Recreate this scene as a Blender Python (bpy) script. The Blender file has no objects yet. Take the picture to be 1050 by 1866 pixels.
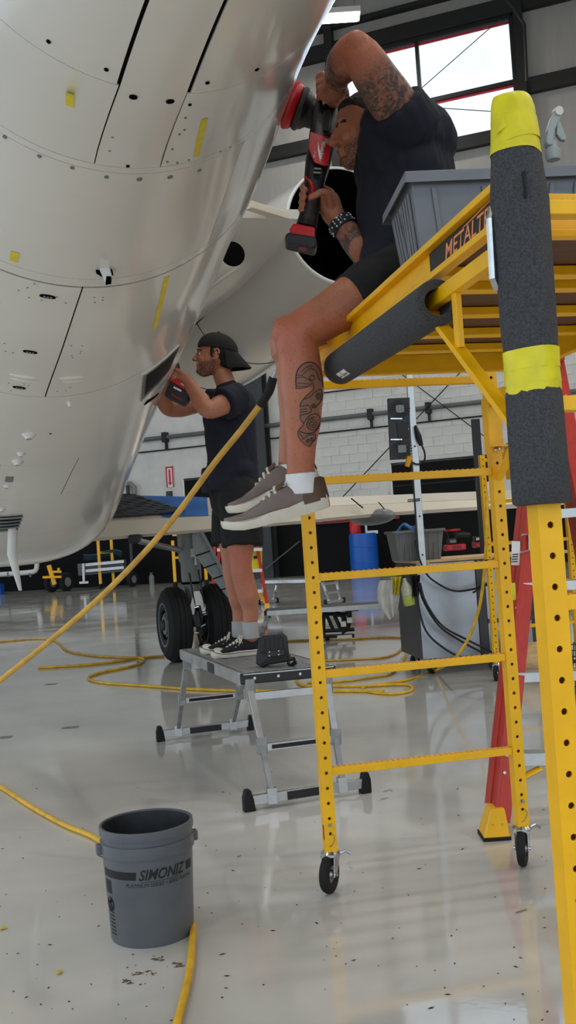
import bpy, bmesh, math, random
from mathutils import Vector, Matrix, Quaternion
from mathutils.bvhtree import BVHTree
random.seed(7)
PI = math.pi
SC = bpy.context.scene
COL = SC.collection
V = Vector

# ---------------------------------------------------------------- camera
CH = 1.19                      # camera height above the hangar floor
FPX = 1814.74                  # focal length in pixels of the 1050 x 1866 frame
PITCH, ROLL = 0.0288, -0.0666
_cp, _sp, _c, _s = math.cos(PITCH), math.sin(PITCH), math.cos(ROLL), math.sin(ROLL)
_u0, FWD = V((0, -_sp, _cp)), V((0, _cp, _sp))
RGT = _c * V((1, 0, 0)) + _s * _u0
UPV = -_s * V((1, 0, 0)) + _c * _u0
CAM = V((0, 0, CH))
cd = bpy.data.cameras.new('camera')
cam = bpy.data.objects.new('camera', cd); COL.objects.link(cam)
cd.sensor_fit = 'VERTICAL'; cd.sensor_height = 36.0; cd.lens = FPX / 1866 * 36.0
cd.clip_start = 0.05; cd.clip_end = 300
cam.matrix_world = Matrix(((RGT.x, UPV.x, -FWD.x, 0), (RGT.y, UPV.y, -FWD.y, 0), (RGT.z, UPV.z, -FWD.z, CH), (0, 0, 0, 1)))
SC.camera = cam

# ---------------------------------------------------------------- daylight and exposure
SC.view_settings.view_transform = 'Standard'
SC.view_settings.look = 'None'
SC.view_settings.gamma = 1.0
SC.view_settings.use_curve_mapping = False
SC.view_settings.exposure = 0.38
W = bpy.data.worlds.new('overcast_sky'); SC.world = W; W.use_nodes = True
wn, wl = W.node_tree.nodes, W.node_tree.links
for n_ in list(wn): wn.remove(n_)
w_out = wn.new('ShaderNodeOutputWorld'); w_bg = wn.new('ShaderNodeBackground')
w_tc = wn.new('ShaderNodeTexCoord'); w_no = wn.new('ShaderNodeTexNoise'); w_mp = wn.new('ShaderNodeMapping')
w_rp = wn.new('ShaderNodeValToRGB')
w_mp.inputs['Scale'].default_value = (1.5, 1.5, 4.0)
w_no.inputs['Scale'].default_value = 2.2; w_no.inputs['Detail'].default_value = 6
w_rp.color_ramp.elements[0].position = 0.32; w_rp.color_ramp.elements[0].color = (0.50, 0.64, 0.80, 1)
w_rp.color_ramp.elements[1].position = 0.62; w_rp.color_ramp.elements[1].color = (0.72, 0.80, 0.86, 1)
wl.new(w_tc.outputs['Generated'], w_mp.inputs['Vector']); wl.new(w_mp.outputs['Vector'], w_no.inputs['Vector'])
wl.new(w_no.outputs['Fac'], w_rp.inputs['Fac']); wl.new(w_rp.outputs['Color'], w_bg.inputs['Color'])
wl.new(w_bg.outputs['Background'], w_out.inputs['Surface'])
w_bg.inputs['Strength'].default_value = 1.75
def area_light(name, loc, size, power, rot=(0, 0, 0), color=(1, 0.97, 0.92)):
    l = bpy.data.lights.new(name, 'AREA'); l.shape = 'RECTANGLE'; l.size, l.size_y = size
    l.energy = power; l.color = color
    o = bpy.data.objects.new(name, l); COL.objects.link(o); o.location = loc; o.rotation_euler = rot
    return o
# rows of unseen lamps added as fill; the last one is a real fixture (their housings are built with the roof)
LAMPS = [(x, y) for y in (-9.0, 0.0, 9.0) for x in (-20.0, -9.5, 1.5, 12.0, 22.0)] + [(-9.5, 18.5), (12.0, 18.5), (22.0, 18.5)] + [(2.45, 29.0)]
LAMP_Z = 16.55
for lx, ly in LAMPS:
    area_light('high_bay_and_fill_light', (lx, ly, LAMP_Z - 0.14), (1.2, 0.5), 200)

# ---------------------------------------------------------------- helpers: pixels of the photo to places
def ray(x, y):
    return RGT * ((x - 525) / FPX) + UPV * ((933 - y) / FPX) + FWD
def at(x, y, Y):                       # the point on that sight line at depth Y
    d = ray(x, y); return CAM + d * (Y / d.y)
def fl(x, y, z=0.0):                   # where that sight line meets the height z
    d = ray(x, y); return CAM + d * ((z - CH) / d.z)
def onplane(x, y, p0, n):
    d = ray(x, y); return CAM + d * ((p0 - CAM).dot(n) / d.dot(n))
def lerp(a, b, t): return a + (b - a) * t

# ---------------------------------------------------------------- helpers: objects
ORG = {}
def tag(o, label=None, cat=None, group=None, kind=None):
    if label: o['label'] = label
    if cat: o['category'] = cat
    if group: o['group'] = group
    if kind: o['kind'] = kind
    return o
def thing(name, label, cat, loc=(0, 0, 0), group=None, kind=None):
    o = bpy.data.objects.new(name, None); COL.objects.link(o)
    o.empty_display_size = 0.05
    o.location = loc; ORG[o.name] = V(loc)
    return tag(o, label, cat, group, kind)
def link(me, name, parent=None, label=None):
    o = bpy.data.objects.new(name, me); COL.objects.link(o)
    if parent is not None:
        o.parent = parent; ORG[o.name] = ORG[parent.name]
    else: ORG[o.name] = V((0, 0, 0))
    if label: o['label'] = label
    return o
def copy_tree(o, parent=None):
    c = o.copy(); COL.objects.link(c); c.parent = parent; ORG[c.name] = ORG.get(o.name, V((0, 0, 0)))
    for ch in list(o.children): copy_tree(ch, c)
    return c
def basis(w, up=V((0, 0, 1))):
    w = V(w).normalized()
    if abs(w.dot(up)) > 0.999: up = V((0, 1, 0)) if abs(w.y) < 0.9 else V((1, 0, 0))
    u = up.cross(w).normalized(); v = w.cross(u)
    return u, v, w
class MB:
    def __init__(s): s.v = []; s.f = []
    def add(s, vs, fs):
        k = len(s.v); s.v += [V(p) for p in vs]; s.f += [tuple(i + k for i in f) for f in fs]; return s
    def box(s, c, size, R=None):
        c = V(c); h = V(size) / 2; R = R or Matrix.Identity(3)
        vs = [c + R @ V((x * h.x, y * h.y, z * h.z)) for x in (-1, 1) for y in (-1, 1) for z in (-1, 1)]
        return s.add(vs, [(0, 1, 3, 2), (4, 6, 7, 5), (0, 4, 5, 1), (2, 3, 7, 6), (0, 2, 6, 4), (1, 5, 7, 3)])
    def bar(s, p, q, w, h, up=V((0, 0, 1))):            # rectangular bar from p to q, w across, h along up
        p, q = V(p), V(q); u, v, _ = basis(q - p, V(up))
        vs = [e + u * (a * w / 2) + v * (b * h / 2) for e in (p, q) for a, b in ((-1, -1), (1, -1), (1, 1), (-1, 1))]
        return s.add(vs, [(3, 2, 1, 0), (4, 5, 6, 7)] + [(i, (i + 1) % 4, 4 + (i + 1) % 4, 4 + i) for i in range(4)])
    def cyl(s, p, q, r, r2=None, n=16, caps=True):
        p, q = V(p), V(q); r2 = r if r2 is None else r2; u, v, _ = basis(q - p)
        vs = [e + (u * math.cos(2 * PI * i / n) + v * math.sin(2 * PI * i / n)) * rr for e, rr in ((p, r), (q, r2)) for i in range(n)]
        fs = [(i, (i + 1) % n, n + (i + 1) % n, n + i) for i in range(n)]
        if caps: fs += [tuple(range(n))[::-1], tuple(range(n, 2 * n))]
        return s.add(vs, fs)
    def tube(s, pts, r, n=8, caps=True, closed=False, flat=1.0):
        pts = [V(p) for p in pts]; m = len(pts)
        rr = r if isinstance(r, (list, tuple)) else [r] * m
        vs = []; u = None
        for i, p in enumerate(pts):
            a = pts[i - 1] if (i > 0 or closed) else p
            b = pts[(i + 1) % m] if (i < m - 1 or closed) else p
            w = (b - a).normalized()
            if u is None: u, v_, _ = basis(w)
            else: u = (u - w * u.dot(w)).normalized()
            v_ = w.cross(u)
            vs += [p + (u * math.cos(2 * PI * k / n) + v_ * (math.sin(2 * PI * k / n) * flat)) * rr[i] for k in range(n)]
        fs = []
        for i in range(m if closed else m - 1):
            j = (i + 1) % m
            fs += [(i * n + k, i * n + (k + 1) % n, j * n + (k + 1) % n, j * n + k) for k in range(n)]
        if caps and not closed: fs += [tuple(range(n))[::-1], tuple(range((m - 1) * n, m * n))]
        return s.add(vs, fs)
    def lathe(s, prof, c, axis=V((0, 0, 1)), n=32, closed=False, caps=True):   # prof: (radius, height along axis)
        c = V(c); u, v, w = basis(axis)
        vs = [c + w * h + (u * math.cos(2 * PI * i / n) + v * math.sin(2 * PI * i / n)) * r for r, h in prof for i in range(n)]
        m = len(prof); fs = []
        for j in range(m if closed else m - 1):
            k = (j + 1) % m
            fs += [(j * n + i, j * n + (i + 1) % n, k * n + (i + 1) % n, k * n + i) for i in range(n)]
        if not closed and caps:
            if prof[0][0] > 1e-4: fs.append(tuple(range(n))[::-1])
            if prof[-1][0] > 1e-4: fs.append(tuple(range((m - 1) * n, m * n)))
        return s.add(vs, fs)
    def prism(s, poly, o, u, v, w):                     # outline in u/v from o, pushed along w (a vector with length)
        o, u, v, w = V(o), V(u), V(v), V(w); n = len(poly)
        vs = [o + u * a + v * b for a, b in poly] + [o + u * a + v * b + w for a, b in poly]
        return s.add(vs, [tuple(range(n))[::-1], tuple(range(n, 2 * n))] + [(i, (i + 1) % n, n + (i + 1) % n, n + i) for i in range(n)])
    def ell(s, c, rad, R=None, nu=20, nv=12):
        c = V(c); R = R or Matrix.Identity(3); vs = [c + R @ V((0, 0, -rad[2]))]
        for j in range(1, nv):
            a = -PI / 2 + PI * j / nv
            for i in range(nu):
                b = 2 * PI * i / nu
                vs.append(c + R @ V((rad[0] * math.cos(a) * math.cos(b), rad[1] * math.cos(a) * math.sin(b), rad[2] * math.sin(a))))
        vs.append(c + R @ V((0, 0, rad[2]))); fs = []; L = len(vs) - 1
        for i in range(nu):
            k = (i + 1) % nu
            fs.append((0, 1 + k, 1 + i)); fs.append((L, L - nu + i, L - nu + k))
            for j in range(nv - 2): fs.append((1 + j * nu + i, 1 + j * nu + k, 1 + (j + 1) * nu + k, 1 + (j + 1) * nu + i))
        return s.add(vs, fs)
    def grid(s, fn, nu, nv, th=0.0):                    # surface fn(u,v) -> (point, normal); th gives it thickness inward
        P = [[fn(i / nu, j / nv) for j in range(nv + 1)] for i in range(nu + 1)]
        w = nv + 1
        vs = [p for row in P for p, _ in row]
        fs = [(i * w + j, (i + 1) * w + j, (i + 1) * w + j + 1, i * w + j + 1) for i in range(nu) for j in range(nv)]
        if th:
            k = len(vs); vs = vs + [p - n * th for row in P for p, n in row]
            fs += [tuple(k + q for q in f[::-1]) for f in fs]
            rim = [(i * w, (i + 1) * w) for i in range(nu)] + [((i + 1) * w + nv, i * w + nv) for i in range(nu)] + \
                  [(j + 1, j) for j in range(nv)] + [(nu * w + j, nu * w + j + 1) for j in range(nv)]
            fs += [(b, a, a + k, b + k) for a, b in rim]
        return s.add(vs, fs)
    def build(s, name, m, parent=None, label=None, smooth=None, bevel=0, kind=None):
        o0 = ORG[parent.name] if parent is not None else V((0, 0, 0))
        me = bpy.data.meshes.new(name)
        me.from_pydata([tuple(p - o0) for p in s.v], [], s.f)
        bm = bmesh.new(); bm.from_mesh(me); bmesh.ops.recalc_face_normals(bm, faces=bm.faces); bm.to_mesh(me); bm.free()
        if smooth:
            me.polygons.foreach_set('use_smooth', [True] * len(me.polygons)); me.set_sharp_from_angle(angle=math.radians(smooth))
        me.materials.append(m)
        o = link(me, name, parent, label)
        if bevel:
            b = o.modifiers.new('bevel', 'BEVEL'); b.width = bevel; b.segments = 2; b.limit_method = 'ANGLE'; b.angle_limit = math.radians(40)
        if kind: o['kind'] = kind
        return o
def solo(mb, name, m, label, cat, group=None, kind=None, **k):     # a thing that is one mesh, its origin at its base
    c = sum(mb.v, V((0, 0, 0))) / len(mb.v); c.z = min(p.z for p in mb.v)
    for i, p in enumerate(mb.v): mb.v[i] = p - c
    o = mb.build(name, m, None, **k); o.location = c; ORG[o.name] = c
    return tag(o, label, cat, group, kind)
def struct(mb, name, m, **k):
    o = mb.build(name, m, None, **k); o['kind'] = 'structure'; return o
def rotz(a): return Matrix.Rotation(a, 3, 'Z')
def frame3(x, y, z): return Matrix((x, y, z)).transposed()
def spline(pts, k=6):                                   # smooth curve through points
    pts = [V(p) for p in pts]; out = []
    for i in range(len(pts) - 1):
        p0 = pts[max(i - 1, 0)]; p1 = pts[i]; p2 = pts[i + 1]; p3 = pts[min(i + 2, len(pts) - 1)]
        for j in range(k):
            t = j / k
            out.append(0.5 * ((2 * p1) + (p2 - p0) * t + (2 * p0 - 5 * p1 + 4 * p2 - p3) * t * t + (3 * p1 - p0 - 3 * p2 + p3) * t ** 3))
    out.append(pts[-1]); return out
def lettering(text, o, u, v, size, m, parent, name='lettering', thick=0.0004, fit=None, slant=0.0, wrap=None, bold=0.0):
    """flat letters starting at o, reading along u, standing along v; size is the letter height; fit is the total width"""
    cu = bpy.data.curves.new('letters', 'FONT'); cu.body = text; cu.size = 1.0; cu.offset = bold
    cu.resolution_u = 3; cu.shear = slant
    ob = bpy.data.objects.new('letters', cu); COL.objects.link(ob)
    dg = bpy.context.evaluated_depsgraph_get(); me = bpy.data.meshes.new_from_object(ob.evaluated_get(dg))
    bpy.data.objects.remove(ob)
    xs = [q.co.x for q in me.vertices] or [0, 1]; x0, x1 = min(xs), max(xs)
    ky = size / 0.70; kx = ky if fit is None else fit / max(x1 - x0, 1e-6)
    u = V(u).normalized(); v = V(v).normalized(); w = u.cross(v); o = V(o)
    bm = bmesh.new(); bm.from_mesh(me); bpy.data.meshes.remove(me)
    for q in bm.verts:
        a, b = (q.co.x - x0) * kx, q.co.y * ky
        q.co = wrap(a, b) if wrap else o + u * a + v * b + w * thick
    org = ORG[parent.name] if parent is not None else V((0, 0, 0))
    for q in bm.verts: q.co -= org
    me2 = bpy.data.meshes.new(name); bm.to_mesh(me2); bm.free(); me2.materials.append(m)
    return link(me2, name, parent)

# ---------------------------------------------------------------- materials
def lin(c): return tuple(((x / 255) / 12.92 if x / 255 <= 0.04045 else ((x / 255 + 0.055) / 1.055) ** 2.4) for x in c)
MAT = {}
def mat(name, col, rough=0.5, metal=0.0, var=0.0, scale=8.0, bump=0.0, bscale=60.0, col2=None, stretch=None, spec=None, coat=0.0, thr=None, transm=0.0, emit=0.0, rvar=0.0):
    m = bpy.data.materials.new(name); m.use_nodes = True; nt = m.node_tree; N, L = nt.nodes, nt.links
    b = N['Principled BSDF']; c = lin(col)
    b.inputs['Base Color'].default_value = (*c, 1); b.inputs['Roughness'].default_value = rough; b.inputs['Metallic'].default_value = metal
    if spec is not None: b.inputs['Specular IOR Level'].default_value = spec
    if coat: b.inputs['Coat Weight'].default_value = coat; b.inputs['Coat Roughness'].default_value = 0.08
    if transm: b.inputs['Transmission Weight'].default_value = transm
    if emit: b.inputs['Emission Color'].default_value = (*c, 1); b.inputs['Emission Strength'].default_value = emit
    if var or bump or col2:
        tc = N.new('ShaderNodeTexCoord'); mp = N.new('ShaderNodeMapping'); L.new(tc.outputs['Object'], mp.inputs['Vector'])
        if stretch: mp.inputs['Scale'].default_value = stretch
        no = N.new('ShaderNodeTexNoise'); no.inputs['Scale'].default_value = scale; no.inputs['Detail'].default_value = 5; L.new(mp.outputs['Vector'], no.inputs['Vector'])
        if var or col2:
            rp = N.new('ShaderNodeValToRGB'); e = rp.color_ramp.elements
            lo, hi = thr or (0.35, 0.65)
            e[0].position, e[1].position = lo, hi
            if col2: e[0].color = (*c, 1); e[1].color = (*lin(col2), 1)
            else: e[0].color = (*[x * (1 - var) for x in c], 1); e[1].color = (*[min(1, x * (1 + var)) for x in c], 1)
            L.new(no.outputs['Fac'], rp.inputs['Fac']); L.new(rp.outputs['Color'], b.inputs['Base Color'])
        if rvar:
            mr = N.new('ShaderNodeMapRange'); mr.inputs['To Min'].default_value = max(0, rough - rvar); mr.inputs['To Max'].default_value = rough + rvar
            L.new(no.outputs['Fac'], mr.inputs['Value']); L.new(mr.outputs['Result'], b.inputs['Roughness'])
        if bump:
            n2 = N.new('ShaderNodeTexNoise'); n2.inputs['Scale'].default_value = bscale; n2.inputs['Detail'].default_value = 3; L.new(mp.outputs['Vector'], n2.inputs['Vector'])
            bp = N.new('ShaderNodeBump'); bp.inputs['Strength'].default_value = bump; bp.inputs['Distance'].default_value = 0.01
            L.new(n2.outputs['Fac'], bp.inputs['Height']); L.new(bp.outputs['Normal'], b.inputs['Normal'])
    MAT[name] = m
    return m
mat('yellow_paint', (250, 188, 2), 0.38, var=0.06, scale=9, bump=0.03, bscale=120, rvar=0.08)
mat('yellow_wear', (232, 165, 10), 0.5, var=0.12, scale=30)
mat('black', (9, 9, 10), 0.5)
mat('black_rubber', (13, 13, 14), 0.75, var=0.2, scale=40)
mat('black_plastic', (15, 15, 16), 0.42, var=0.12, scale=30, bump=0.05, bscale=300)
mat('chrome', (190, 192, 192), 0.22, 1.0, var=0.1, scale=40)
mat('steel', (150, 152, 154), 0.35, 1.0, var=0.15, scale=30)
mat('aluminium', (186, 188, 188), 0.38, 0.85, var=0.10, scale=14, bump=0.04, bscale=150, rvar=0.1)
mat('aluminium_worn', (150, 152, 152), 0.48, 0.6, var=0.16, scale=18, bump=0.08, bscale=140)
mat('foam', (66, 67, 70), 0.95, var=0.32, scale=260, bump=0.35, bscale=330)
mat('yellow_tape', (226, 214, 28), 0.45, var=0.10, scale=22, bump=0.10, bscale=60)
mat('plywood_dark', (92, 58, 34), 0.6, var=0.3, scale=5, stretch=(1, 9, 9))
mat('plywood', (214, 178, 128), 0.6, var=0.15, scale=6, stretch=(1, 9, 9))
mat('white_plastic', (226, 226, 222), 0.4)
mat('white_print', (236, 236, 234), 0.5)
mat('black_print', (16, 16, 17), 0.55)
mat('red_plastic', (196, 18, 30), 0.35, var=0.05, scale=20)
mat('red_dark', (120, 20, 26), 0.5)
mat('red_fibreglass', (188, 44, 26), 0.42, var=0.10, scale=12, stretch=(6, 6, 1))
mat('hose_yellow', (226, 178, 34), 0.42, var=0.16, scale=14)
mat('hose_worn', (206, 160, 66), 0.5, var=0.18, scale=16)
mat('cable_black', (10, 10, 11), 0.5)
mat('grey_paint', (122, 126, 126), 0.4, var=0.08, scale=10)
mat('blue_drum', (14, 92, 190), 0.38, var=0.06, scale=6)
# ================================================================ the hangar
WD = V((1, -0.384, 0)).normalized(); WN = V((WD.y, -WD.x, 0)); W0 = V((0, 33.0, 0))   # far wall: along, towards us
UZ = V((0, 0, 1))
def wpt(u, z, out=0.0): return W0 + WD * u + UZ * z + WN * out
def wu(x, y):
    p = onplane(x, y, W0, WN); return (p - W0).dot(WD), p.z
WALL_TOP = 19.5
# floor: glossy grey epoxy with faint orange-peel, smears and scuffs
m = mat('epoxy_floor', (196, 195, 191), 0.10, var=0.10, scale=0.9)
nt = m.node_tree; N, L = nt.nodes, nt.links; b = N['Principled BSDF']
b.inputs['Specular IOR Level'].default_value = 0.95
tc = N.new('ShaderNodeTexCoord')
n1 = N.new('ShaderNodeTexNoise'); n1.inputs['Scale'].default_value = 46; n1.inputs['Detail'].default_value = 2; L.new(tc.outputs['Object'], n1.inputs['Vector'])
n3 = N.new('ShaderNodeTexNoise'); n3.inputs['Scale'].default_value = 1.3; n3.inputs['Detail'].default_value = 4; L.new(tc.outputs['Object'], n3.inputs['Vector'])
bp = N.new('ShaderNodeBump'); bp.inputs['Strength'].default_value = 0.022; bp.inputs['Distance'].default_value = 0.004; L.new(n1.outputs['Fac'], bp.inputs['Height']); L.new(bp.outputs['Normal'], b.inputs['Normal'])
mr = N.new('ShaderNodeMapRange'); mr.inputs['From Min'].default_value = 0.3; mr.inputs['From Max'].default_value = 0.7; mr.inputs['To Min'].default_value = 0.03; mr.inputs['To Max'].default_value = 0.12
L.new(n3.outputs['Fac'], mr.inputs['Value']); L.new(mr.outputs['Result'], b.inputs['Roughness'])
fb = MB().box((0, 0, -0.05), (130, 130, 0.1)); struct(fb, 'floor', m)
mat('cmu', (212, 212, 208), 0.8, var=0.05, scale=3, bump=0.05, bscale=40)
mat('mortar', (214, 214, 211), 0.85)
mat('wall_black', (7, 7, 8), 0.7, spec=0.2)
mat('vinyl', (158, 155, 151), 0.6, var=0.04, scale=2.2, stretch=(3, 3, 0.3), bump=0.5, bscale=3)
mat('girt', (24, 23, 23), 0.6, var=0.1, scale=4)
mat('dark_steel', (46, 50, 52), 0.5, var=0.1, scale=2)
mat('conduit', (92, 95, 97), 0.5)
mat('ceiling_white', (196, 194, 190), 0.7)
mat('red_trim', (196, 40, 60), 0.5)
# windows in the far wall (u0,u1,z0,z1)
def uz(px, py): return wu(px, py)
wl_, wr_ = wu(620, 215)[0], wu(938, 120)[0]
wz0, wz1 = 0.5 * (wu(622, 315)[1] + wu(938, 230)[1]), 0.5 * (wu(622, 111)[1] + wu(938, 27)[1])
w2l, w2r = onplane(352, 1790, W0, WN), onplane(418, 1790, W0, WN)
w2l, w2r = (w2l - W0).dot(WD), (w2r - W0).dot(WD)
WIN = [(wl_, wr_, wz0 - .12, wz1), (w2l - 3.6, w2r, wz0 - .35, wz1), (wr_ + 5.0, wr_ + 10.6, wz0, wz1)]
U0, U1 = -38.0, 34.0
ZB = wu(640, 948)[1]                   # top of the black lower band
ZC = wu(640, 560)[1]                   # top of the block work
def wall_piece(mb, u0, u1, z0, z1, holes=(), out=0.0, th=0.3):
    us = sorted({u0, u1, *[h[0] for h in holes], *[h[1] for h in holes]}); zs = sorted({z0, z1, *[h[2] for h in holes], *[h[3] for h in holes]})
    for i in range(len(us) - 1):
        for j in range(len(zs) - 1):
            cu, cz = (us[i] + us[i + 1]) / 2, (zs[j] + zs[j + 1]) / 2
            if any(h[0] < cu < h[1] and h[2] < cz < h[3] for h in holes): continue
            mb.box(wpt(cu, cz, out - th / 2), (us[i + 1] - us[i], th, zs[j + 1] - zs[j]), frame3(WD, -WN, UZ))
mb = MB(); wall_piece(mb, U0, U1, ZB, ZC); wall_far = struct(mb, 'wall_far', MAT['cmu'])
mb = MB(); wall_piece(mb, U0, U1, 0, ZB, out=0.01); link_ = mb.build('black_dado', MAT['wall_black'], wall_far)
mb = MB(); wall_piece(mb, U0, U1, ZC, WALL_TOP, WIN); mb.build('insulation_panel', MAT['vinyl'], wall_far)
# concrete blocks, each its own piece, in the stretch of wall that is seen clearly
bw, bh, bg = 0.62, 0.29, 0.014
bme = MB().box((0, 0, 0), (bw - bg, 0.024, bh - bg)).build('block', MAT['cmu'], None)
bmesh_data = bme.data; bpy.data.objects.remove(bme)
ub0, ub1 = wu(585, 800)[0], wu(1060, 750)[0]; zb0, zb1 = ZB + 0.1, wu(700, 650)[1]
Rw = frame3(WD, -WN, UZ).to_euler()
door_rect = (wu(715, 848)[0], wu(890, 850)[0], 0.0, wu(715, 848)[1])
r_ = 0; z = zb0 + bh / 2; cnt = 0
while z < zb1 and cnt < 296:
    u = ub0 + (bw / 2 if r_ % 2 else 0)
    while u < ub1 and cnt < 296:
        if not (door_rect[0] - 0.2 < u < door_rect[1] + 0.25 and z < door_rect[3] + 0.1):
            o = bpy.data.objects.new('block', bmesh_data); COL.objects.link(o); o.parent = wall_far
            o.location = wpt(u, z, 0.004 + random.uniform(0, 0.003)); o.rotation_euler = Rw; cnt += 1
        u += bw
    z += bh; r_ += 1
# windows: frame, mullions, panes, red flashing
mat('glass', (224, 229, 232), 0.02, transm=1.0, spec=0.3)
MAT['glass'].node_tree.nodes['Principled BSDF'].inputs['IOR'].default_value = 1.05
for k, (u0, u1, z0, z1) in enumerate(WIN):
    mb = MB(); t = 0.14
    for a, b_ in ((( u0, z0), (u1, z0)), ((u0, z1), (u1, z1)), ((u0, z0), (u0, z1)), ((u1, z0), (u1, z1))):
        mb.bar(wpt(a[0], a[1], 0.03), wpt(b_[0], b_[1], 0.03), 0.18, t, up=WN.cross(V(wpt(*b_) - wpt(*a))).normalized())
    wo = struct(mb, 'window_%d' % (k + 1), MAT['girt'])
    um = u0 + (u1 - u0) * 0.475; zm = z0 + (z1 - z0) * 0.45
    MB().bar(wpt(u0, zm, 0.0), wpt(u1, zm, 0.0), 0.14, 0.13).build('mullion', MAT['girt'], wo)
    MB().bar(wpt(um, zm, 0.0), wpt(um, z1, 0.0), 0.14, 0.11, up=WD).build('mullion', MAT['girt'], wo)
    for zz in (zm - 0.10, z1 - 0.13):
        MB().bar(wpt(u0, zz, -0.02), wpt(u1, zz, -0.02), 0.05, 0.07).build('flashing', MAT['red_trim'], wo)
    for (a0, a1, c0, c1) in ((u0, um, zm, z1), (um, u1, zm, z1), (u0, u1, z0, zm)):
        MB().box(wpt((a0 + a1) / 2, (c0 + c1) / 2, -0.12), (a1 - a0, 0.006, c1 - c0), frame3(WD, -WN, UZ)).build('pane', MAT['glass'], wo)
    for (p, q) in (((u0, z0 + 0.3), (u1 - 0.3, z1 - 0.1)), ((u0 + 0.2, zm + 0.5), (u1 - 0.1, z0 + 0.6))):
        MB().cyl(wpt(p[0], p[1], 0.25), wpt(q[0], q[1], 0.25), 0.014, n=6).build('brace_rod', MAT['girt'], wo)
# steel girts and columns on the upper wall
def girt(zc, h, u0=U0, u1=U1, out=0.10, n=1):
    return struct(MB().bar(wpt(u0, zc, out), wpt(u1, zc, out), 0.22, h), 'trim_%d' % n, MAT['girt'])
zA = 0.5 * (wu(736, 57)[1] + wu(585, 106)[1])
girt(zA, 0.5, n=1)
girt(wu(680, 33)[1], 0.16, n=2)
girt(wu(527, 277)[1], 0.42, U0, wl_ - 0.1, n=3)
girt(wu(735, 286)[1], 0.40, wl_ - 0.1, wr_ + 0.2, n=4)
girt(wu(1000, 152)[1], 0.46, wr_ + 0.2, U1, n=5)
girt(wu(640, 30)[1] + 1.2, 0.5, n=6)
for k, uu in enumerate((wr_ + 0.22, wl_ - 0.16, w2r + 0.3, -16.0, 19.0)):
    struct(MB().bar(wpt(uu, ZC, 0.14), wpt(uu, WALL_TOP, 0.14), 0.30, 0.26, up=WD), 'trim_%d' % (7 + k), MAT['girt'])
# big dark column behind the standing worker
c0, c1 = wu(455, 900)[0], wu(500, 900)[0]
mb = MB()
mb.box(wpt((c0 + c1) / 2, 6.0, 0.06), (c1 - c0, 0.10, 12.0), frame3(WD, -WN, UZ))
mb.box(wpt((c0 + c1) / 2, 6.0, 0.28), (0.06, 0.40, 12.0), frame3(WD, -WN, UZ))
mb.box(wpt((c0 + c1) / 2, 6.0, 0.50), (c1 - c0, 0.06, 12.0), frame3(WD, -WN, UZ))
struct(mb, 'trim_12', MAT['dark_steel'])
# black door in the block wall, and a small dark opening left of the worker
def wall_door(n, u0, u1, z1, split=True):
    d = struct(MB().box(wpt((u0 + u1) / 2, z1 / 2, 0.045), (u1 - u0, 0.05, z1), frame3(WD, -WN, UZ)), 'door_%d' % n, MAT['wall_black'])
    MB().bar(wpt(u0 - 0.04, ZB, 0.05), wpt(u0 - 0.04, z1 + 0.04, 0.05), 0.09, 0.05, up=WD).build('door_frame', MAT['white_plastic'], d)
    MB().bar(wpt(u0 - 0.04, z1 + 0.04, 0.05), wpt(u1, z1 + 0.04, 0.05), 0.06, 0.05).build('door_frame', MAT['girt'], d)
    if split:
        for zz in (z1 * 0.52, z1 * 0.80):
            MB().bar(wpt(u0, zz, 0.075), wpt(u1, zz, 0.075), 0.02, 0.03).build('door_rib', MAT['girt'], d)
    return d
wall_door(1, *door_rect[:2], door_rect[3])
wall_door(2, wu(338, 880)[0], wu(400, 880)[0], wu(338, 876)[1], False)
# conduits along the wall and crossed brace rods
zp = wu(595, 765)[1]
pc = thing('wall_conduit', 'thick grey conduit clamped along the block wall', 'conduit', wpt(0, zp, 0.12))
MB().cyl(wpt(-22, zp, 0.14), wpt(18, zp, 0.14), 0.075, n=10).build('pipe', MAT['conduit'], pc, smooth=40)
for px in (303, 679, 785):
    uu = wu(px, 780)[0]
    MB().box(wpt(uu, zp, 0.12), (0.16, 0.26, 0.34), frame3(WD, -WN, UZ)).box(wpt(uu, zp - 0.2, 0.07), (0.07, 0.1, 0.5), frame3(WD, -WN, UZ)).build('clamp', MAT['girt'], pc)
for zz, a, b_, lb in ((wu(583, 790)[1], -22, 18, 'thin dark cable line running below the thick wall conduit'), (wu(650, 709)[1], 0.5, wu(724, 700)[0], 'short thin dark cable line above the thick wall conduit')):
    solo(MB().cyl(wpt(a, zz, 0.06), wpt(b_, zz, 0.06), 0.026, n=6), 'wall_cable', MAT['girt'], lb, 'cable')
for (p, q, lb) in (((700, 657), (900, 807), 'thin brace rod sloping down to the right across the block wall'), ((866, 656), (628, 908), 'thin brace rod sloping down to the left across the block wall')):
    solo(MB().cyl(wpt(*wu(*p), 0.3), wpt(*wu(*q), 0.3), 0.018, n=6), 'brace_rod', MAT['girt'], lb, 'rod')
solo(MB().cyl(wpt(*wu(499, 1034), 0.7), wpt(*wu(560, 985), 0.7), 0.02, n=6), 'brace_rod', MAT['steel'], 'thin steel brace rod against the black lower wall beside the big column', 'rod')
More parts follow.
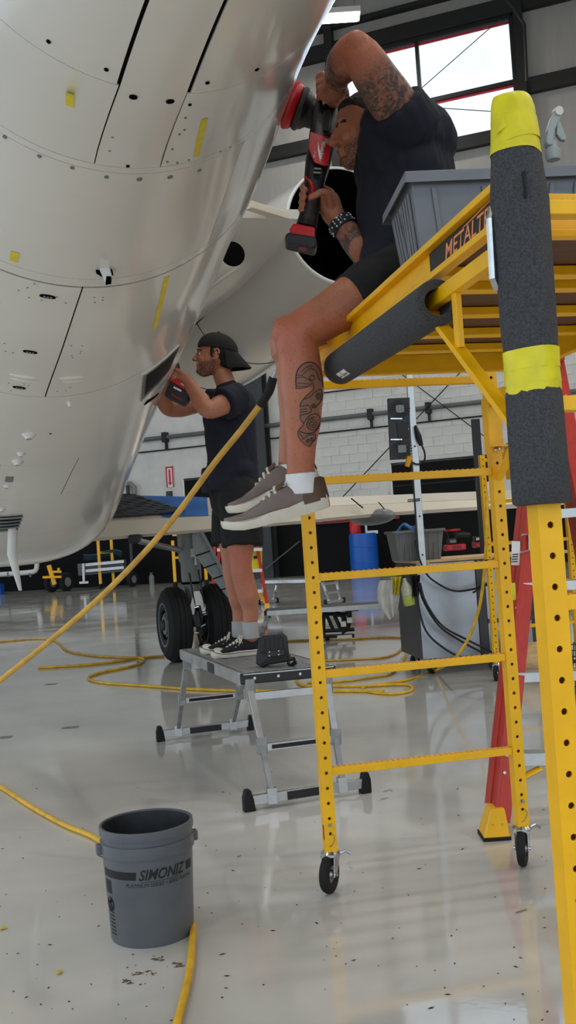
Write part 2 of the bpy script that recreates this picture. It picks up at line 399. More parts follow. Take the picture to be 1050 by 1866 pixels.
# white corner pipe on the left of the wall
p1, p2 = wu(238, 882), wu(250, 900)
solo(MB().tube([wpt(p1[0] - 1.2, p1[1], .2), wpt(p1[0] + .1, p1[1], .2), wpt(p1[0] + .25, p1[1] - .12, .2), wpt(p1[0] + .25, p1[1] - 1.0, .2)], 0.09, 8), 'drain_pipe', MAT['grey_paint'], 'grey bent drain pipe on the wall above the ribbed mat', 'pipe', smooth=40)
solo(MB().cyl(wpt(wu(234, 860)[0], 1.5, .12), wpt(wu(234, 860)[0], 3.6, .12), 0.06, n=8), 'drain_pipe', MAT['dark_steel'], 'dark upright pipe on the wall beside the fuselage edge', 'pipe', smooth=40)
# fire extinguisher arrow sign
sg = thing('arrow_sign', 'narrow red and white sign with a down arrow on the grey wall', 'sign', wpt(*wu(310, 869), 0.03))
a0, a1 = wu(305, 850), wu(316, 888)
sw, sh, sc_ = 0.30, wu(310, 850)[1] - wu(310, 888)[1], wu(310.5, 869)
MB().box(wpt(sc_[0], sc_[1], 0.03), (sw, 0.02, sh), frame3(WD, -WN, UZ)).build('board', MAT['white_plastic'], sg)
for s_ in (-1, 1): MB().box(wpt(sc_[0] + s_ * sw * 0.40, sc_[1], 0.045), (sw * 0.16, 0.01, sh), frame3(WD, -WN, UZ)).build('red_edge', MAT['red_trim'], sg)
MB().box(wpt(sc_[0], sc_[1] + sh * 0.46, 0.045), (sw, 0.01, sh * 0.07), frame3(WD, -WN, UZ)).build('red_edge', MAT['red_trim'], sg)
MB().prism([(-.035, sh * .36), (.035, sh * .36), (.035, -sh * .26), (.085, -sh * .26), (0, -sh * .42), (-.085, -sh * .26), (-.035, -sh * .26)], wpt(sc_[0], sc_[1], 0.041), WD, UZ, WN * 0.008).build('arrow', MAT['red_trim'], sg)
bx_ = wu(310, 902)
solo(MB().box(wpt(bx_[0], bx_[1], 0.05), (0.2, 0.1, 0.26), frame3(WD, -WN, UZ)), 'wall_box', MAT['black_plastic'], 'small black box on the wall under the arrow sign', 'box')
# side walls, roof, lamps; the door side behind the camera stands open
struct(MB().box((-31, 14, 16.0), (0.3, 62, 7.0)).box((-31, 36.5, 6.25), (0.3, 17, 12.5)).box((-31, -16, 6.25), (0.3, 2, 12.5)), 'wall_left', MAT['vinyl'])  # opening in this unseen wall added to let in soft daylight
struct(MB().box((28, 2.5, WALL_TOP / 2), (0.3, 39, WALL_TOP)), 'wall_right', MAT['vinyl'])
struct(MB().prism([(-31.5, -17), (28.5, -17), (28.5, 22.1), (-31.5, 45.1)], (0, 0, WALL_TOP), V((1, 0, 0)), V((0, 1, 0)), UZ * 0.3), 'ceiling', MAT['ceiling_white'])
struct(MB().box((-1.5, -17, 15.75), (60, 0.3, 7.5)).box((-27.25, -17, 6.0), (8.5, 0.3, 12.0)).box((24.25, -17, 6.0), (8.5, 0.3, 12.0)), 'wall_door_side', MAT['vinyl'])
for k, yy in enumerate((-10, -2.5, 4.5, 11.5, 19.0)):
    struct(MB().box((-1.5, yy, WALL_TOP - 0.45), (59, 0.3, 0.9)), 'trim_%d' % (20 + k), MAT['girt'])
mat('lamp_glow', (255, 240, 205), 0.5, emit=14.0)
def lamp_body(x, y, z):
    t = thing('high_bay_and_fill_lamp', 'unseen fill lamp added under the hangar roof', 'lamp', (x, y, z), 'unseen fill lamps added under the roof')
    MB().box((x, y, z + 0.04), (1.3, 0.6, 0.16)).build('housing', MAT['white_plastic'], t)
    for s_ in (-1, 1): MB().cyl((x - 0.58, y + s_ * 0.16, z - 0.07), (x + 0.58, y + s_ * 0.16, z - 0.07), 0.04, n=10).build('tube', MAT['lamp_glow'], t)
    for s_ in (-1, 1): MB().cyl((x + s_ * 0.5, y, z + 0.1), (x + s_ * 0.5, y, WALL_TOP), 0.012, n=6).build('hanger', MAT['steel'], t)
    return t
for lx, ly in LAMPS:
    lb_ = lamp_body(lx, ly, LAMP_Z)
    if ly == 29.0: lb_['label'] = 'glowing lamp fixture at the top of the picture right beside the fuselage edge'; del lb_['group']
# small slatted plates let into the floor
mat('floor_plate', (118, 116, 112), 0.35, var=0.2, scale=60)
for x, y, w, l_, lb_ in ((128, 1326, .115, .07, 'slatted floor plate nearest the slanting hose, middle of the left floor'), (93, 1247, .12, .07, 'slatted floor plate farthest back on the left floor'), (6, 1344, .12, .08, 'slatted floor plate at the left edge of the picture')):
    p_ = fl(x, y); t_ = thing('floor_plate', lb_, 'floor plate', p_, 'slatted plates in the floor')
    for k in range(4): MB().box(p_ + V((-w * .38 + k * w * .25, 0, .001)), (w * .2, l_, .002)).build('slat', MAT['floor_plate'], t_)
# dangling pull cord with a bent steel arm near the window's right edge
solo(MB().tube([wpt(*wu(908, 0), 1.2), wpt(*wu(945, 45), 1.2), wpt(*wu(966, 78), 1.2), wpt(*wu(970, 178), 1.2)], 0.05, 6), 'bent_rod', MAT['girt'], 'bent dark rod hanging beside the right edge of the window', 'rod')
# ================================================================ the business jet
PSI = math.radians(20.046)
AD, AT, AO = V((-math.sin(PSI), math.cos(PSI), 0)), V((math.cos(PSI), math.sin(PSI), 0)), V((-0.3837, 2.61, 0))
FST = [(-2.2, 2.50, .30, .30, 2), (-1.3, 2.74, .43, .43, 2), (-.545, 2.912, .57, .57, 2), (-.038, 2.999, .668, .668, 2), (.807, 3.029, .822, .827, 2),
       (1.4, 3.0, .882, .905, 2), (2.074, 2.945, .961, .961, 2.0), (3.2, 2.80, 1.02, 1.07, 2.1), (4.3, 2.72, 1.065, 1.30, 2.3), (5.3, 2.70, 1.12, 1.47, 2.75),
       (6.3, 2.70, 1.18, 1.555, 3.4), (7.5, 2.70, 1.18, 1.58, 3.4), (11, 2.70, 1.17, 1.5, 3), (14, 2.8, 1.0, 1.1, 2.2)]
KF_ = 0.87
FST = [(a * KF_, CH + (z - CH) * KF_, b_ * KF_, c * KF_, n) for a, z, b_, c, n in FST]
def fst(s):
    n = len(FST); i = 0
    while i < n - 2 and FST[i + 1][0] < s: i += 1
    def sl(k):
        a, b_ = FST[max(k - 1, 0)], FST[min(k + 1, n - 1)]
        return [(b_[j] - a[j]) / (b_[0] - a[0]) for j in range(1, 5)]
    h = FST[i + 1][0] - FST[i][0]; u = (s - FST[i][0]) / h; A, B = sl(i), sl(i + 1)
    return [(2 * u**3 - 3 * u**2 + 1) * FST[i][j + 1] + (u**3 - 2 * u**2 + u) * h * A[j] + (-2 * u**3 + 3 * u**2) * FST[i + 1][j + 1] + (u**3 - u**2) * h * B[j] for j in range(4)]
def ac(s, t, z): return AO + AD * s + AT * t + UZ * z
def fsp(s, ph):
    zc, a, b_, n = fst(s); c, q = math.cos(ph), math.sin(ph)
    r = (abs(c / a) ** n + abs(q / b_) ** n) ** (-1 / n)
    return ac(s, r * c, zc + r * q)
def fs(s, deg, off=0.0):
    ph = math.radians(deg); p = fsp(s, ph); e = 1e-3
    n = (fsp(s, ph + e) - fsp(s, ph - e)).cross(fsp(s + e, ph) - fsp(s - e, ph)).normalized()
    if n.dot(p - ac(s, 0, fst(s)[0])) < 0: n = -n
    return p + n * off, n
def fhit(x, y):                        # where a sight line meets the fuselage: station and angle
    r = ray(x, y); k = 1.0
    def F(k):
        q = CAM + r * k - AO; s = q.dot(AD); t = q.dot(AT); zc, a, b_, n = fst(min(max(s, -1.91), 12.1)); z = q.z - zc
        return abs(t / a) ** n + abs(z / b_) ** n - 1, s, math.degrees(math.atan2(z, t))
    while k < 14:
        k += 0.03
        if F(k)[0] < 0:
            lo, hi = k - 0.03, k
            for _ in range(24):
                m_ = (lo + hi) / 2
                if F(m_)[0] < 0: hi = m_
                else: lo = m_
            return F(hi)[1:]
    return None
def fframe(x, y, off=0.0):             # point, normal, forward and around directions on the skin
    s, d_ = fhit(x, y); p, n = fs(s, d_, off)
    es = (fs(s + .01, d_)[0] - fs(s - .01, d_)[0]).normalized(); ea = n.cross(es)
    return p, n, es, ea
mat('jet_white', (230, 228, 222), 0.16, var=0.025, scale=2.0, coat=0.5, rvar=0.05)
mat('jet_seam', (10, 10, 11), 0.8, spec=0.1)
mat('jet_dark', (8, 8, 9), 0.9, spec=0.05)
mat('mesh_dark', (70, 70, 68), 0.6, 0.4)
mat('jet_nacelle', (206, 203, 197), 0.2, var=0.03, scale=1.5, coat=0.4)
mat('jet_beige', (214, 204, 186), 0.45)
mat('gear_grey', (128, 134, 132), 0.35, var=0.06, scale=8)
mat('tyre', (8, 8, 9), 0.75, var=0.15, scale=20)
jet = thing('business_jet', 'white business jet overhead, belly and tail cone towards us, right engine and wing behind', 'aircraft', ac(6, 0, 0))
# dark inner shell under the skin panels, so the joints read as real gaps
def shell(u, v):
    s = -1.86 + u * 13.8; return fs(s, -180 + v * 360, -0.0075)
MB().grid(shell, 70, 60).build('fuselage', MAT['jet_seam'], jet, smooth=60)
def skin(rows, name='skin_panel', ds=0.06, dp=3.0, th=0.004, off=0.0, m='jet_white'):
    """rows: list of (station, angle from, angle to)"""
    rows = [(a * KF_, b_, c) for a, b_, c in rows]
    s0, s1 = rows[0][0], rows[-1][0]
    def edge(s, k):
        for a, b_ in zip(rows, rows[1:]):
            if s <= b_[0] + 1e-9: return lerp(a[k], b_[k], (s - a[0]) / max(b_[0] - a[0], 1e-9))
        return rows[-1][k]
    wid = max(abs(r[2] - r[1]) for r in rows)
    nu, nv = max(2, int((s1 - s0) / ds)), max(2, int(wid / dp))
    def fn(u, v):
        s = s0 + u * (s1 - s0); return fs(s, lerp(edge(s, 1), edge(s, 2), v), off)
    return MB().grid(fn, nu, nv, th).build(name, MAT[m], jet, smooth=35)
LF, RT = -190, 95
skin([(-2.1, LF, -113.4), (-.953, LF, -104.3), (-.546, LF, -101.0)])                           # left tail panel
skin([(-2.1, -112.6, -93.2), (-1.017, -103.7, -86.2), (-.546, -100.0, -82.9), (-.10, -97.8, -80.9), (-.062, -97.5, -80.6)])
skin([(-2.1, -92.0, RT), (-1.017, -85.0, RT), (-.546, -81.8, RT)])                             # right tail panel
skin([(-.543, LF, -100.4), (-.10, LF, -98.1), (-.0635, LF, -97.8)])
skin([(-.543, -82.6, RT), (-.0635, -80.3, RT)])
skin([(-.060, LF, RT), (-.027, LF, RT)], ds=0.02)
skin([(-.024, LF, -53.75), (.735, LF, -53.75)])
skin([(-.024, -53.6, RT), (.735, -53.6, RT)])
skin([(.7375, LF, RT), (.801, LF, RT)], ds=0.03)
skin([(.813, LF, -90.5), (2.071, LF, -91.35)])
skin([(.813, -90.1, RT), (2.071, -90.95, RT)])
skin([(2.0775, LF, RT), (3.152, LF, RT)])
skin([(3.1545, LF, -99.7), (3.742, LF, -99.7)])
skin([(3.1545, -99.5, -74.5), (3.742, -98.5, -78.3)])
skin([(3.1545, -74.2, RT), (3.742, -78.0, RT)])
skin([(3.744, LF, RT), (4.60, LF, RT)])
skin([(4.602, LF, RT), (5.35, LF, RT)])
skin([(5.352, LF, RT), (13.6, LF, RT)], ds=0.14)
# small fittings on the belly --------------------------------------------------
def disc(x, y, r, name='fastener', m='jet_dark', h=0.003):
    p, n, es, ea = fframe(x, y); MB().cyl(p - n * 0.004, p + n * h, r, n=12).build(name, MAT[m], jet)
for x, y, r in ((89, 75, .005), (194, 126, .005), (243, 176, .0095), (310, 184, .0095), (378, 150, .005), (468, 126, .005), (233, 302, .005), (346, 190, .004), (338, 214, .003), (327, 244, .003), (314, 271, .003), (305, 294, .003), (323, 296, .003), (344, 291, .003), (336, 236, .003),
                (9, 249, .006), (72, 284, .006), (132, 305, .006), (194, 322, .006), (254, 326, .008), (310, 322, .008), (363, 310, .006), (92, 790, .005)):
    disc(x, y, r, m='grey_paint' if r in (.006, .008, .003) else 'jet_dark')
rv = MB()
for x, y in ((34, 529), (50, 524), (53, 542), (63, 517), (76, 547), (104, 541), (120, 552), (172, 542), (188, 542), (173, 551), (187, 547), (130, 630), (132, 652), (146, 644), (148, 640), (10, 640), (24, 643), (8, 626), (44, 700), (52, 703), (16, 698), (105, 713), (120, 712), (128, 706), (20, 712), (131, 648), (150, 630), (205, 250), (200, 275), (402, 276), (420, 268)):
    p, n, es, ea = fframe(x, y); rv.cyl(p - n * .003, p + n * .0012, .0035, n=8)
rv.build('rivet', MAT['grey_paint'], jet, kind='stuff')
for x, y in ((87, 540), (55, 641), (35, 706)):                                                  # flush latches
    p, n, es, ea = fframe(x, y)
    mb = MB(); mb.prism([(0.027 * math.cos(a), 0.0125 * math.sin(a)) for a in [i * PI / 8 for i in range(16)]], p - n * .004, ea, es, n * .007)
    lt = mb.build('latch', MAT['jet_dark'], jet)
    for k in (-1, 0, 1): MB().box(p + n * .004 + ea * (k * .011), (.007, .012, .004), frame3(ea, es, n)).build('latch_lever', MAT['grey_paint'], lt)
for x, y, w in ((42, 685, .10), (45, 692, .10), (132, 687, .10), (134, 693, .09)):             # pressed louvres
    p, n, es, ea = fframe(x, y); MB().ell(p, (w / 2 * 1.1, .007, .010), frame3(ea, es, n), 14, 8).build('louvre', MAT['jet_white'], jet, smooth=60)
for x, y, r, h in ((126, 733, .015, .022), (53, 792, .036, .024), (38, 826, .022, .018), (32, 841, .032, .022), (12, 886, .02, .012), (3, 928, .024, .016)):   # drains
    p, n, es, ea = fframe(x, y)
    dr = MB().lathe([(r, -.002), (r * .95, .003), (r * .60, h * .6), (r * .55, h), (r * .42, h), (r * .40, h * .3), (0, h * .3)], p, n, 16).build('drain', MAT['jet_white'], jet, smooth=40)
    MB().cyl(p + n * (h * .32), p + n * (h * .36), r * .39, n=12).build('drain_hole', MAT['jet_dark'], dr)
p, n, es, ea = fframe(17, 873); MB().box(p + n * .001, (.042, .075, .006), frame3(ea, es, n)).build('access_slot', MAT['grey_paint'], jet)
# diamond-shaped drain mast
p, n, es, ea = fframe(190, 496)
dm = MB().prism([(-.03, -.018), (.02, -.022), (.028, 0), (.0, .02)], p - n * .004, ea, es, n * .016).build('drain_mast', MAT['jet_dark'], jet)
q = p + n * .016 + es * .0
MB().prism([(0, .0), (.020, -.010), (.034, -.062), (.012, -.080), (-.010, -.030)], at(187, 477, q.y - .02) - n * .012, RGT, UPV, -FWD * .012).build('mast_blade', MAT['white_plastic'], dm, bevel=.002)
MB().prism([(.016, -.060), (.031, -.060), (.030, -.082), (.013, -.086)], at(187, 477, q.y - .022) - n * .012, RGT, UPV, -FWD * .012).build('mast_tip', MAT['jet_dark'], dm)
# mesh air intake with its frame
def qpatch(cs, off0, off1, nu, nv, name, m, parent, th=0.006, grow=0.0):
    h = [fhit(*c) for c in cs]; cx = sum(a for a, _ in h) / 4; cy = sum(b_ for _, b_ in h) / 4
    h = [(cx + (a - cx) * (1 + grow), cy + (b_ - cy) * (1 + grow)) for a, b_ in h]
    def fn(u, v):
        s = lerp(lerp(h[0][0], h[1][0], u), lerp(h[3][0], h[2][0], u), v); d_ = lerp(lerp(h[0][1], h[1][1], u), lerp(h[3][1], h[2][1], u), v)
        return fs(s, d_, off0)
    return MB().grid(fn, nu, nv, th).build(name, MAT[m], parent, smooth=40), h
GC = [(317, 641), (303, 674), (262, 720), (266, 683)]
gi, h = qpatch(GC, .004, 0, 10, 6, 'intake_frame', 'jet_white', jet, th=.02, grow=.32)
qpatch(GC, .0055, 0, 10, 6, 'intake_throat', 'jet_dark', gi)
mb = MB()
for k in range(1, 18):
    u = k / 18; mb.tube([fs(lerp(lerp(h[0][0], h[1][0], u), lerp(h[3][0], h[2][0], u), v), lerp(lerp(h[0][1], h[1][1], u), lerp(h[3][1], h[2][1], u), v), .008)[0] for v in (0, .25, .5, .75, 1)], .0010, 4)
for k in range(1, 26):
    v = k / 26; mb.tube([fs(lerp(lerp(h[0][0], h[1][0], u), lerp(h[3][0], h[2][0], u), v), lerp(lerp(h[0][1], h[1][1], u), lerp(h[3][1], h[2][1], u), v), .008)[0] for u in (0, .33, .66, 1)], .0010, 4)
mb.build('intake_mesh', MAT['mesh_dark'], gi, kind='stuff')
qpatch([(289, 716), (284, 722), (262, 738), (268, 730)], .004, 0, 4, 4, 'oval_inlet', 'jet_dark', jet)
# louvred outlet low on the fairing
GL = [(0, 942), (41, 939), (32, 961), (0, 965)]
lo_, h = qpatch(GL, .005, 0, 6, 4, 'outlet_throat', 'jet_dark', jet)
for k in range(5):
    v = k / 4; mb = MB()
    mb.tube([fs(lerp(lerp(h[0][0], h[1][0], u), lerp(h[3][0], h[2][0], u), v), lerp(lerp(h[0][1], h[1][1], u), lerp(h[3][1], h[2][1], u), v), .012)[0] for u in (-.05, .25, .5, .75, 1.02)], .007, 6)
    mb.build('outlet_slat', MAT['grey_paint'], lo_)
# blade antenna
p, n, es, ea = fframe(24, 962)
b0 = p; pa, pb = at(22, 1010, b0.y + .05), at(37, 1076, b0.y + .12)
mb = MB()
def blade_ring(c, w, th): return [c + RGT * (w / 2 * math.cos(a)) + FWD * (th / 2 * math.sin(a)) for a in [i * PI / 5 for i in range(10)]]
rings = [blade_ring(b0 + n * -.02, .055, .09), blade_ring(pa, .062, .08), blade_ring(lerp(pa, pb, .5), .045, .05), blade_ring(pb, .022, .02)]
mb.add([q for r in rings for q in r], [(j * 10 + i, j * 10 + (i + 1) % 10, (j + 1) * 10 + (i + 1) % 10, (j + 1) * 10 + i) for j in range(3) for i in range(10)] + [tuple(range(30, 40)), tuple(range(10))[::-1]])
mb.build('blade_antenna', MAT['white_plastic'], jet, smooth=60)
# ---------------- engine
NZ = at(624, 412, 6.6); q_ = NZ - AO; NS, NT, NZZ = q_.dot(AD), q_.dot(AT), NZ.z
prof = [(.393, 0), (.403, .04), (.435, .35), (.49, .9), (.545, 1.6), (.59, 2.4), (.605, 3.1), (.59, 3.8), (.53, 4.4), (.46, 4.7)]
pr_ = [(r_, h_) for r_, h_ in prof]
def smooth_prof(pr, k=5):
    pts = spline([V((a, b_, 0)) for a, b_ in pr], k); return [(p.x, p.y) for p in pts]
nac = MB().lathe(smooth_prof(pr_), NZ, AD, 56, caps=False).build('nacelle', MAT['jet_nacelle'], jet, smooth=40)
ring = MB().lathe([(.393, -.012), (.400, -.006), (.402, .01), (.386, .01), (.384, -.006)], NZ, AD, 56, closed=True).build('nozzle_rim', MAT['white_plastic'], nac, smooth=40)
MB().lathe([(.376, -.004), (.384, -.006), (.384, .012), (.370, .02)], NZ, AD, 56, caps=False).build('nozzle_lip', MAT['jet_dark'], nac, smooth=40)
mb = MB(); n_ = 48; u_, v_, w_ = basis(AD)
vs = [NZ + w_ * h_ + (u_ * math.cos(2 * PI * i / n_) + v_ * math.sin(2 * PI * i / n_)) * r_ for r_, h_ in ((.378, -.005), (.345, .5), (.33, 1.1)) for i in range(n_)]
mb.add(vs, [(j * n_ + i, j * n_ + (i + 1) % n_, (j + 1) * n_ + (i + 1) % n_, (j + 1) * n_ + i) for j in range(2) for i in range(n_)] + [tuple(range(2 * n_, 3 * n_))])
mb.build('exhaust_duct', MAT['jet_dark'], nac, smooth=40)
MB().lathe([(0, 4.66), (.458, 4.66), (.458, 4.69), (0, 4.69)], NZ, AD, 40).build('fan_face', MAT['jet_dark'], nac)
MB().lathe([(0, .25), (.06, .4), (.12, .7), (.16, 1.1)], NZ, AD, 24).build('exhaust_cone', MAT['jet_dark'], nac, smooth=40)
# the nacelle needs its aft face open: a ring closes the gap between duct and skin
for off_, a0_, a1_ in ((.6, -160, -20), (1.9, -170, -60), (3.05, -178, 0)):                      # cowl joints
    rr = None
    for (ra, ha), (rb, hb) in zip(smooth_prof(pr_), smooth_prof(pr_)[1:]):
        if ha <= off_ <= hb: rr = lerp(ra, rb, (off_ - ha) / (hb - ha))
    if off_ > 1: MB().tube([NZ + AD * off_ + (AT * math.cos(math.radians(a)) + UZ * math.sin(math.radians(a))) * (rr + .0005) for a in range(a0_, a1_, 6)], .004, 4).build('cowl_joint', MAT['jet_seam'], nac)
mb = MB()                                                                                       # pylon: flat-bellied aerofoil slab
rows = []
for sx, hz in ((-.25, .03), (.2, .10), (.9, .17), (2.2, .20), (3.6, .16), (4.4, .03)):
    s = NS + sx
    rows.append([ac(s, .6, NZZ - .06 + k * hz) for k in (-1, 1)] + [ac(s, NT - .30, NZZ - .02 + k * hz) for k in (1, -1)])
mb.add([q for r in rows for q in r], [(j * 4 + i, j * 4 + (i + 1) % 4, (j + 1) * 4 + (i + 1) % 4, (j + 1) * 4 + i) for j in range(len(rows) - 1) for i in range(4)] + [(0, 1, 2, 3), tuple(range(len(rows) * 4 - 4, len(rows) * 4))])
pyl = mb.build('pylon', MAT['jet_nacelle'], jet, smooth=30)
MB().bar(at(452, 374, 5.95), at(538, 400, 6.3), .06, .045).build('trailing_strip', MAT['jet_beige'], pyl, bevel=.004)
seam_pts = [at(522, 428, 6.78), at(480, 468, 7.05), at(430, 515, 7.4), at(385, 560, 7.8), at(345, 602, 8.3)]
_bv = BVHTree.FromPolygons([v.co + ORG[jet.name] for v in nac.data.vertices], [tuple(p.vertices) for p in nac.data.polygons])
sq_ = []
for k in range(25):
    h_ = _bv.ray_cast(CAM, ray(lerp(524, 342, k / 24), lerp(426, 606, k / 24)).normalized())
    if h_[0] is not None: sq_.append(h_[0] + h_[1] * .001)
if len(sq_) > 3: MB().tube(sq_, .005, 5).build('cowl_joint', MAT['jet_seam'], nac)
DU = at(424, 463, 6.0)                                                                          # cooling duct outlet
MB().lathe([(.078, 0), (.084, .02), (.082, .2), (.06, .7), (.02, 1.1), (0, 1.2)], DU, AD, 24).build('duct', MAT['jet_white'], pyl, smooth=50)
MB().lathe([(.077, -.003), (.077, .002), (0, .002)], DU, AD, 24).build('duct_mouth', MAT['jet_dark'], pyl)
# ---------------- wing with lowered flap
def wing_strip(rowsA, name, m, th=.03, parent=None, seg=10):
    """rowsA: list of (t, s0, z0, s1, z1): lower-near edge and upper-far edge at span t"""
    def ev(t, k):
        for a, b_ in zip(rowsA, rowsA[1:]):
            if t <= b_[0] + 1e-9: return lerp(a[k], b_[k], (t - a[0]) / (b_[0] - a[0]))
    t0, t1 = rowsA[0][0], rowsA[-1][0]
    def fn(u, v):
        t = t0 + u * (t1 - t0); s = lerp(ev(t, 1), ev(t, 3), v); z = lerp(ev(t, 2), ev(t, 4), v)
        n = V((0, 0, 0)) + (AD * -(ev(t, 4) - ev(t, 2)) + UZ * (ev(t, 3) - ev(t, 1))); return ac(s, t, z), n.normalized()
    return MB().grid(fn, seg, 4, th).build(name, MAT[m], parent or jet, smooth=30), fn
SF = 7.3
def zed(px, py, s):                                       # height of that sight line on the station plane s
    return onplane(px, py, ac(s, 0, 0), AD)
def spanrow(x, yl, yu, s0, s1):
    a = zed(x, yl, s0); b_ = zed(x, yu, s1); return ((a - AO).dot(AT), s0, a.z, s1, b_.z)
mat('wing_beige', (222, 212, 194), 0.3, var=0.04, scale=2, coat=0.3)
wg = MB()
wing = None
inn = [spanrow(150, 983, 953, SF, SF + .10), spanrow(250, 974.5, 947, SF, SF + .10), spanrow(445, 958, 937, SF, SF + .10), spanrow(590, 945.5, 923, SF, SF + .10)]
wing, _ = wing_strip(inn, 'wing', 'wing_beige', .05)
out1 = [spanrow(588, 945, 923, SF, SF + .1), spanrow(702, 934, 918, SF, SF + .1), spanrow(900, 921.5, 909, SF, SF + .1), spanrow(1100, 905, 896, SF, SF + .1)]
wing_strip(out1, 'flap', 'wing_beige', .05, wing)
up_in = [spanrow(150, 951, 905, SF + .12, SF + .75), spanrow(250, 946, 903, SF + .12, SF + .75), spanrow(445, 936, 906, SF + .12, SF + .7), spanrow(590, 922, 908, SF + .12, SF + .6)]
wing_strip(up_in, 'wing_upper_skin', 'wing_beige', .04, wing)
up_out = [spanrow(588, 922, 906.5, SF + .12, SF + .5), spanrow(702, 917, 902, SF + .12, SF + .5), spanrow(900, 908, 894, SF + .12, SF + .5), spanrow(1100, 895, 885, SF + .12, SF + .5)]
wing_strip(up_out, 'wing_upper_skin', 'wing_beige', .04, wing)
# underside slab and leading part behind
tA, tB = inn[0][0], out1[-1][0]
mb = MB(); mb.add([ac(SF + .06, tA, inn[0][2] + .03), ac(SF + .06, tB, out1[-1][2] + .02), ac(SF + 2.2, tB - .5, out1[-1][2] + .12), ac(SF + 3.6, tA, inn[0][2] + .10),
                  ac(SF + .6, tA, inn[0][4] + .10), ac(SF + .5, tB, out1[-1][4] + .03), ac(SF + 2.2, tB - .5, out1[-1][2] + .15), ac(SF + 3.6, tA, inn[0][2] + .2)],
                 [(0, 1, 2, 3), (7, 6, 5, 4), (0, 4, 5, 1), (1, 5, 6, 2), (2, 6, 7, 3), (3, 7, 4, 0)])
mb.build('wing_box', MAT['wing_beige'], wing)
fa = zed(678, 942, SF + .3)
MB().ell(fa, (.17, .50, .095), frame3(AT, AD, UZ), 20, 12).build('flap_track_fairing', MAT['grey_paint'], wing, smooth=60)
for x0, y0, x1, y1 in ((640, 908, 662, 926), (690, 915, 706, 934)):
    a, b_ = zed(x0, y0, SF + .02), zed(x1, y1, SF - .02); MB().bar(a, b_, .02, .012).build('flap_joint', MAT['jet_seam'], wing)
# ---------------- main landing gear
WC1 = at(318, 1136, 10.5); WC1.z = 0.394; WR, WW = .394, .255
def wheel(c, outer):
    ax = AT * (-1)
    pf = [(.16, -WW / 2 + .02), (.225, -WW / 2 + .012), (.245, -WW / 2 + .004), (.30, -WW / 2), (.36, -WW / 2 + .03), (.388, -WW / 2 + .075)]
    for k in range(5):
        x = -.052 + k * .026; pf += [(.394, x - .009), (.386, x - .006), (.386, x + .006), (.394, x + .009)] if k in (1, 3) else [(.394, x)]
    pf += [(.388, WW / 2 - .075), (.36, WW / 2 - .03), (.30, WW / 2), (.245, WW / 2 - .004), (.225, WW / 2 - .012), (.16, WW / 2 - .02)]
    w = MB().lathe(pf, c, AT, 48, closed=True).build('tyre', MAT['tyre'], gear, smooth=30)
    f0 = c - AT * (WW / 2 - .02)
    mb = MB().lathe([(.0, -.004), (.10, -.004), (.105, .02), (.20, .02), (.215, -.012), (.232, -.012), (.236, .03), (.0, .03)], f0, AT, 40)
    r = mb.build('wheel_rim', MAT['grey_paint'], gear, smooth=30)
    for k in range(12):
        a = 2 * PI * k / 12; e = UZ * math.cos(a) + AD * math.sin(a); e2 = AT.cross(e)
        MB().box(f0 + e * .155 - AT * -.012, (.05, .024, .014), frame3(e, e2, AT)).build('rim_slot', MAT['jet_dark'], r)
    MB().lathe([(.0, -.03), (.045, -.03), (.06, -.005), (.06, .02)], f0, AT, 20).build('hub_cap', MAT['dark_steel'], r, smooth=40)
    return w
GC_ = WC1 + AT * .215
gz = 1.40
gear = MB().lathe([(.075, .62), (.078, .80), (.10, .82), (.108, .86), (.108, 1.02), (.125, 1.06), (.13, gz + .1)], V((GC_.x, GC_.y, 0)), UZ, 28).build('landing_gear', MAT['gear_grey'], jet, smooth=35)
MB().lathe([(.055, .40), (.055, .66)], V((GC_.x, GC_.y, 0)), UZ, 20).build('piston', MAT['chrome'], gear, smooth=40)
MB().lathe([(.079, .80), (.112, .805), (.112, .825), (.079, .83)], V((GC_.x, GC_.y, 0)), UZ, 28).build('collar', MAT['jet_dark'], gear)
MB().cyl(WC1 + AT * .02, WC1 + AT * .41, .05, n=16).build('axle', MAT['dark_steel'], gear)
wheel(WC1, True); wheel(WC1 + AT * .43, False)
f_ = -AD
lk = [(-.03, .0), (.03, .0), (.085, -.16), (.085, -.24), (.045, -.24), (.03, -.15), (-.03, -.15), (-.045, -.24), (-.085, -.24), (-.085, -.16)]
MB().prism(lk, V((GC_.x, GC_.y, .73)) + f_ * .16, AT, UZ, f_ * .035).build('torque_link', MAT['white_plastic'], gear, bevel=.004)
MB().prism([(-.03, 0), (.03, 0), (.07, .16), (-.07, .16)], V((GC_.x, GC_.y, .36)) + f_ * .14, AT, UZ, f_ * .03).build('torque_link', MAT['dark_steel'], gear)
for k in (-1, 1): MB().cyl(WC1 + AT * (.215 + k * .07), WC1 + AT * (.215 + k * .125), .15, n=24).build('brake_pack', MAT['dark_steel'], gear)
for i_, (dx, z0_, z1_) in enumerate(((-.05, .92, .5), (.05, .95, .45), (.02, .7, .25))):
    b0_ = V((GC_.x, GC_.y, 0)) + f_ * .12 + AT * dx
    MB().tube(spline([b0_ + UZ * z0_, b0_ + f_ * .07 + UZ * (z0_ * .6 + z1_ * .4), b0_ + f_ * .05 + AT * .03 + UZ * z1_, b0_ - f_ * .05 + UZ * (z1_ - .1)]), .009, 6).build('brake_hose', MAT['cable_black'], gear)
for dx, zz in ((-.04, .56), (.06, .47), (.02, .36), (-.06, .3), (.04, .52)):
    q = V((GC_.x, GC_.y, zz)) + f_ * .19 + AT * dx
    MB().cyl(q, q + AT * .05 + UZ * random.uniform(-.02, .02), .012, n=10).build('fitting', MAT['chrome'], gear)
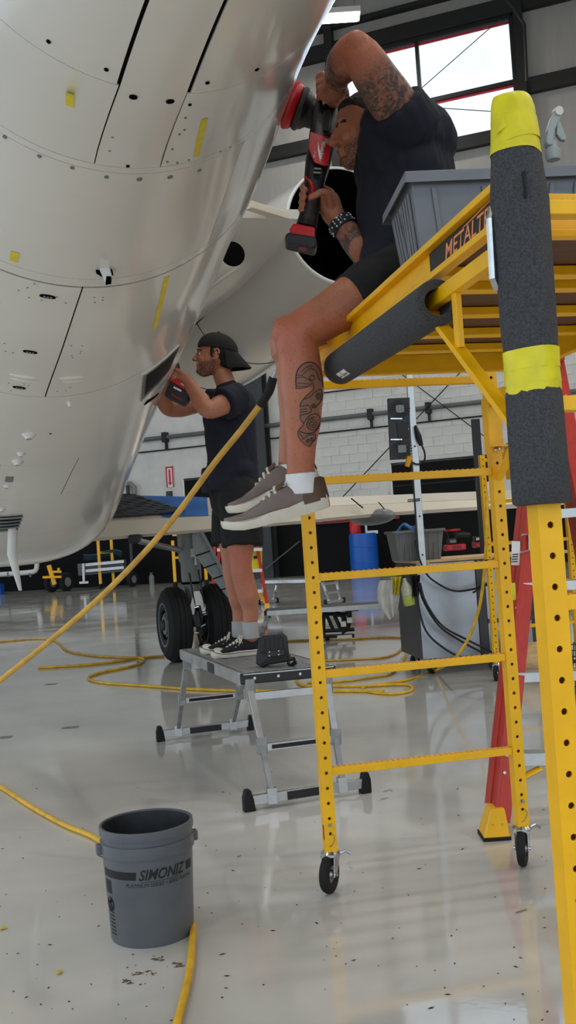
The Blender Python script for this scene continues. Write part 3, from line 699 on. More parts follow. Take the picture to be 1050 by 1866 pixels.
MB().box(V((GC_.x, GC_.y, 1.13)) + f_ * .125, (.05, .02, .09), frame3(AT, AD, UZ)).build('data_plate', MAT['white_plastic'], gear)
MB().cyl(V((GC_.x, GC_.y, 1.00)) + f_ * .11 + AT * .04, V((GC_.x, GC_.y, 1.30)) + f_ * .11 + AT * .04, .03, n=12).build('actuator', MAT['steel'], gear)
# gear door, hanging slanted outboard
DY = 10.25
dc = [(350, 972), (367, 969), (443, 1112), (441, 1129), (418, 1093), (352, 1008)]
dp_ = [at(x, y, DY + .0) for x, y in dc]
mb = MB(); back = FWD * .05
mb.add(dp_ + [p_ + back for p_ in dp_], [(0, 1, 2, 3, 4, 5), (11, 10, 9, 8, 7, 6)] + [(i, (i + 1) % 6, 6 + (i + 1) % 6, 6 + i) for i in range(6)])
gd = mb.build('gear_door', MAT['gear_grey'], gear)
MB().bar(at(368, 970, DY - .03), at(443, 1110, DY - .03), .045, .03).build('door_edge', MAT['grey_paint'], gd)
for (a, b_) in (((356, 1013), (386, 1003)), ((372, 1035), (399, 1025)), ((388, 1055), (411, 1047)), ((403, 1075), (425, 1068)), ((415, 1090), (436, 1090))):
    MB().bar(at(*a, DY - .012), at(*b_, DY - .012), .012, .012).build('door_rib', MAT['jet_seam'], gd)
MB().cyl(at(254, 986, 9.9), at(327, 1002, 10.45), .030, n=14).build('drag_brace', MAT['aluminium'], gear, smooth=40)
MB().box(at(247, 982, 9.95), (.13, .12, .09)).build('brace_bracket', MAT['dark_steel'], gear, bevel=.02)
# ---------------- things lying on the wing
mat('blue_film', (46, 112, 190), 0.14, var=0.12, scale=5, bump=0.9, bscale=9)
def on_wing(x, y, off):
    best = None
    v = 0.5
    a0_, a1_ = ac(SF + .12, 0, 0), None
    # the upper skin runs from the lower-near edge to the upper-far edge; find the spot along the sight line
    lo, hi = SF + .12, SF + .75
    for k in range(40):
        s = lerp(lo, hi, k / 39); p_ = zed(x, y, s)
        # height of the skin at that station and span
        t = (p_ - AO).dot(AT)
        for A, B in zip(up_in, up_in[1:]):
            if A[0] - .3 <= t <= B[0] + 1e-6 or B is up_in[-1]:
                w = (t - A[0]) / (B[0] - A[0]); s0, z0, s1, z1 = [lerp(A[j], B[j], w) for j in (1, 2, 3, 4)]
                z = lerp(z0, z1, (s - s0) / (s1 - s0)); break
        e = abs(p_.z - z)
        if best is None or e < best[0]: best = (e, p_)
    return best[1] + (UZ * .75 - AD * .6) * off
def quad_sheet(cs, nu, nv, off, rib=0.0, nr=0, th=.006):
    def fn(u, v):
        x = lerp(lerp(cs[0][0], cs[1][0], u), lerp(cs[3][0], cs[2][0], u), v); y = lerp(lerp(cs[0][1], cs[1][1], u), lerp(cs[3][1], cs[2][1], u), v)
        r = rib * abs(math.sin(PI * nr * v)) if rib else 0
        return on_wing(x, y, off + r), (UZ * .75 - AD * .6)
    return MB().grid(fn, nu, nv, th)
solo(quad_sheet([(236, 904), (377, 907.5), (380, 941), (300, 943)], 16, 8, .012), 'protective_film', MAT['blue_film'], 'crinkled glossy blue film covering the wing beside the ribbed mat', 'film', smooth=50)
mat('ribbed_mat', (66, 70, 74), 0.5, var=0.12, scale=12)
solo(quad_sheet([(212, 904), (243, 905), (338, 936), (200, 946)], 14, 52, .03, rib=.016, nr=13), 'ribbed_mat', MAT['ribbed_mat'], 'dark ribbed mat draped over the wing root beside the fuselage', 'mat')
# ---------------- strips of yellow masking tape on the belly
def tape(px0, px1, w, label, curl=0.0):
    (s0, d0), (s1, d1) = fhit(*px0), fhit(*px1)
    p0, n0 = fs(s0, d0); p1, n1 = fs(s1, d1); e = (p1 - p0).normalized()
    def fn(u, v):
        s, d_ = lerp(s0, s1, u), lerp(d0, d1, u); p, n = fs(s, d_, .0018 + (curl * max(0, .35 - u) if curl else 0)); side = n.cross(e)
        return p + side * ((v - .5) * w) + (side * (.012 * max(0, .35 - u)) if curl else V((0, 0, 0))), n
    return solo(MB().grid(fn, 8, 2, .0006), 'tape_strip', MAT['belly_tape'], label, 'tape', group='yellow tape strips on the belly')
mat('belly_tape', (232, 214, 52), 0.55, var=0.06, scale=30)
tape((130, 154), (127, 193), .019, 'short crumpled yellow tape strip with a peeling top, left of the wide black gap', .08)
tape((373, 216), (358, 284), .017, 'long straight yellow tape strip to the right of the narrow centre panel')
tape((28, 459), (25, 476), .025, 'tiny pale yellow tape scrap near the left edge above the dark joint')
tape((304, 504), (281, 599), .020, 'longest yellow tape strip, low on the belly below the diamond-shaped mast')
# ================================================================ rolling scaffold
SA = V((math.cos(.2008), math.sin(.2008), 0)); SN = V((math.sin(.2008), -math.cos(.2008), 0)); SB = V((.0709, 3.384, 0))
SWD, SLN, PW = .6952, 1.789, .041
def sp(a, n, z): return SB + SA * a + SN * n + UZ * z       # across the frame, towards us along the deck, up
RS = frame3(SA, SN, UZ)
def perf_post(mb, a, n, z0, z1, zh, pitch=.0508, rh=.0056):
    """square tube with a row of real holes through its near and far faces; (a, n) is the middle of the near face"""
    h = PW / 2
    for s_ in (-1, 1): mb.add([sp(a + s_ * h, n, z0), sp(a + s_ * h, n - PW, z0), sp(a + s_ * h, n - PW, z1), sp(a + s_ * h, n, z1)], [(0, 1, 2, 3)])
    for zz in (z0, z1): mb.add([sp(a - h, n, zz), sp(a + h, n, zz), sp(a + h, n - PW, zz), sp(a - h, n - PW, zz)], [(0, 1, 2, 3)])
    zs = [z for z in zh if z0 + .03 < z < z1 - .03]
    for nn, dn in ((n, -.004), (n - PW, .004)):
        prev = z0
        for z in zs + [None]:
            top = z1 if z is None else z - pitch / 2 + .001
            if top > prev + 1e-5: mb.add([sp(a - h, nn, prev), sp(a + h, nn, prev), sp(a + h, nn, top), sp(a - h, nn, top)], [(0, 1, 2, 3)])
            if z is None: break
            q = pitch / 2 - .001; K = 16; ring = []; out = []; inn_ = []
            for i in range(K):
                an = 2 * PI * (i + .5) / K; c, s_ = math.cos(an), math.sin(an)
                k = min(h / abs(c), q / abs(s_)); ring.append(sp(a + c * k, nn, z + s_ * k)); out.append(sp(a + c * rh, nn, z + s_ * rh)); inn_.append(sp(a + c * rh, nn + dn, z + s_ * rh))
            corners = [sp(a + h, nn, z + q), sp(a - h, nn, z + q), sp(a - h, nn, z - q), sp(a + h, nn, z - q)]
            fs_ = [(i, (i + 1) % K, K + (i + 1) % K, K + i) for i in range(K)] + [(K + i, K + (i + 1) % K, 2 * K + (i + 1) % K, 2 * K + i) for i in range(K)]
            mb.add(ring + out + inn_ + corners, fs_)
            for ci, cp in enumerate(corners):
                j = min(range(K), key=lambda i: (ring[i] - cp).length); j2 = min((i for i in range(K) if i != j), key=lambda i: (ring[i] - cp).length)
                mb.add([ring[j], cp, ring[j2]], [(0, 1, 2)])
            prev = z + pitch / 2 - .001
ZRUNG = [.400, .729, 1.058, 1.387, 1.716]
def caster(root, a, n, ax):
    c = sp(a, n - PW / 2, 0); off = V((ax.y, -ax.x, 0)) * .022; w = c + off + UZ * .0625
    cs = MB().lathe([(.0, .136), (.026, .136), (.034, .128), (.034, .120), (.028, .114), (.0, .114)], c, UZ, 20).build('caster', MAT['chrome'], root, smooth=40)
    mb = MB()
    for s_ in (-1, 1):
        e = ax * (s_ * .021)
        mb.add([c + e + UZ * .118 + off * .0 - off.normalized() * .026, c + e + UZ * .118 + off.normalized() * .026, w + e + off.normalized() * .012 - UZ * .008, w + e - off.normalized() * .010 - UZ * .008,
                c + e * 1.15 + UZ * .118 - off.normalized() * .026, c + e * 1.15 + UZ * .118 + off.normalized() * .026, w + e * 1.15 + off.normalized() * .012 - UZ * .008, w + e * 1.15 - off.normalized() * .010 - UZ * .008],
               [(0, 1, 2, 3), (7, 6, 5, 4), (0, 4, 5, 1), (1, 5, 6, 2), (2, 6, 7, 3), (3, 7, 4, 0)])
    mb.box(c + UZ * .117, (.056, .052, .006), frame3(ax, off.normalized(), UZ)); mb.build('caster_fork', MAT['chrome'], cs, bevel=.0015)
    MB().lathe([(.030, -.014), (.050, -.015), (.059, -.012), (.0625, -.004), (.0625, .004), (.059, .012), (.050, .015), (.030, .014)], w, ax, 32, closed=True).build('caster_tyre', MAT['black_rubber'], cs, smooth=30)
    MB().lathe([(0, -.012), (.012, -.016), (.016, -.009), (.048, -.011), (.048, .011), (.016, .009), (.012, .016), (0, .012)], w, ax, 24).build('caster_hub', MAT['steel'], cs, smooth=30)
    MB().cyl(w - ax * .03, w + ax * .03, .006, n=10).build('caster_axle', MAT['chrome'], cs)
    MB().tube([c + UZ * .122 + ax * .02, c + UZ * .130 + ax * .045 - off, c + UZ * .120 + ax * .06 - off * 1.4], .006, 8).build('brake_lever', MAT['chrome'], cs)
scaf = thing('rolling_scaffold', 'yellow rolling scaffold with perforated posts, the tattooed man sits on it', 'scaffold', sp(SWD / 2, SLN / 2, 0))
z0h = -.7909 + CH
for (a, n, zt) in ((0, 0, 1.755), (SWD, 0, 1.80), (0, SLN, 1.885), (SWD, SLN, 1.885)):
    zb = z0h if n == 0 else (-.0534 + CH)
    zh = [zb + k * .0508 for k in range(-30, 40)]
    mb = MB(); perf_post(mb, a, n, .135, zt, zh); mb.build('post', MAT['yellow_paint'], scaf)
    caster(scaf, a, n, V((.90, -.43, 0)).normalized() if a == 0 else V((.94, -.34, 0)).normalized())
for n in (0, SLN):
    for z in ZRUNG:
        p, q = sp(PW / 2, n - PW / 2, z), sp(SWD - PW / 2, n - PW / 2, z)
        rg = MB().bar(p, q, .032, .025).build('rung', MAT['yellow_paint'], scaf, bevel=.002)
        mb = MB()
        for k in range(34):
            c = lerp(p, q, (k + .5) / 34) + UZ * .0135; mb.cyl(c - SN * .012 - UZ * .002, c + SN * .012 - UZ * .002, .0038, n=5)
        mb.build('tread', MAT['yellow_wear'], rg, kind='stuff')
# platform: side channels, end channels, joists, plywood deck
BT, BB = 1.777, 1.700
def channel(mb, p, q, side):
    """C-channel whose web faces 'side', with a top and bottom lip"""
    mb.bar(p + UZ * ((BT + BB) / 2) , q + UZ * ((BT + BB) / 2), .004, BT - BB - .014)
    for zz in (BT - .008, BB + .005): mb.bar(p + side * .010 + UZ * zz, q + side * .010 + UZ * zz, .024, .014)
for a, sd in ((-.012, -SA), (SWD + .012, SA)):
    mb = MB(); channel(mb, sp(a, .262, 0), sp(a, SLN - .05, 0), sd); mb.build('side_beam', MAT['yellow_paint'], scaf, bevel=.002)
mb = MB(); channel(mb, sp(-.01, .27, 0), sp(SWD + .01, .27, 0), -SN); mb.build('end_beam', MAT['yellow_paint'], scaf, bevel=.002)
mb = MB(); channel(mb, sp(.03, SLN - .13, 0), sp(SWD - .03, SLN - .13, 0), SN); mb.build('end_beam', MAT['yellow_paint'], scaf, bevel=.002)
for py_ in (504, 529, 574, 610, 637):
    g = fl(897, py_, 1.738); nn = (g - SB).dot(SN)
    MB().bar(sp(.0, nn, 1.745), sp(SWD, nn, 1.745), .040, .022).build('joist', MAT['yellow_paint'], scaf, bevel=.002)
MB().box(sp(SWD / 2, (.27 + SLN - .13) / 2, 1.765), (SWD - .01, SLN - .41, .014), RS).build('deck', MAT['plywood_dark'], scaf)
# lower rail with triangular bracket on the near post, its twin on the far side, and the latch fittings
def bracket(a, near):
    n1 = SLN - PW / 2 if near else -PW / 2; dr = -1 if near else 1
    rl = MB().bar(sp(a, n1, 1.655), sp(a, n1 + dr * (.49 if near else .30), 1.655), .022, .030).build('rail', MAT['yellow_paint'], scaf, bevel=.002)
    MB().bar(sp(a, n1 + dr * .40, 1.645), sp(a, n1 + dr * .03, 1.36), .012, .026, up=SA).build('strut', MAT['yellow_paint'], rl, bevel=.001)
    MB().bar(sp(a, n1 + dr * .25, 1.65), sp(a, n1 + dr * .25, 1.535), .012, .022, up=SN).build('strut', MAT['yellow_paint'], rl, bevel=.001)
bracket(-.026, True); bracket(SWD, False)
MB().bar(sp(-.034, .69, 1.650), sp(-.030, SLN - .42, 1.648), .022, .030).build('rail', MAT['yellow_paint'], scaf, bevel=.002)
slv = MB().box(sp(SWD, -PW / 2, 1.55), (.052, .052, .20), RS).build('bracket_sleeve', MAT['yellow_paint'], scaf, bevel=.003)
for zz in (1.63, 1.475):
    MB().box(sp(SWD + .01, 0.012, zz), (.075, .03, .006), RS).build('sleeve_flange', MAT['yellow_paint'], slv)
    MB().lathe([(0, .012), (.011, .010), (.015, .004), (.015, 0), (0, 0)], sp(SWD, .012, zz - .016), UZ, 16).build('lock_nut', MAT['chrome'], slv, smooth=40)
MB().tube([sp(SWD + .05, .02, 1.56), sp(SWD + .055, .02, 1.49), sp(SWD + .03, .02, 1.475)], .006, 8).build('lock_pin', MAT['steel'], slv)
MB().tube([sp(-.05, SLN - .028, 1.72), sp(-.058, SLN - .02, 1.70), sp(-.06, SLN - .02, 1.60), sp(-.05, SLN - .028, 1.585)], .007, 8).build('latch_handle', MAT['chrome'], scaf)
for a in (0, SWD):                                          # pins with wire rings low on the far posts
    pn = MB().cyl(sp(a, .012, .225), sp(a, -PW - .01, .225), .006, n=10).build('lock_pin', MAT['steel'], scaf)
    MB().tube([sp(a + .012 * math.sin(k), .008 + .004 * math.cos(k), .20 - .045 * (k / 3.2) ** 1.2 if k < 3.2 else .155) for k in [j * .4 for j in range(11)]], .0012, 5).build('pin_wire', MAT['steel'], pn)
MB().box(sp(-.0207, -.012, .20), (.0012, .016, .05), RS).build('warning_label', MAT['red_dark'], scaf)
# maker's decal on the left side beam
dcx = -.012 - .0052
dec = MB().box(sp(dcx - .001, 1.60, 1.738), (.0012, .46, .044), RS).build('decal', MAT['black_print'], scaf)
mat('decal_orange', (236, 150, 92), 0.5)
lettering('METALTECH', sp(dcx - .002, 1.46, 1.722), SN, UZ, .030, MAT['decal_orange'], dec, fit=.30, slant=.25, bold=.01)
for k in range(3): MB().bar(sp(dcx - .0025, 1.56 + .012 * k, 1.753), sp(dcx - .0025, 1.68 + .012 * k, 1.7595), .0012, .0016).build('decal_line', MAT['decal_orange'], dec)
MB().box(sp(SWD - .19, SLN - .63, 1.742), (.10, .002, .02), RS).build('rating_plate', MAT['black_print'], scaf)
# ================================================================ foam sleeves
fm = thing('foam_sleeve', 'charcoal foam sleeve wrapped round the nearest yellow post, capped with yellow tape', 'foam sleeve', sp(0, SLN - PW / 2, 1.21))
fc = sp(0, SLN - PW / 2, 0)
pf = [(.043, 1.222), (.0475, 1.226), (.0475, 1.30), (.0465, 1.40), (.0435, 1.425), (.0435, 1.47), (.0460, 1.50), (.0465, 1.60), (.0480, 1.70), (.0485, 1.73), (.044, 1.775), (.0405, 1.81), (.036, 1.86), (.033, 1.885), (.031, 1.892)]
K = 28; mb = MB(); vs = []
for r_, z in pf:
    for i in range(K):
        an = 2 * PI * i / K; sq = 1 + .045 * math.cos(4 * an); vs.append(fc + SA * (math.cos(an) * r_ * sq - .0045) + SN * (math.sin(an) * r_ * sq + .004) + UZ * z)
mb.add(vs, [(j * K + i, j * K + (i + 1) % K, (j + 1) * K + (i + 1) % K, (j + 1) * K + i) for j in range(len(pf) - 1) for i in range(K)] + [tuple(range(K))[::-1], tuple(range((len(pf) - 1) * K, len(pf) * K))])
mb.build('foam_tube', MAT['foam'], fm, smooth=60)
def wrap_band(prof, slope, name, seed, K=28):
    rnd = random.Random(seed); mb = MB(); vs = []
    for j, (r_, z) in enumerate(prof):
        for i in range(K):
            an = 2 * PI * i / K; sq = 1 + .045 * math.cos(4 * an); rr = r_ * sq + rnd.uniform(0, .0012)
            vs.append(fc + SA * (math.cos(an) * rr - .0045) + SN * (math.sin(an) * rr + .004) + UZ * (z + slope * math.cos(an)))
    mb.add(vs, [(j * K + i, j * K + (i + 1) % K, (j + 1) * K + (i + 1) % K, (j + 1) * K + i) for j in range(len(prof) - 1) for i in range(K)])
    return mb.build(name, MAT['yellow_tape'], fm, smooth=60)
wrap_band([(.0445, 1.403), (.0452, 1.412), (.0448, 1.428)], .006, 'tape_band', 1)
wrap_band([(.0452, 1.422), (.0448, 1.445), (.0452, 1.452)], .003, 'tape_band', 2)
wrap_band([(.0455, 1.445), (.0450, 1.458), (.0458, 1.478)], .002, 'tape_band', 3)
cap = wrap_band([(.0415, 1.806), (.0385, 1.835), (.0375, 1.86), (.035, 1.888), (.0315, 1.901), (.020, 1.905), (.001, 1.906)], -.002, 'tape_cap', 4)
wrap_band([(.0405, 1.825), (.0395, 1.84), (.0372, 1.862)], .006, 'tape_band', 5)
MB().add([fc - SA * .042 + SN * .02 + UZ * 1.838, fc - SA * .034 + SN * .03 + UZ * 1.862, fc - SA * .03 + SN * .032 + UZ * 1.845, fc - SA * .052 + SN * .02 + UZ * 1.830], [(0, 1, 2, 3)]).build('tape_flap', MAT['yellow_tape'], fm)
f2 = thing('foam_sleeve', 'charcoal foam sleeve lying along the scaffold edge under the seated man, white sticker on it', 'foam sleeve', sp(-.035, 1.05, 1.60))
e0, e1 = sp(-.040, .665, 1.652), sp(-.040, 1.455, 1.640); fL = (e1 - e0).length
ro, ri = .046, .027
MB().lathe([(ri, 0), (ri, fL), (ro - .004, fL), (ro, fL - .004), (ro, .02), (ro * .93, .008), (ro * .6, 0)], e0, e1 - e0, 32, closed=True).build('foam_tube', MAT['foam'], f2, smooth=50)
MB().lathe([(0, -.001), (ro * .62, 0), (ro * .62, .01), (0, .01)], e0, e1 - e0, 32).build('foam_plug', MAT['foam'], f2, smooth=50)
tdir = (e1 - e0).normalized(); sdn = (CAM - lerp(e0, e1, .12)).normalized(); sdn = (sdn - tdir * sdn.dot(tdir)).normalized(); sdv = sdn.cross(tdir)
def on_foam(l, an, off=.0008): return e0 + tdir * l + (sdn * math.cos(an) + sdv * math.sin(an)) * (ro + off)
for l0, l1, m_ in ((.105, .135, 'white_print'), (.140, .185, 'white_print')):
    st = MB().grid(lambda u, v: (on_foam(lerp(l0, l1, u), -.62 + .45 * v), sdn), 3, 4, .0003).build('sticker', MAT[m_], f2)
    MB().grid(lambda u, v: (on_foam(lerp(l0 + .006, l1 - .008, u), -.52 + .12 * v, .0016), sdn), 2, 2, .0003).build('sticker_print', MAT['grey_paint'], st)
# ================================================================ grey tote and spray bottle on the deck
mat('tote_grey', (122, 126, 134), 0.42, var=0.06, scale=8, bump=0.03, bscale=90)
tn = at(740, 312, 2.30); tdx = V((math.cos(.075), math.sin(.075), 0)); tdy = V((-tdx.y, tdx.x, 0))
TZ0, TZ1, TLn, TDp = BT + .002, tn.z, .60, .30
tb = thing('storage_tote', 'grey plastic storage tote standing on the scaffold deck behind the seated man', 'tote', tn + tdx * .3 + tdy * .15 + UZ * (TZ0 - tn.z))
def tq(x, y, z, ins): return V((tn.x, tn.y, 0)) + tdx * (x + ins * (1 if x < TLn / 2 else -1)) + tdy * (y + ins * (1 if y < TDp / 2 else -1)) + UZ * z
mb = MB(); ring = []
for z, ins in ((TZ0, .038), (TZ1 - .004, .012), (TZ1 - .004, .016), (TZ0 + .006, .042)):
    ring.append([tq(0, 0, z, ins), tq(TLn, 0, z, ins), tq(TLn, TDp, z, ins), tq(0, TDp, z, ins)])
mb.add([p for r in ring for p in r], [(j * 4 + i, j * 4 + (i + 1) % 4, (j + 1) * 4 + (i + 1) % 4, (j + 1) * 4 + i) for j in range(3) for i in range(4)] + [(3, 2, 1, 0), (12, 13, 14, 15)])
mb.build('tub', MAT['tote_grey'], tb, bevel=.004)
mb = MB(); rr_ = []
for z, o_, i_ in ((TZ1, -.004, 0), (TZ1, .016, 0), (TZ1 - .028, -.006, 0)):
    rr_.append([tq(0, 0, z, o_), tq(TLn, 0, z, o_), tq(TLn, TDp, z, o_), tq(0, TDp, z, o_)])
mb.add([p for r in (rr_[2], rr_[0], rr_[1]) for p in r], [(j * 4 + i, j * 4 + (i + 1) % 4, (j + 1) * 4 + (i + 1) % 4, (j + 1) * 4 + i) for j in range(2) for i in range(4)])
rim = mb.build('rim', MAT['tote_grey'], tb, bevel=.004)
def wall_rib(x0, y0, x1, y1, za=0.02, zb=.97):
    def pt(x, y, f): return tq(x, y, lerp(TZ0, TZ1 - .03, f), lerp(.038, .014, f))
    nrm = (-tdy if y0 == y1 == 0 else -tdx) * .006
    a, b_, c, d_ = pt(x0, y0, za), pt(x1, y1, za), pt(x1, y1, zb), pt(x0, y0, zb)
    return MB().add([a, b_, c, d_, a + nrm, b_ + nrm, c + nrm, d_ + nrm], [(0, 3, 2, 1), (4, 5, 6, 7), (0, 1, 5, 4), (1, 2, 6, 5), (2, 3, 7, 6), (3, 0, 4, 7)]).build('rib', MAT['tote_grey'], tb, bevel=.0015)
for x in (.045, .165, .20, .26, .36, .42, .50): wall_rib(x, 0, x + .012, 0)
for k in range(9): wall_rib(0, .03 + k * .027, 0, .042 + k * .027)
wall_rib(.06, 0, .085, 0, .02, .22); wall_rib(.10, 0, .125, 0, .02, .22)
sb = at(1012, 292, 2.46); sb.z = TZ0 + .02
spr = thing('spray_bottle', 'white spray bottle with grey trigger head standing in the grey tote', 'bottle', sb)
MB().lathe([(0, 0), (.036, 0), (.038, .006), (.038, .15), (.036, .222), (.030, .236), (.018, .242), (.016, .250)], sb, UZ, 24).build('bottle_body', MAT['white_plastic'], spr, smooth=40)
mat('trigger_grey', (168, 178, 176), 0.4)
hd0 = at(1008, 283, 2.46)
MB().lathe([(.017, -.012), (.019, .0), (.019, .014), (.013, .018), (.012, .034)], hd0, UZ, 20).build('collar', MAT['trigger_grey'], spr, smooth=40)
hp = lambda x, y: at(x, y, 2.46)
def flat_px(poly, Y, th, name, m, parent, bevel=.003):
    pts = [at(x, y, Y(y) if callable(Y) else Y) for x, y in poly]; k = len(pts); w = V((0, th, 0)); mb = MB()
    mb.add([p - w / 2 for p in pts] + [p + w / 2 for p in pts], [tuple(range(k))[::-1], tuple(range(k, 2 * k))] + [(i, (i + 1) % k, k + (i + 1) % k, k + i) for i in range(k)])
    return mb.build(name, MAT[m], parent, bevel=bevel)
flat_px([(993, 262), (995, 240), (1003, 216), (1009, 207), (1020, 205), (1021, 215), (1014, 228), (1008, 245), (1006, 268), (996, 268)], 2.46, .030, 'sprayer_head', 'trigger_grey', spr)
flat_px([(1014, 222), (1020, 222), (1026, 240), (1031, 254), (1029, 258), (1021, 256), (1013, 246)], 2.46, .016, 'trigger', 'trigger_grey', spr, .002)
MB().cyl(at(1013, 206, 2.46), at(1020, 201, 2.44), .011, n=14).build('nozzle', MAT['white_plastic'], spr)
# ================================================================ bucket
mat('bucket_grey', (92, 96, 101), 0.38, var=0.10, scale=7, bump=0.04, bscale=60)
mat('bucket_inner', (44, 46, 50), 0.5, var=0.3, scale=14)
BC = fl(268, 1729) + V((0.0, .128, 0)); BC.z = 0; BH = .345
bk = thing('bucket', 'grey plastic bucket with black lettering standing on the floor in front', 'bucket', BC)
def brad(z): return lerp(.128, .140, z / .27)
MB().lathe([(0, .004), (.118, .004), (.126, 0), (.128, .004), (brad(.262), .262), (.1455, .264), (.1465, .272), (.1455, .300), (.1395, .303), (.1400, .318), (.1455, .320), (.1465, .330), (.1455, BH), (.138, BH), (.1365, .33), (.1345, .26), (.122, .012), (0, .010)], BC, UZ, 56).build('pail', MAT['bucket_grey'], bk, smooth=25)
MB().lathe([(.1360, BH - .004), (.1340, .26), (.1215, .014), (0, .0125)], BC, UZ, 56, caps=False).build('pail_inside', MAT['bucket_inner'], bk, smooth=25)  # inner skin in a darker grey than the pail itself
bang = math.atan2(-BC.y, -BC.x)
def bw(an, z, off=.0006): return BC + V((math.cos(bang + an), math.sin(bang + an), 0)) * (brad(z) + off) + UZ * z
def bwrap(a0, z0, r=.139): return lambda a, b_: bw(a0 + a / r, z0 + b_)
lettering('SIMONIZ', None or BC, RGT, UZ, .031, MAT['black_print'], bk, fit=.158, slant=.35, wrap=bwrap(-.235, .205), bold=.022)
lettering('PLATINUM SERIES • SÉRIE PLATINE', BC, RGT, UZ, .0115, MAT['black_print'], bk, fit=.235, slant=.25, wrap=bwrap(-.55, .184))
def bpatch(a0, a1, z0, z1, name, m, off=.0005, nu=10, sl=0): return MB().grid(lambda u, v: (bw(lerp(a0, a1, u) + sl * v, lerp(z0, z1, v), off), V((0, 0, 1))), nu, 2).build(name, MAT[m], bk)
bpatch(-1.32, -.30, .206, .230, 'print_stripe', 'black_print', sl=.02); bpatch(.95, 1.2, .206, .232, 'print_stripe', 'black_print')
bpatch(-.20, .78, .1985, .2000, 'print_rule', 'black_print')
bpatch(-1.30, -1.02, .155, .196, 'print_block', 'black_print')
for k in range(7): bpatch(-1.26, -1.0, .03 + k * .011, .034 + k * .011, 'print_line', 'black_print', nu=4)
MB().tube([bw(-1.13 + .14 * math.cos(t_), .122 + .021 * math.sin(t_), .0008) for t_ in [k * PI / 10 for k in range(20)]], .0014, 4, closed=True).build('print_circle', MAT['black_print'], bk)
MB().tube([bw(-1.22, .107, .0008), bw(-1.04, .137, .0008)], .0014, 4).build('print_slash', MAT['black_print'], bk)
MB().tube([bw(-1.12 + .05 * math.sin(k), .107 + .004 * k, .0008) for k in range(8)], .0045, 4).build('print_figure', MAT['black_print'], bk)
for s_ in (-1.42, 1.72):
    er = MB().box(BC + V((math.cos(bang + s_), math.sin(bang + s_), 0)) * .151 + UZ * .280, (.016, .034, .030), rotz(bang + s_)).build('handle_ear', MAT['bucket_grey'], bk, bevel=.004)
pts = []
for k in range(17):
    t_ = k / 16; an = lerp(-1.42, -1.42 - (2 * PI - 3.14), t_); pts.append(BC + V((math.cos(bang + an), math.sin(bang + an), 0)) * .157 + UZ * (.275 - .085 * math.sin(PI * t_)))
MB().tube(pts, .002, 6).build('wire_handle', MAT['steel'], bk)
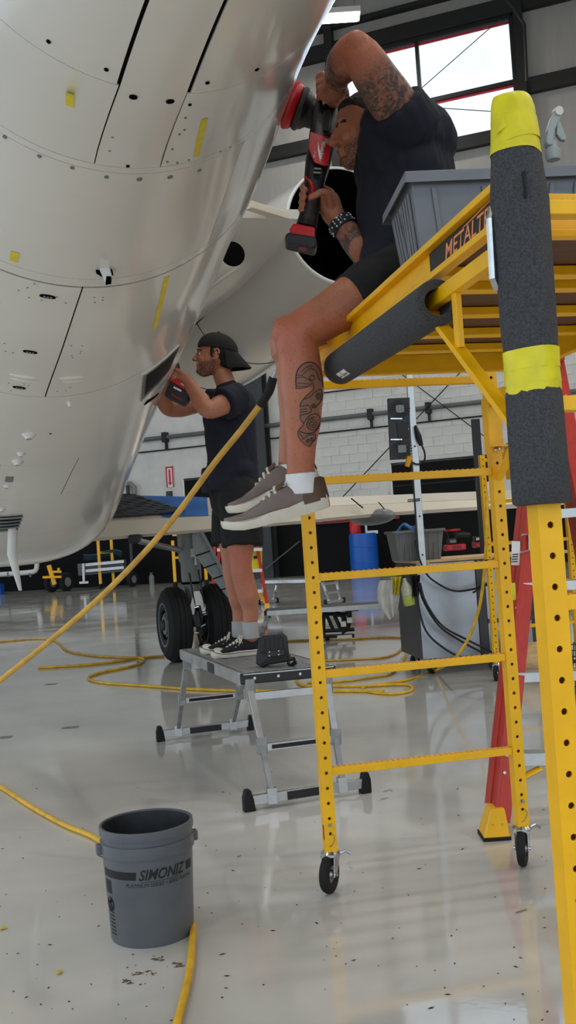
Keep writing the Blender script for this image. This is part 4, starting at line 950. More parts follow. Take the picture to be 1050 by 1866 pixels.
# ================================================================ aluminium work platforms
mat('deck_alu', (140, 142, 142), 0.5, 0.45, var=0.2, scale=6, stretch=(1, 1, 1), bump=0.08, bscale=90)
def work_platform(label, A, B, C, zt, ff, rr, detail=True):
    """A,B: ends of the near edge, C: far end of A's side; ff, rr: floor spots of the near and far foot bars"""
    D = B + C - A; ex = (B - A).normalized(); ey = (C - A).normalized(); wd, ln = (B - A).length, (C - A).length
    Rp = frame3(ex, UZ.cross(ex), UZ)
    w = thing('work_platform', label, 'work platform', V(((A.x + D.x) / 2, (A.y + D.y) / 2, 0)))
    n = 5
    for k in range(n):
        p = A + ex * (wd * (k + .5) / n) + UZ * -.010; MB().bar(p, p + ey * ln, wd / n - .003, .018).build('deck_plank', MAT['deck_alu'], w, bevel=.002)
        if detail:
            for j in (-1, 0, 1): MB().bar(p + ex * (j * wd / n / 3.2) + UZ * .0095, p + ex * (j * wd / n / 3.2) + ey * ln + UZ * .0095, .006, .002).build('deck_ridge', MAT['aluminium_worn'], w)
    for s_, P in ((0, A), (1, B)): MB().bar(P + UZ * -.03, P + ey * ln + UZ * -.03, .022, .058).build('side_rail', MAT['aluminium'], w, bevel=.002)
    for P, dr in ((A, -1), (C, 1)):
        e = ey * (dr * .014)
        cp = MB().bar(P - ex * .012 + e + UZ * -.028, P + ex * (wd + .012) + e + UZ * -.028, .034, .050).build('end_cap', MAT['black_plastic'], w, bevel=.006)
        for k in (.12, .38, .62, .88): MB().cyl(P + ex * (wd * k) + e - ey * 0 + UZ * -.026, P + ex * (wd * k) + e + ey * (dr * .020) + UZ * -.026, .007, n=10).build('screw', MAT['chrome'], cp)
        MB().bar(P + e + ey * (dr * .019) + UZ * -.006, P + ex * wd + e + ey * (dr * .019) + UZ * -.006, .002, .005).build('edge_strip', MAT['aluminium'], cp)
    for P, Fp in ((A, ff), (C, rr)):
        f0, f1 = Fp; fd = (f1 - f0).normalized(); fw = (f1 - f0).length
        zb = .045; mid = lerp(f0, f1, .5)
        la, lb = [], []
        for s_ in (-1, 1):
            tp = P + ex * (wd * (.5 + s_ * .43)) + UZ * -.05; bt = mid + fd * (s_ * fw * .30) + UZ * (zb + .02)
            mm = lerp(tp, bt, .58)
            MB().bar(tp, mm, .042, .030, up=ex).build('leg', MAT['aluminium'], w, bevel=.002)
            MB().bar(lerp(tp, bt, .52), bt, .034, .024, up=ex).build('leg_extension', MAT['aluminium_worn'], w, bevel=.002)
            MB().box(mm, (.048, .040, .075), Rp).build('leg_clamp', MAT['aluminium_worn'], w, bevel=.004)
            MB().box(lerp(tp, bt, .06), (.046, .050, .10), Rp).build('hinge_plate', MAT['aluminium_worn'], w, bevel=.004)
            MB().box(bt - UZ * .012, (.045, .042, .07), Rp).build('foot_bracket', MAT['aluminium'], w, bevel=.002)
            la.append(lerp(tp, bt, .13)); lb.append(lerp(tp, bt, .60))
        MB().bar(la[0], la[1], .024, .036).build('cross_bar', MAT['aluminium'], w, bevel=.002)
        xb = MB().bar(lb[0], lb[1], .022, .034).build('cross_bar', MAT['aluminium'], w, bevel=.002)
        if detail: MB().bar(lerp(lb[0], lb[1], .12) - ey * .012, lerp(lb[0], lb[1], .88) - ey * .012, .002, .018).build('warning_label', MAT['black_print'], xb)
        br = MB().bar(f0 + fd * .015 + UZ * zb, f1 - fd * .015 + UZ * zb, .030, .042).build('foot_bar', MAT['aluminium'], w, bevel=.002)
        MB().bar(lerp(f0, f1, .32) - ey * .017 + UZ * zb, lerp(f0, f1, .66) - ey * .017 + UZ * zb, .004, .036).build('grip_plate', MAT['black_plastic'], br)
        for e_, s_ in ((f0, 1), (f1, -1)):
            MB().prism([(-.022, 0), (.030, 0), (.024, .05), (.012, .095), (-.012, .095), (-.022, .06)], e_ - fd.cross(UZ) * .0 + UZ.cross(fd) * .022, fd * s_, UZ, UZ.cross(fd) * -.044).build('rubber_foot', MAT['black_rubber'], w, bevel=.004)
    p = A + ey * (ln * .42) - ex * .013 + UZ * -.032
    MB().box(p, (.006, .13, .05), frame3(ex, ey, UZ)).build('side_plate', MAT['black_plastic'], w, bevel=.002)
    return w
PZ = .585
pA, pB, pC = fl(440, 1226, PZ), fl(604, 1211, PZ), fl(331, 1183, PZ)
pB = pA + (pB - pA)
work_platform('aluminium work platform with black end caps that the standing man works from', pA, pB, pC, PZ, (fl(453, 1478), fl(667, 1444)), (fl(292, 1351), fl(459, 1330)))
P2Z = .40
q0, q1 = fl(486, 1113, P2Z), fl(690, 1100, P2Z)
ed = (q1 - q0).normalized(); q1 = q0 + ed * 1.55; sd2 = UZ.cross(ed)
work_platform('second aluminium work platform on the floor behind the black work light', q0 + sd2 * .42, q0, q1 + sd2 * .42, P2Z, ((q0 + sd2 * .45 - ed * .1) * 1.0 - UZ * P2Z, q0 - sd2 * .03 - ed * .1 - UZ * P2Z), (q1 + sd2 * .45 + ed * .1 - UZ * P2Z, q1 - sd2 * .03 + ed * .1 - UZ * P2Z), False)
P3Z = .46
q0, q1 = fl(478, 1058, P3Z), fl(640, 1054, P3Z)
ed = (q1 - q0).normalized(); q1 = q0 + ed * 1.6; sd2 = UZ.cross(ed)
work_platform('third low aluminium work platform far back before the black lower wall', q0 + sd2 * .42, q0, q1 + sd2 * .42, P3Z, (q0 + sd2 * .45 - ed * .1 - UZ * P3Z, q0 - sd2 * .03 - ed * .1 - UZ * P3Z), (q1 + sd2 * .45 + ed * .1 - UZ * P3Z, q1 - sd2 * .03 + ed * .1 - UZ * P3Z), False)
# folded black trestle with wheels under the second platform
g = fl(622, 1166); kt = thing('folding_dolly', 'black folding dolly with slanted bars and small wheels behind the yellow post', 'dolly', g)
gy = g.y
def gp(x, y, dy=0): return at(x, y, gy + dy)
for x0, y0, x1, y1 in ((596, 1122, 608, 1148), (610, 1122, 622, 1148), (588, 1119, 634, 1119), (588, 1150, 646, 1147), (586, 1160, 646, 1158), (590, 1121, 590, 1158)):
    MB().cyl(gp(x0, y0), gp(x1, y1), .022, n=8).build('frame_bar', MAT['black'], kt)
MB().tube(spline([gp(612, 1119), gp(624, 1121), gp(628, 1132), gp(626, 1146)]), .03, 8).build('curved_arm', MAT['black'], kt)
MB().tube(spline([gp(636, 1112), gp(637, 1130), gp(632, 1145), gp(622, 1152)]), .03, 8).build('curved_arm', MAT['black'], kt)
for x, y in ((626, 1137), (637, 1130)): MB().box(gp(x, y, -.04), (.06, .05, .06)).build('paper_tag', MAT['white_plastic'], kt)
MB().box(gp(640, 1110), (.16, .2, .04)).build('top_pad', MAT['black'], kt)
MB().box(gp(628, 1160, -.02), (.17, .05, .035)).build('rail_tag', MAT['white_plastic'], kt)
for x in (597, 626): 
    c = gp(x, 1166); c.z = .03; MB().lathe([(.03, -.012), (.03, .012)], c, V((.8, -.6, 0)), 14).build('wheel', MAT['black_rubber'], kt)
# black flood work light on the near platform, its back to us
LZ = PZ + .001
lc = fl(505, 1213, LZ); wl = thing('work_light', 'black flood work light on a stand, standing on the near end of the platform', 'work light', lc)
ly = lc.y
flat_px([(467, 1196), (472, 1168), (478, 1159), (516, 1155), (523, 1159), (527, 1190), (524, 1203), (474, 1213), (467, 1209)], ly + .02, .05, 'lamp_body', 'black_plastic', wl, .006)
flat_px([(474, 1190), (478, 1166), (515, 1161), (519, 1190)], ly - .012, .02, 'back_panel', 'black', wl, .004)
flat_px([(486, 1186), (519, 1183), (520, 1194), (486, 1198)], ly - .028, .012, 'driver_box', 'black_plastic', wl, .003)
for x, y in ((491, 1188), (508, 1186), (491, 1195), (508, 1193)): MB().cyl(at(x, y, ly - .036), at(x, y, ly - .041), .004, n=8).build('screw', MAT['steel'], wl)
for x in (480, 488, 496, 504, 512): MB().bar(at(x, 1164, ly - .026), at(x + 1, 1182, ly - .026), .004, .006, up=V((1, 0, 0))).build('cooling_fin', MAT['black_plastic'], wl)
MB().tube([at(476, 1214, ly), at(490, 1208, ly - .05), at(520, 1203, ly - .07), at(536, 1200, ly - .07), at(538, 1208, ly - .06), at(528, 1214, ly - .03)], .010, 10).build('stand', MAT['black_rubber'], wl)
MB().tube([at(474, 1212, ly + .01), at(472, 1198, ly + .02)], .008, 8).build('stand_arm', MAT['black_plastic'], wl)
MB().tube([at(526, 1210, ly - .01), at(527, 1194, ly + .02)], .008, 8).build('stand_arm', MAT['black_plastic'], wl)
# ================================================================ hoses and cords
def floor_line(pts, r): 
    out = []
    for p in pts:
        q = fl(p[0], p[1]) if len(p) == 2 else at(*p); q.z = r if len(p) == 2 else q.z; out.append(q)
    return spline(out, 7)
def hose(pts, r, label, m='hose_yellow', cat='hose', n=8): return solo(MB().tube(floor_line(pts, r), r, n), 'hose' if cat == 'hose' else 'cord', MAT[m], label, cat, smooth=50)
hose([(-60, 1402), (0, 1437), (60, 1476), (120, 1509), (172, 1531), (250, 1580), (318, 1635), (349, 1686), (351, 1725), (344, 1788), (325, 1866), (300, 1960)], .011, 'bright yellow cord on the floor passing behind the grey bucket')
hose([(-40, 1174), (0, 1171), (60, 1166), (90, 1167), (108, 1174), (122, 1187), (160, 1195), (205, 1199), (250, 1200), (300, 1197)], .012, 'dark worn hose on the floor left of the landing gear wheel', 'hose_worn')
hose([(70, 1219), (150, 1214), (215, 1207), (250, 1201), (262, 1203), (258, 1210), (235, 1217), (190, 1226), (165, 1234), (163, 1240), (190, 1247), (260, 1252), (360, 1259), (480, 1262), (600, 1262), (700, 1263)], .012, 'yellow hose looping on the floor below the landing gear')
hose([(888, 905, 6.6), (887, 960, 6.6), (883, 1040, 6.7), (873, 1110, 6.9), (853, 1165, 7.1), (826, 1202, 7.3), (790, 1226), (745, 1241), (700, 1248), (664, 1254), (668, 1262), (710, 1267), (748, 1262), (750, 1253), (728, 1250), (660, 1253), (600, 1253), (556, 1252), (541, 1243), (548, 1234), (580, 1230)], .011, 'yellow hose hanging by the steel cart and coiling on the floor')
hose([(575, 1207), (640, 1204), (700, 1200), (728, 1188), (740, 1166), (700, 1163), (640, 1166), (560, 1168), (520, 1170)], .011, 'thin yellow-brown hose on the floor behind the scaffold ladder', 'hose_worn')
hose([(560, 1246), (620, 1244), (680, 1236), (715, 1228), (738, 1200), (745, 1180)], .010, 'thin yellow hose crossing the coil on the floor by the cart')
# taut hose rising from lower left to the seated man's feet, with a black end
hs = thing('taut_hose', 'long straight tan-yellow hose slanting across the picture, black grip at its upper end', 'hose', at(0, 1241, 4.15))
hp_ = [(-330, 1500, 4.55), (-120, 1335, 4.3), (0, 1240, 4.15), (100, 1160, 4.02), (200, 1072, 3.9), (300, 965, 3.78), (390, 845, 3.66), (440, 783, 3.6), (478, 733, 3.56)]
MB().tube(spline([at(*p) for p in hp_], 6), .0115, 10).build('hose_body', MAT['hose_worn'], hs, smooth=60)
e_ = [at(474, 739, 3.565), at(490, 714, 3.54), at(498, 688, 3.52)]
MB().tube(spline(e_, 5), [.0155] * 5 + [.0165] * 5 + [.015], 12).build('black_grip', MAT['black_rubber'], hs, smooth=60)
MB().tube([at(498, 688, 3.52), at(503, 676, 3.51)], .010, 10).build('end_fitting', MAT['aluminium'], hs)
# ================================================================ red stepladder, folded
LY = fl(893, 1524).y
def lad(x, y, dy=0.0): return at(x, y, lerp(LY + .55, LY, (y - 640) / (1500 - 640)) + dy)
ld = thing('stepladder', 'red fibreglass stepladder with yellow feet and aluminium steps behind the nearest post', 'ladder', fl(893, 1524))
def rail_ch(p, q, nm='rail', m='red_fibreglass'):
    d_ = (q - p).normalized(); side = d_.cross(FWD).normalized(); mb = MB()
    mb.bar(p, q, .012, .085, up=FWD); mb.bar(p + side * .026 - FWD * .038, q + side * .026 - FWD * .038, .060, .010, up=FWD); mb.bar(p + side * .026 + FWD * .038, q + side * .026 + FWD * .038, .060, .010, up=FWD)
    return mb.build(nm, MAT[m], ld, bevel=.002)
tl, tr = lad(986, 655), lad(1000, 655)
bl, brr = lad(900, 1490), lad(1150, 1470)
rail_ch(tl, bl); rail_ch(tr, brr)
rail_ch(tl + FWD * .09, bl + FWD * .09 + UZ * .03, 'rear_rail'); rail_ch(tr + FWD * .09, brr + FWD * .09 + UZ * .03, 'rear_rail')
for y, hgt in ((1395, .05), (1258, .04), (1100, .04), (968, .04), (830, .04)):
    f = (y - 655) / (1490 - 655); f2 = (y - 8 - 655) / (1470 - 655)
    MB().bar(lerp(tl, bl, f) + RGT * .015, lerp(tr, brr, f2) - RGT * .01, .075, hgt).build('step', MAT['aluminium'], ld, bevel=.002)
MB().bar(lerp(tl, bl, .0) - UZ * .0 - RGT * .05, tr + RGT * .05, .18, .05).build('top_cap', MAT['red_fibreglass'], ld, bevel=.01)
ft = MB()
c = V((bl.x, bl.y, 0)) + V((-.005, -.01, 0))
ft.add([c + V((x * .050, y * .060, .012)) for x, y in ((-1, -1), (1, -1), (1, 1), (-1, 1))] + [c + V((.012 + x * .028, y * .045, .115)) for x, y in ((-1, -1), (1, -1), (1, 1), (-1, 1))], [(3, 2, 1, 0), (4, 5, 6, 7)] + [(i, (i + 1) % 4, 4 + (i + 1) % 4, 4 + i) for i in range(4)])
fo = ft.build('foot', MAT['yellow_paint'], ld, bevel=.004)
MB().box(c + UZ * .006, (.106, .125, .012)).build('foot_pad', MAT['black_rubber'], fo)
for k in (-1, 1): MB().cyl(c + V((.006 + k * .018, -.056, .06)), c + V((.006 + k * .018, -.062, .06)), .004, n=8).build('rivet', MAT['yellow_wear'], fo)
kb = [lad(913, 1462, -.02), lad(925, 1440, -.02), lad(945, 1420, -.02), lad(985, 1400, -.02)]
MB().tube(kb, [.014, .018, .022, .02], 8, flat=.4).build('knee_brace', MAT['yellow_paint'], ld)
for x, y in ((936, 1108), (941, 1095), (914, 1408), (906, 1478), (953, 990), (958, 965)): MB().cyl(lad(x + 6, y, -.04), lad(x + 6, y, -.052), .006, n=10).build('rivet', MAT['chrome'], ld)
MB().box(lad(940, 1008, -.047), (.035, .002, .10), frame3(V((1, 0, -.1)).normalized(), V((0, 1, 0)), V((.1, 0, 1)).normalized())).build('warning_label', MAT['white_print'], ld)
MB().box(lad(943, 990, -.049), (.030, .002, .022), frame3(V((1, 0, -.1)).normalized(), V((0, 1, 0)), V((.1, 0, 1)).normalized())).build('label_header', MAT['black_print'], ld)
for k in range(4): MB().box(lad(939.5 - k * .6, 1010 + k * 4.5, -.049), (.024, .002, .004)).build('label_line', MAT['black_print'], ld)
MB().box(lad(934, 1078, -.047), (.028, .002, .07)).build('warning_label', MAT['yellow_tape'], ld)
MB().tube([lad(952, 975, -.05), lad(966, 975, -.07), lad(966, 1003, -.07), lad(950, 1008, -.05)], .012, 6, flat=.5).build('hinge_plate', MAT['aluminium'], ld)
# ================================================================ second scaffold far behind on the right
sc2 = copy_tree(scaf)
tgt_ = at(899, 1100, 7.75); sc2.location = scaf.location + V((tgt_.x - SB.x, tgt_.y - SB.y, 0))
tag(sc2, 'second yellow rolling scaffold further back, half hidden behind the red ladder', 'scaffold')
for ch in list(sc2.children):
    if ch.name.split('.')[0] in ('decal',):
        for g_ in list(ch.children): bpy.data.objects.remove(g_)
        bpy.data.objects.remove(ch)
# ================================================================ steel cart with its load
mat('cart_steel', (150, 153, 157), 0.30, 0.75, var=0.14, scale=3, rvar=0.08, bump=0.03, bscale=12)
mat('cart_dark', (66, 67, 68), 0.42, 0.4, var=0.1, scale=5)
c0 = fl(770, 1203, .13); cl = fl(732, 1187, .13); cy_ = (cl - c0).normalized(); cx_ = V((cy_.y, -cy_.x, 0))
CZ0, CZ1, CWd, CDp = .13, .93, 1.30, .72
ct = thing('steel_cart', 'grey sheet-steel tool cart on casters behind the yellow scaffold', 'cart', V((c0.x, c0.y, 0)) + cx_ * .65 + cy_ * .36)
def cp_(x, y, z): return V((c0.x, c0.y, 0)) + cx_ * x + cy_ * y + UZ * z
Rc = frame3(cx_, cy_, UZ)
MB().box(cp_(CWd / 2, CDp / 2, (CZ0 + CZ1) / 2), (CWd, CDp, CZ1 - CZ0), Rc).build('cabinet', MAT['cart_dark'], ct, bevel=.004)
for x0, x1, z0, z1 in ((.005, .50, .135, .925), (.58, .96, .42, .84), (.58, .96, .135, .40), (1.0, 1.28, .135, .84)):
    MB().box(cp_((x0 + x1) / 2, -.006, (z0 + z1) / 2), (x1 - x0, .012, z1 - z0), Rc).build('front_panel', MAT['cart_steel'], ct, bevel=.003)
MB().bar(cp_(.54, -.008, .135), cp_(.54, -.008, .925), .07, .014, up=cy_).build('front_stile', MAT['cart_dark'], ct)
for z in (.86, .41): MB().bar(cp_(.58, -.01, z), cp_(1.28, -.01, z), .02, .035).build('front_rail', MAT['cart_dark'], ct)
MB().box(cp_(.06, -.012, .885), (.11, .02, .10), Rc).build('corner_plate', MAT['white_plastic'], ct, bevel=.003)
MB().box(cp_(-.007, .36, .88), (.012, .66, .03), Rc).build('yellow_edge', MAT['yellow_wear'], ct)
MB().box(cp_(CWd / 2 + .02, CDp / 2 - .02, CZ1 + .012), (CWd + .06, CDp + .08, .022), Rc).build('worktop', MAT['plywood'], ct, bevel=.002)
for x, y in ((.10, .08), (1.2, .08), (.10, .64), (1.2, .64)):
    c = cp_(x, y, .056); ax = V((.75, -.66, 0))
    w = MB().lathe([(.03, -.018), (.05, -.018), (.056, -.008), (.056, .008), (.05, .018), (.03, .018)], c, ax, 24, closed=True).build('caster', MAT['black_rubber'], ct, smooth=30)
    MB().lathe([(0, -.014), (.032, -.012), (.032, .012), (0, .014)], c, ax, 16).build('caster_hub', MAT['chrome'], w, smooth=40)
    MB().box(c + UZ * .045, (.05, .07, .05), frame3(ax, UZ.cross(ax), UZ)).build('caster_fork', MAT['steel'], w, bevel=.004)
# upright aluminium post with the black lamp panel
pc_ = cp_(.05, -.035, CZ1 - .04); ptop = at(741, 664, pc_.y)
lp = thing('light_mast', 'upright aluminium post on the steel cart carrying a black lamp panel', 'light stand', pc_)
pt_ = V((pc_.x, pc_.y, ptop.z))
MB().bar(pc_, pt_ + UZ * .3, .055, .055, up=V((1, 0, 0))).build('mast', MAT['aluminium'], lp, bevel=.003)
for zz in (1.0, 1.32, 1.9): MB().cyl(V((pc_.x + .0, pc_.y - .03, zz)), V((pc_.x, pc_.y - .034, zz)), .008, n=8).build('bolt', MAT['black'], lp)
YL = pc_.y - .06
flat_px([(706, 727), (746, 725), (748, 836), (711, 838)], YL, .06, 'lamp_panel', 'black_plastic', lp, .004)
for cxx, cyy in ((729, 745), (733, 818)):
    ctr = at(cxx, cyy, YL - .036)
    for k in range(22):
        a = 2 * PI * k / 22; e = V((math.cos(a), 0, math.sin(a))); MB().bar(ctr + e * .038, ctr + e * (.085 if abs(math.sin(a)) < .7 else .078), .006, .012, up=V((0, 1, 0))).build('heat_fin', MAT['black'], lp)
    MB().box(ctr, (.07, .012, .065)).build('driver_cover', MAT['grey_paint'], lp, bevel=.003)
for yy in (763, 801): MB().bar(at(712, yy, YL - .035), at(733, yy, YL - .035), .01, .010).build('chrome_strip', MAT['chrome'], lp)
MB().box(at(738, 783, YL - .036), (.05, .003, .05), Matrix.Rotation(.6, 3, 'Y')).build('paper_label', MAT['white_print'], lp)
flat_px([(722, 770), (744, 768), (745, 798), (726, 800)], YL - .033, .01, 'centre_box', 'black', lp, .003)
MB().tube(spline([at(757, 775, YL), at(762, 790, YL), at(766, 805, YL), at(774, 825, YL), at(773, 840, YL), at(762, 846, YL), at(752, 843, YL)], 5), .008, 6).build('lamp_cable', MAT['cable_black'], lp)
MB().tube([at(757, 776, YL), at(763, 795, YL), at(768, 812, YL)], [.012, .026, .018], 8).build('inline_plug', MAT['black_plastic'], lp)
MB().tube([at(747, 832, YL - .03), at(742, 850, YL - .03)], [.026, .02], 8).build('yellow_plug', MAT['yellow_wear'], lp)
MB().tube(spline([at(750, 840, YL), at(753, 880, YL), at(757, 930, YL), at(760, 985, YL), at(764, 1015, YL)], 4), .007, 6).build('lamp_cable', MAT['cable_black'], lp)
for yy in (911, 914): MB().tube([at(743, yy, YL - .0), at(766, yy - 2, YL)], .005, 6).build('cable_tie', MAT['cable_black'], lp)
# grey tote with a blue rag
def small_tote(o, ex, ey, w, d_, h, root):
    mb = MB(); r = []
    for z, ins in ((0, .035), (h, .005), (h, .015), (.01, .045)): r.append([o + ex * (ins) + ey * ins + UZ * z, o + ex * (w - ins) + ey * ins + UZ * z, o + ex * (w - ins) + ey * (d_ - ins) + UZ * z, o + ex * ins + ey * (d_ - ins) + UZ * z])
    mb.add([p for q in r for p in q], [(j * 4 + i, j * 4 + (i + 1) % 4, (j + 1) * 4 + (i + 1) % 4, (j + 1) * 4 + i) for j in range(3) for i in range(4)] + [(3, 2, 1, 0), (12, 13, 14, 15)])
    mb.build('tub', MAT['tote_dark'], root, bevel=.004)
    mb = MB()
    for a, b_ in ((o - ey * .006, o + ex * w - ey * .006), (o + ex * w, o + ex * w + ey * d_), (o + ex * w + ey * d_, o + ey * d_), (o + ey * d_, o)): mb.bar(a + UZ * h, b_ + UZ * h, .024, .022)
    mb.build('rim', MAT['tote_dark'], root, bevel=.003)
    for k in range(9):
        x = .05 + (w - .1) * k / 8; MB().bar(o + ex * x + ey * .028 + UZ * .01, o + ex * x + ey * .008 + UZ * (h * .55 if k % 2 else h * .9), .012, .012, up=ey).build('rib', MAT['tote_dark'], root)
mat('tote_dark', (112, 114, 114), 0.5, var=0.08, scale=8)
mat('rag_blue', (70, 120, 178), 0.85, var=0.2, scale=20, bump=0.4, bscale=50)
mat('rag_white', (206, 204, 198), 0.9, var=0.08, scale=12, bump=0.4, bscale=30)
mat('rag_yellow', (216, 200, 40), 0.85, var=0.15, scale=14, bump=0.4, bscale=40)
TT = CZ1 + .024
o_ = cp_(-.16, .02, TT); t2 = thing('storage_tote', 'grey ribbed tote on the steel cart beside the aluminium post', 'tote', o_)
small_tote(o_, cx_, cy_, .43, .32, .245, t2)
rg_c = o_ + cx_ * .16 + cy_ * .10 + UZ * .27
mb = MB(); mb.grid(lambda u, v: (rg_c + cx_ * ((u - .5) * .24) + cy_ * ((v - .5) * .14) + UZ * (.035 * math.sin(9 * u + 2 * v) * math.sin(5 * v + 1) + .02 - .05 * (abs(u - .5) * 2) ** 3), UZ), 18, 10, .006)
solo(mb, 'rag', MAT['rag_blue'], 'blue rag lying over the rim of the grey tote on the cart', 'rag', smooth=60)
# chargers and a polisher on the worktop
def charger(px, py, label, tall):
    b0 = fl(px, py, TT); t = thing('battery_charger', label, 'charger', b0)
    MB().box(b0 + UZ * .035, (.23, .16, .07), Rc).build('charger_base', MAT['red_plastic'], t, bevel=.015)
    for k in range(5): MB().box(b0 + cx_ * (-.04 + k * .022) - cy_ * .081 + UZ * .04, (.008, .004, .035), Rc).build('vent_slot', MAT['black'], t)
    bb = MB().box(b0 + cx_ * (-.06 if tall else -.03) + UZ * .105, (.10, .11, .07), Rc).build('battery', MAT['black_plastic'], t, bevel=.012)
    MB().box(b0 + cx_ * (-.06 if tall else -.03) - cy_ * .056 + UZ * .105, (.07, .003, .03), Rc).build('battery_label', MAT['white_print'] if tall else MAT['grey_paint'], bb)
    return t, b0
t, b0 = charger(829, 1003, 'red battery charger beside the tote, a red polishing pad above it', False)
pd = b0 + UZ * .145 + cy_ * .04; 
t = thing('spare_polisher', 'black polisher lying upside down with a red pad up, on the steel cart', 'polisher', pd)
MB().lathe([(0, .10), (.085, .10), (.092, .088), (.09, .075), (0, .075)], pd, UZ, 24).build('pad', MAT['red_plastic'], t, smooth=40)
MB().lathe([(.07, .072), (.075, .06), (.06, .035), (.05, .0), (0, 0)], pd, UZ, 20).build('head', MAT['black_plastic'], t, smooth=40)
MB().tube([pd + UZ * .03, pd + cx_ * .10 + UZ * .035, pd + cx_ * .2 + UZ * .02], [.04, .035, .03], 10).build('handle', MAT['black_plastic'], t, smooth=40)
charger(880, 997, 'red battery charger with a black battery, nearest the right end of the cart', True)
b0 = fl(893, 1026, TT); 
t = thing('bar_clamp', 'black and yellow clamp on the right edge of the cart top', 'clamp', b0)
MB().bar(b0 - cx_ * .09, b0 + cx_ * .10, .05, .05).build('clamp_body', MAT['black_plastic'], t, bevel=.01); MB().bar(b0 - cx_ * .02 + UZ * .012, b0 + cx_ * .11 + UZ * .012, .052, .02).build('clamp_label', MAT['yellow_wear'], t)
# spray bottle and rags hung on the cart's left corner
mat('bottle_clear', (214, 216, 196), 0.25, transm=0.35)
mat('liquid_green', (196, 208, 96), 0.25, transm=0.2)
yb = c0.y - .10
sbt = thing('spray_bottle', 'translucent spray bottle with pale green liquid hung on the corner of the steel cart', 'bottle', at(744, 1104, yb))
btm = at(747, 1103, yb); upv = (at(737, 1055, yb) - btm).normalized(); L_ = (at(737, 1055, yb) - btm).length
MB().lathe([(0, L_ * .38), (.047, L_ * .38), (.047, L_ * .66), (.034, L_ * .78), (.018, L_ * .92), (.016, L_ * 1.05)], btm, upv, 20).build('bottle_body', MAT['bottle_clear'], sbt, smooth=40)
MB().lathe([(0, 0), (.044, 0), (.048, .01), (.048, L_ * .37), (0, L_ * .37)], btm, upv, 20).build('liquid', MAT['liquid_green'], sbt, smooth=40)
MB().tube([btm + upv * (L_ * 1.04), btm + upv * (L_ * 1.2), btm + upv * (L_ * 1.24) - V((.06, 0, 0))], [.02, .018, .014], 10).build('sprayer_head', MAT['black_plastic'], sbt)
def hung_rag(poly, Y, label, m, seed):
    rnd = random.Random(seed); top, left, bot, right = poly
    def fn(u, v):
        x = lerp(lerp(top[0][0], top[1][0], u), lerp(bot[0][0], bot[1][0], u), v); y = lerp(lerp(top[0][1], top[1][1], u), lerp(bot[0][1], bot[1][1], u), v)
        x += (left * (1 - u) - right * u) * math.sin(PI * v)
        return at(x, y, Y + .03 * math.sin(u * 14 + seed + 2 * v)), V((0, -1, 0))
    return solo(MB().grid(fn, 18, 14, .004), 'rag', MAT[m], label, 'rag', smooth=70)
hung_rag([((692, 1058), (727, 1056)), -12, ((710, 1130), (722, 1118)), -4], yb + .02, 'off-white rag hanging from the corner of the steel cart', 'rag_white', 1)
hung_rag([((712, 1052), (732, 1050)), 2, ((717, 1085), (726, 1084)), 0], yb - .03, 'yellow rag hanging beside the spray bottle on the cart', 'rag_yellow', 5)
mat('glove_black', (22, 22, 24), 0.8, var=0.2, scale=20, bump=0.3, bscale=60)
hung_rag([((746, 1048), (766, 1048)), 2, ((752, 1090), (764, 1084)), 0], yb - .02, 'black cloth hanging at the corner of the steel cart behind the bottle', 'glove_black', 9)
for pts, lb in (([(757, 985, yb), (762, 1010, yb - .03), (774, 1040, yb - .04), (790, 1058, yb - .05), (825, 1076, yb - .05), (860, 1074, yb), (900, 1062, yb + .1)], 'black cable sagging across the upper front of the steel cart'),
                ([(762, 1060, yb - .04), (772, 1095, yb - .05), (800, 1140, yb - .05), (840, 1168, yb - .03), (880, 1190, yb - .05), (905, 1206, yb - .1)], 'black cable sloping across the middle of the steel cart'),
                ([(766, 1062, yb - .06), (776, 1097, yb - .07), (806, 1140, yb - .07), (850, 1165, yb - .05), (885, 1182, yb - .06), (912, 1196, yb - .1)], 'second black cable beside the sloping one on the cart front'),
                ([(760, 1070, yb - .02), (765, 1115, yb - .05), (780, 1155, yb - .06), (815, 1185, yb - .06), (850, 1200, yb - .06), (900, 1205, yb - .1)], 'lowest black cable hanging over the left front of the cart'),
                ([(862, 1080, yb), (885, 1066, yb + .02), (893, 1058, yb + .05)], 'short black cable at the upper right of the cart front')):
    solo(MB().tube(spline([at(*p) for p in pts], 6), .0085, 6), 'cable', MAT['cable_black'], lb, 'cable', smooth=60)
for k, pts in enumerate(([(935, 1190), (960, 1205), (1000, 1212), (1050, 1205)], [(940, 1200), (965, 1190), (985, 1180), (1010, 1190)], [(930, 1212), (975, 1222), (1030, 1215)])):
    hose(pts, .008, ('black cable lying under the right end of the cart, longest curl', 'short black cable curl under the right end of the cart', 'black cable nearest us on the floor right of the scaffold')[k], 'cable_black', 'cable')
# black upright by the wall side with a hose bib
kx = at(884, 1010, 9.6)
bp_ = thing('black_stand', 'slim black upright post behind the scaffold with a small white valve', 'stand', V((kx.x, kx.y, 0)))
MB().box(V((kx.x, kx.y, 1.12)), (.075, .06, 2.24)).build('upright', MAT['black'], bp_)
MB().box(V((kx.x, kx.y, .015)), (.4, .4, .03)).build('base', MAT['black'], bp_)
MB().tube([at(889, 878, 9.5), at(890, 892, 9.5), at(888, 905, 9.5)], [.02, .03, .02], 8).build('valve', MAT['white_plastic'], bp_)
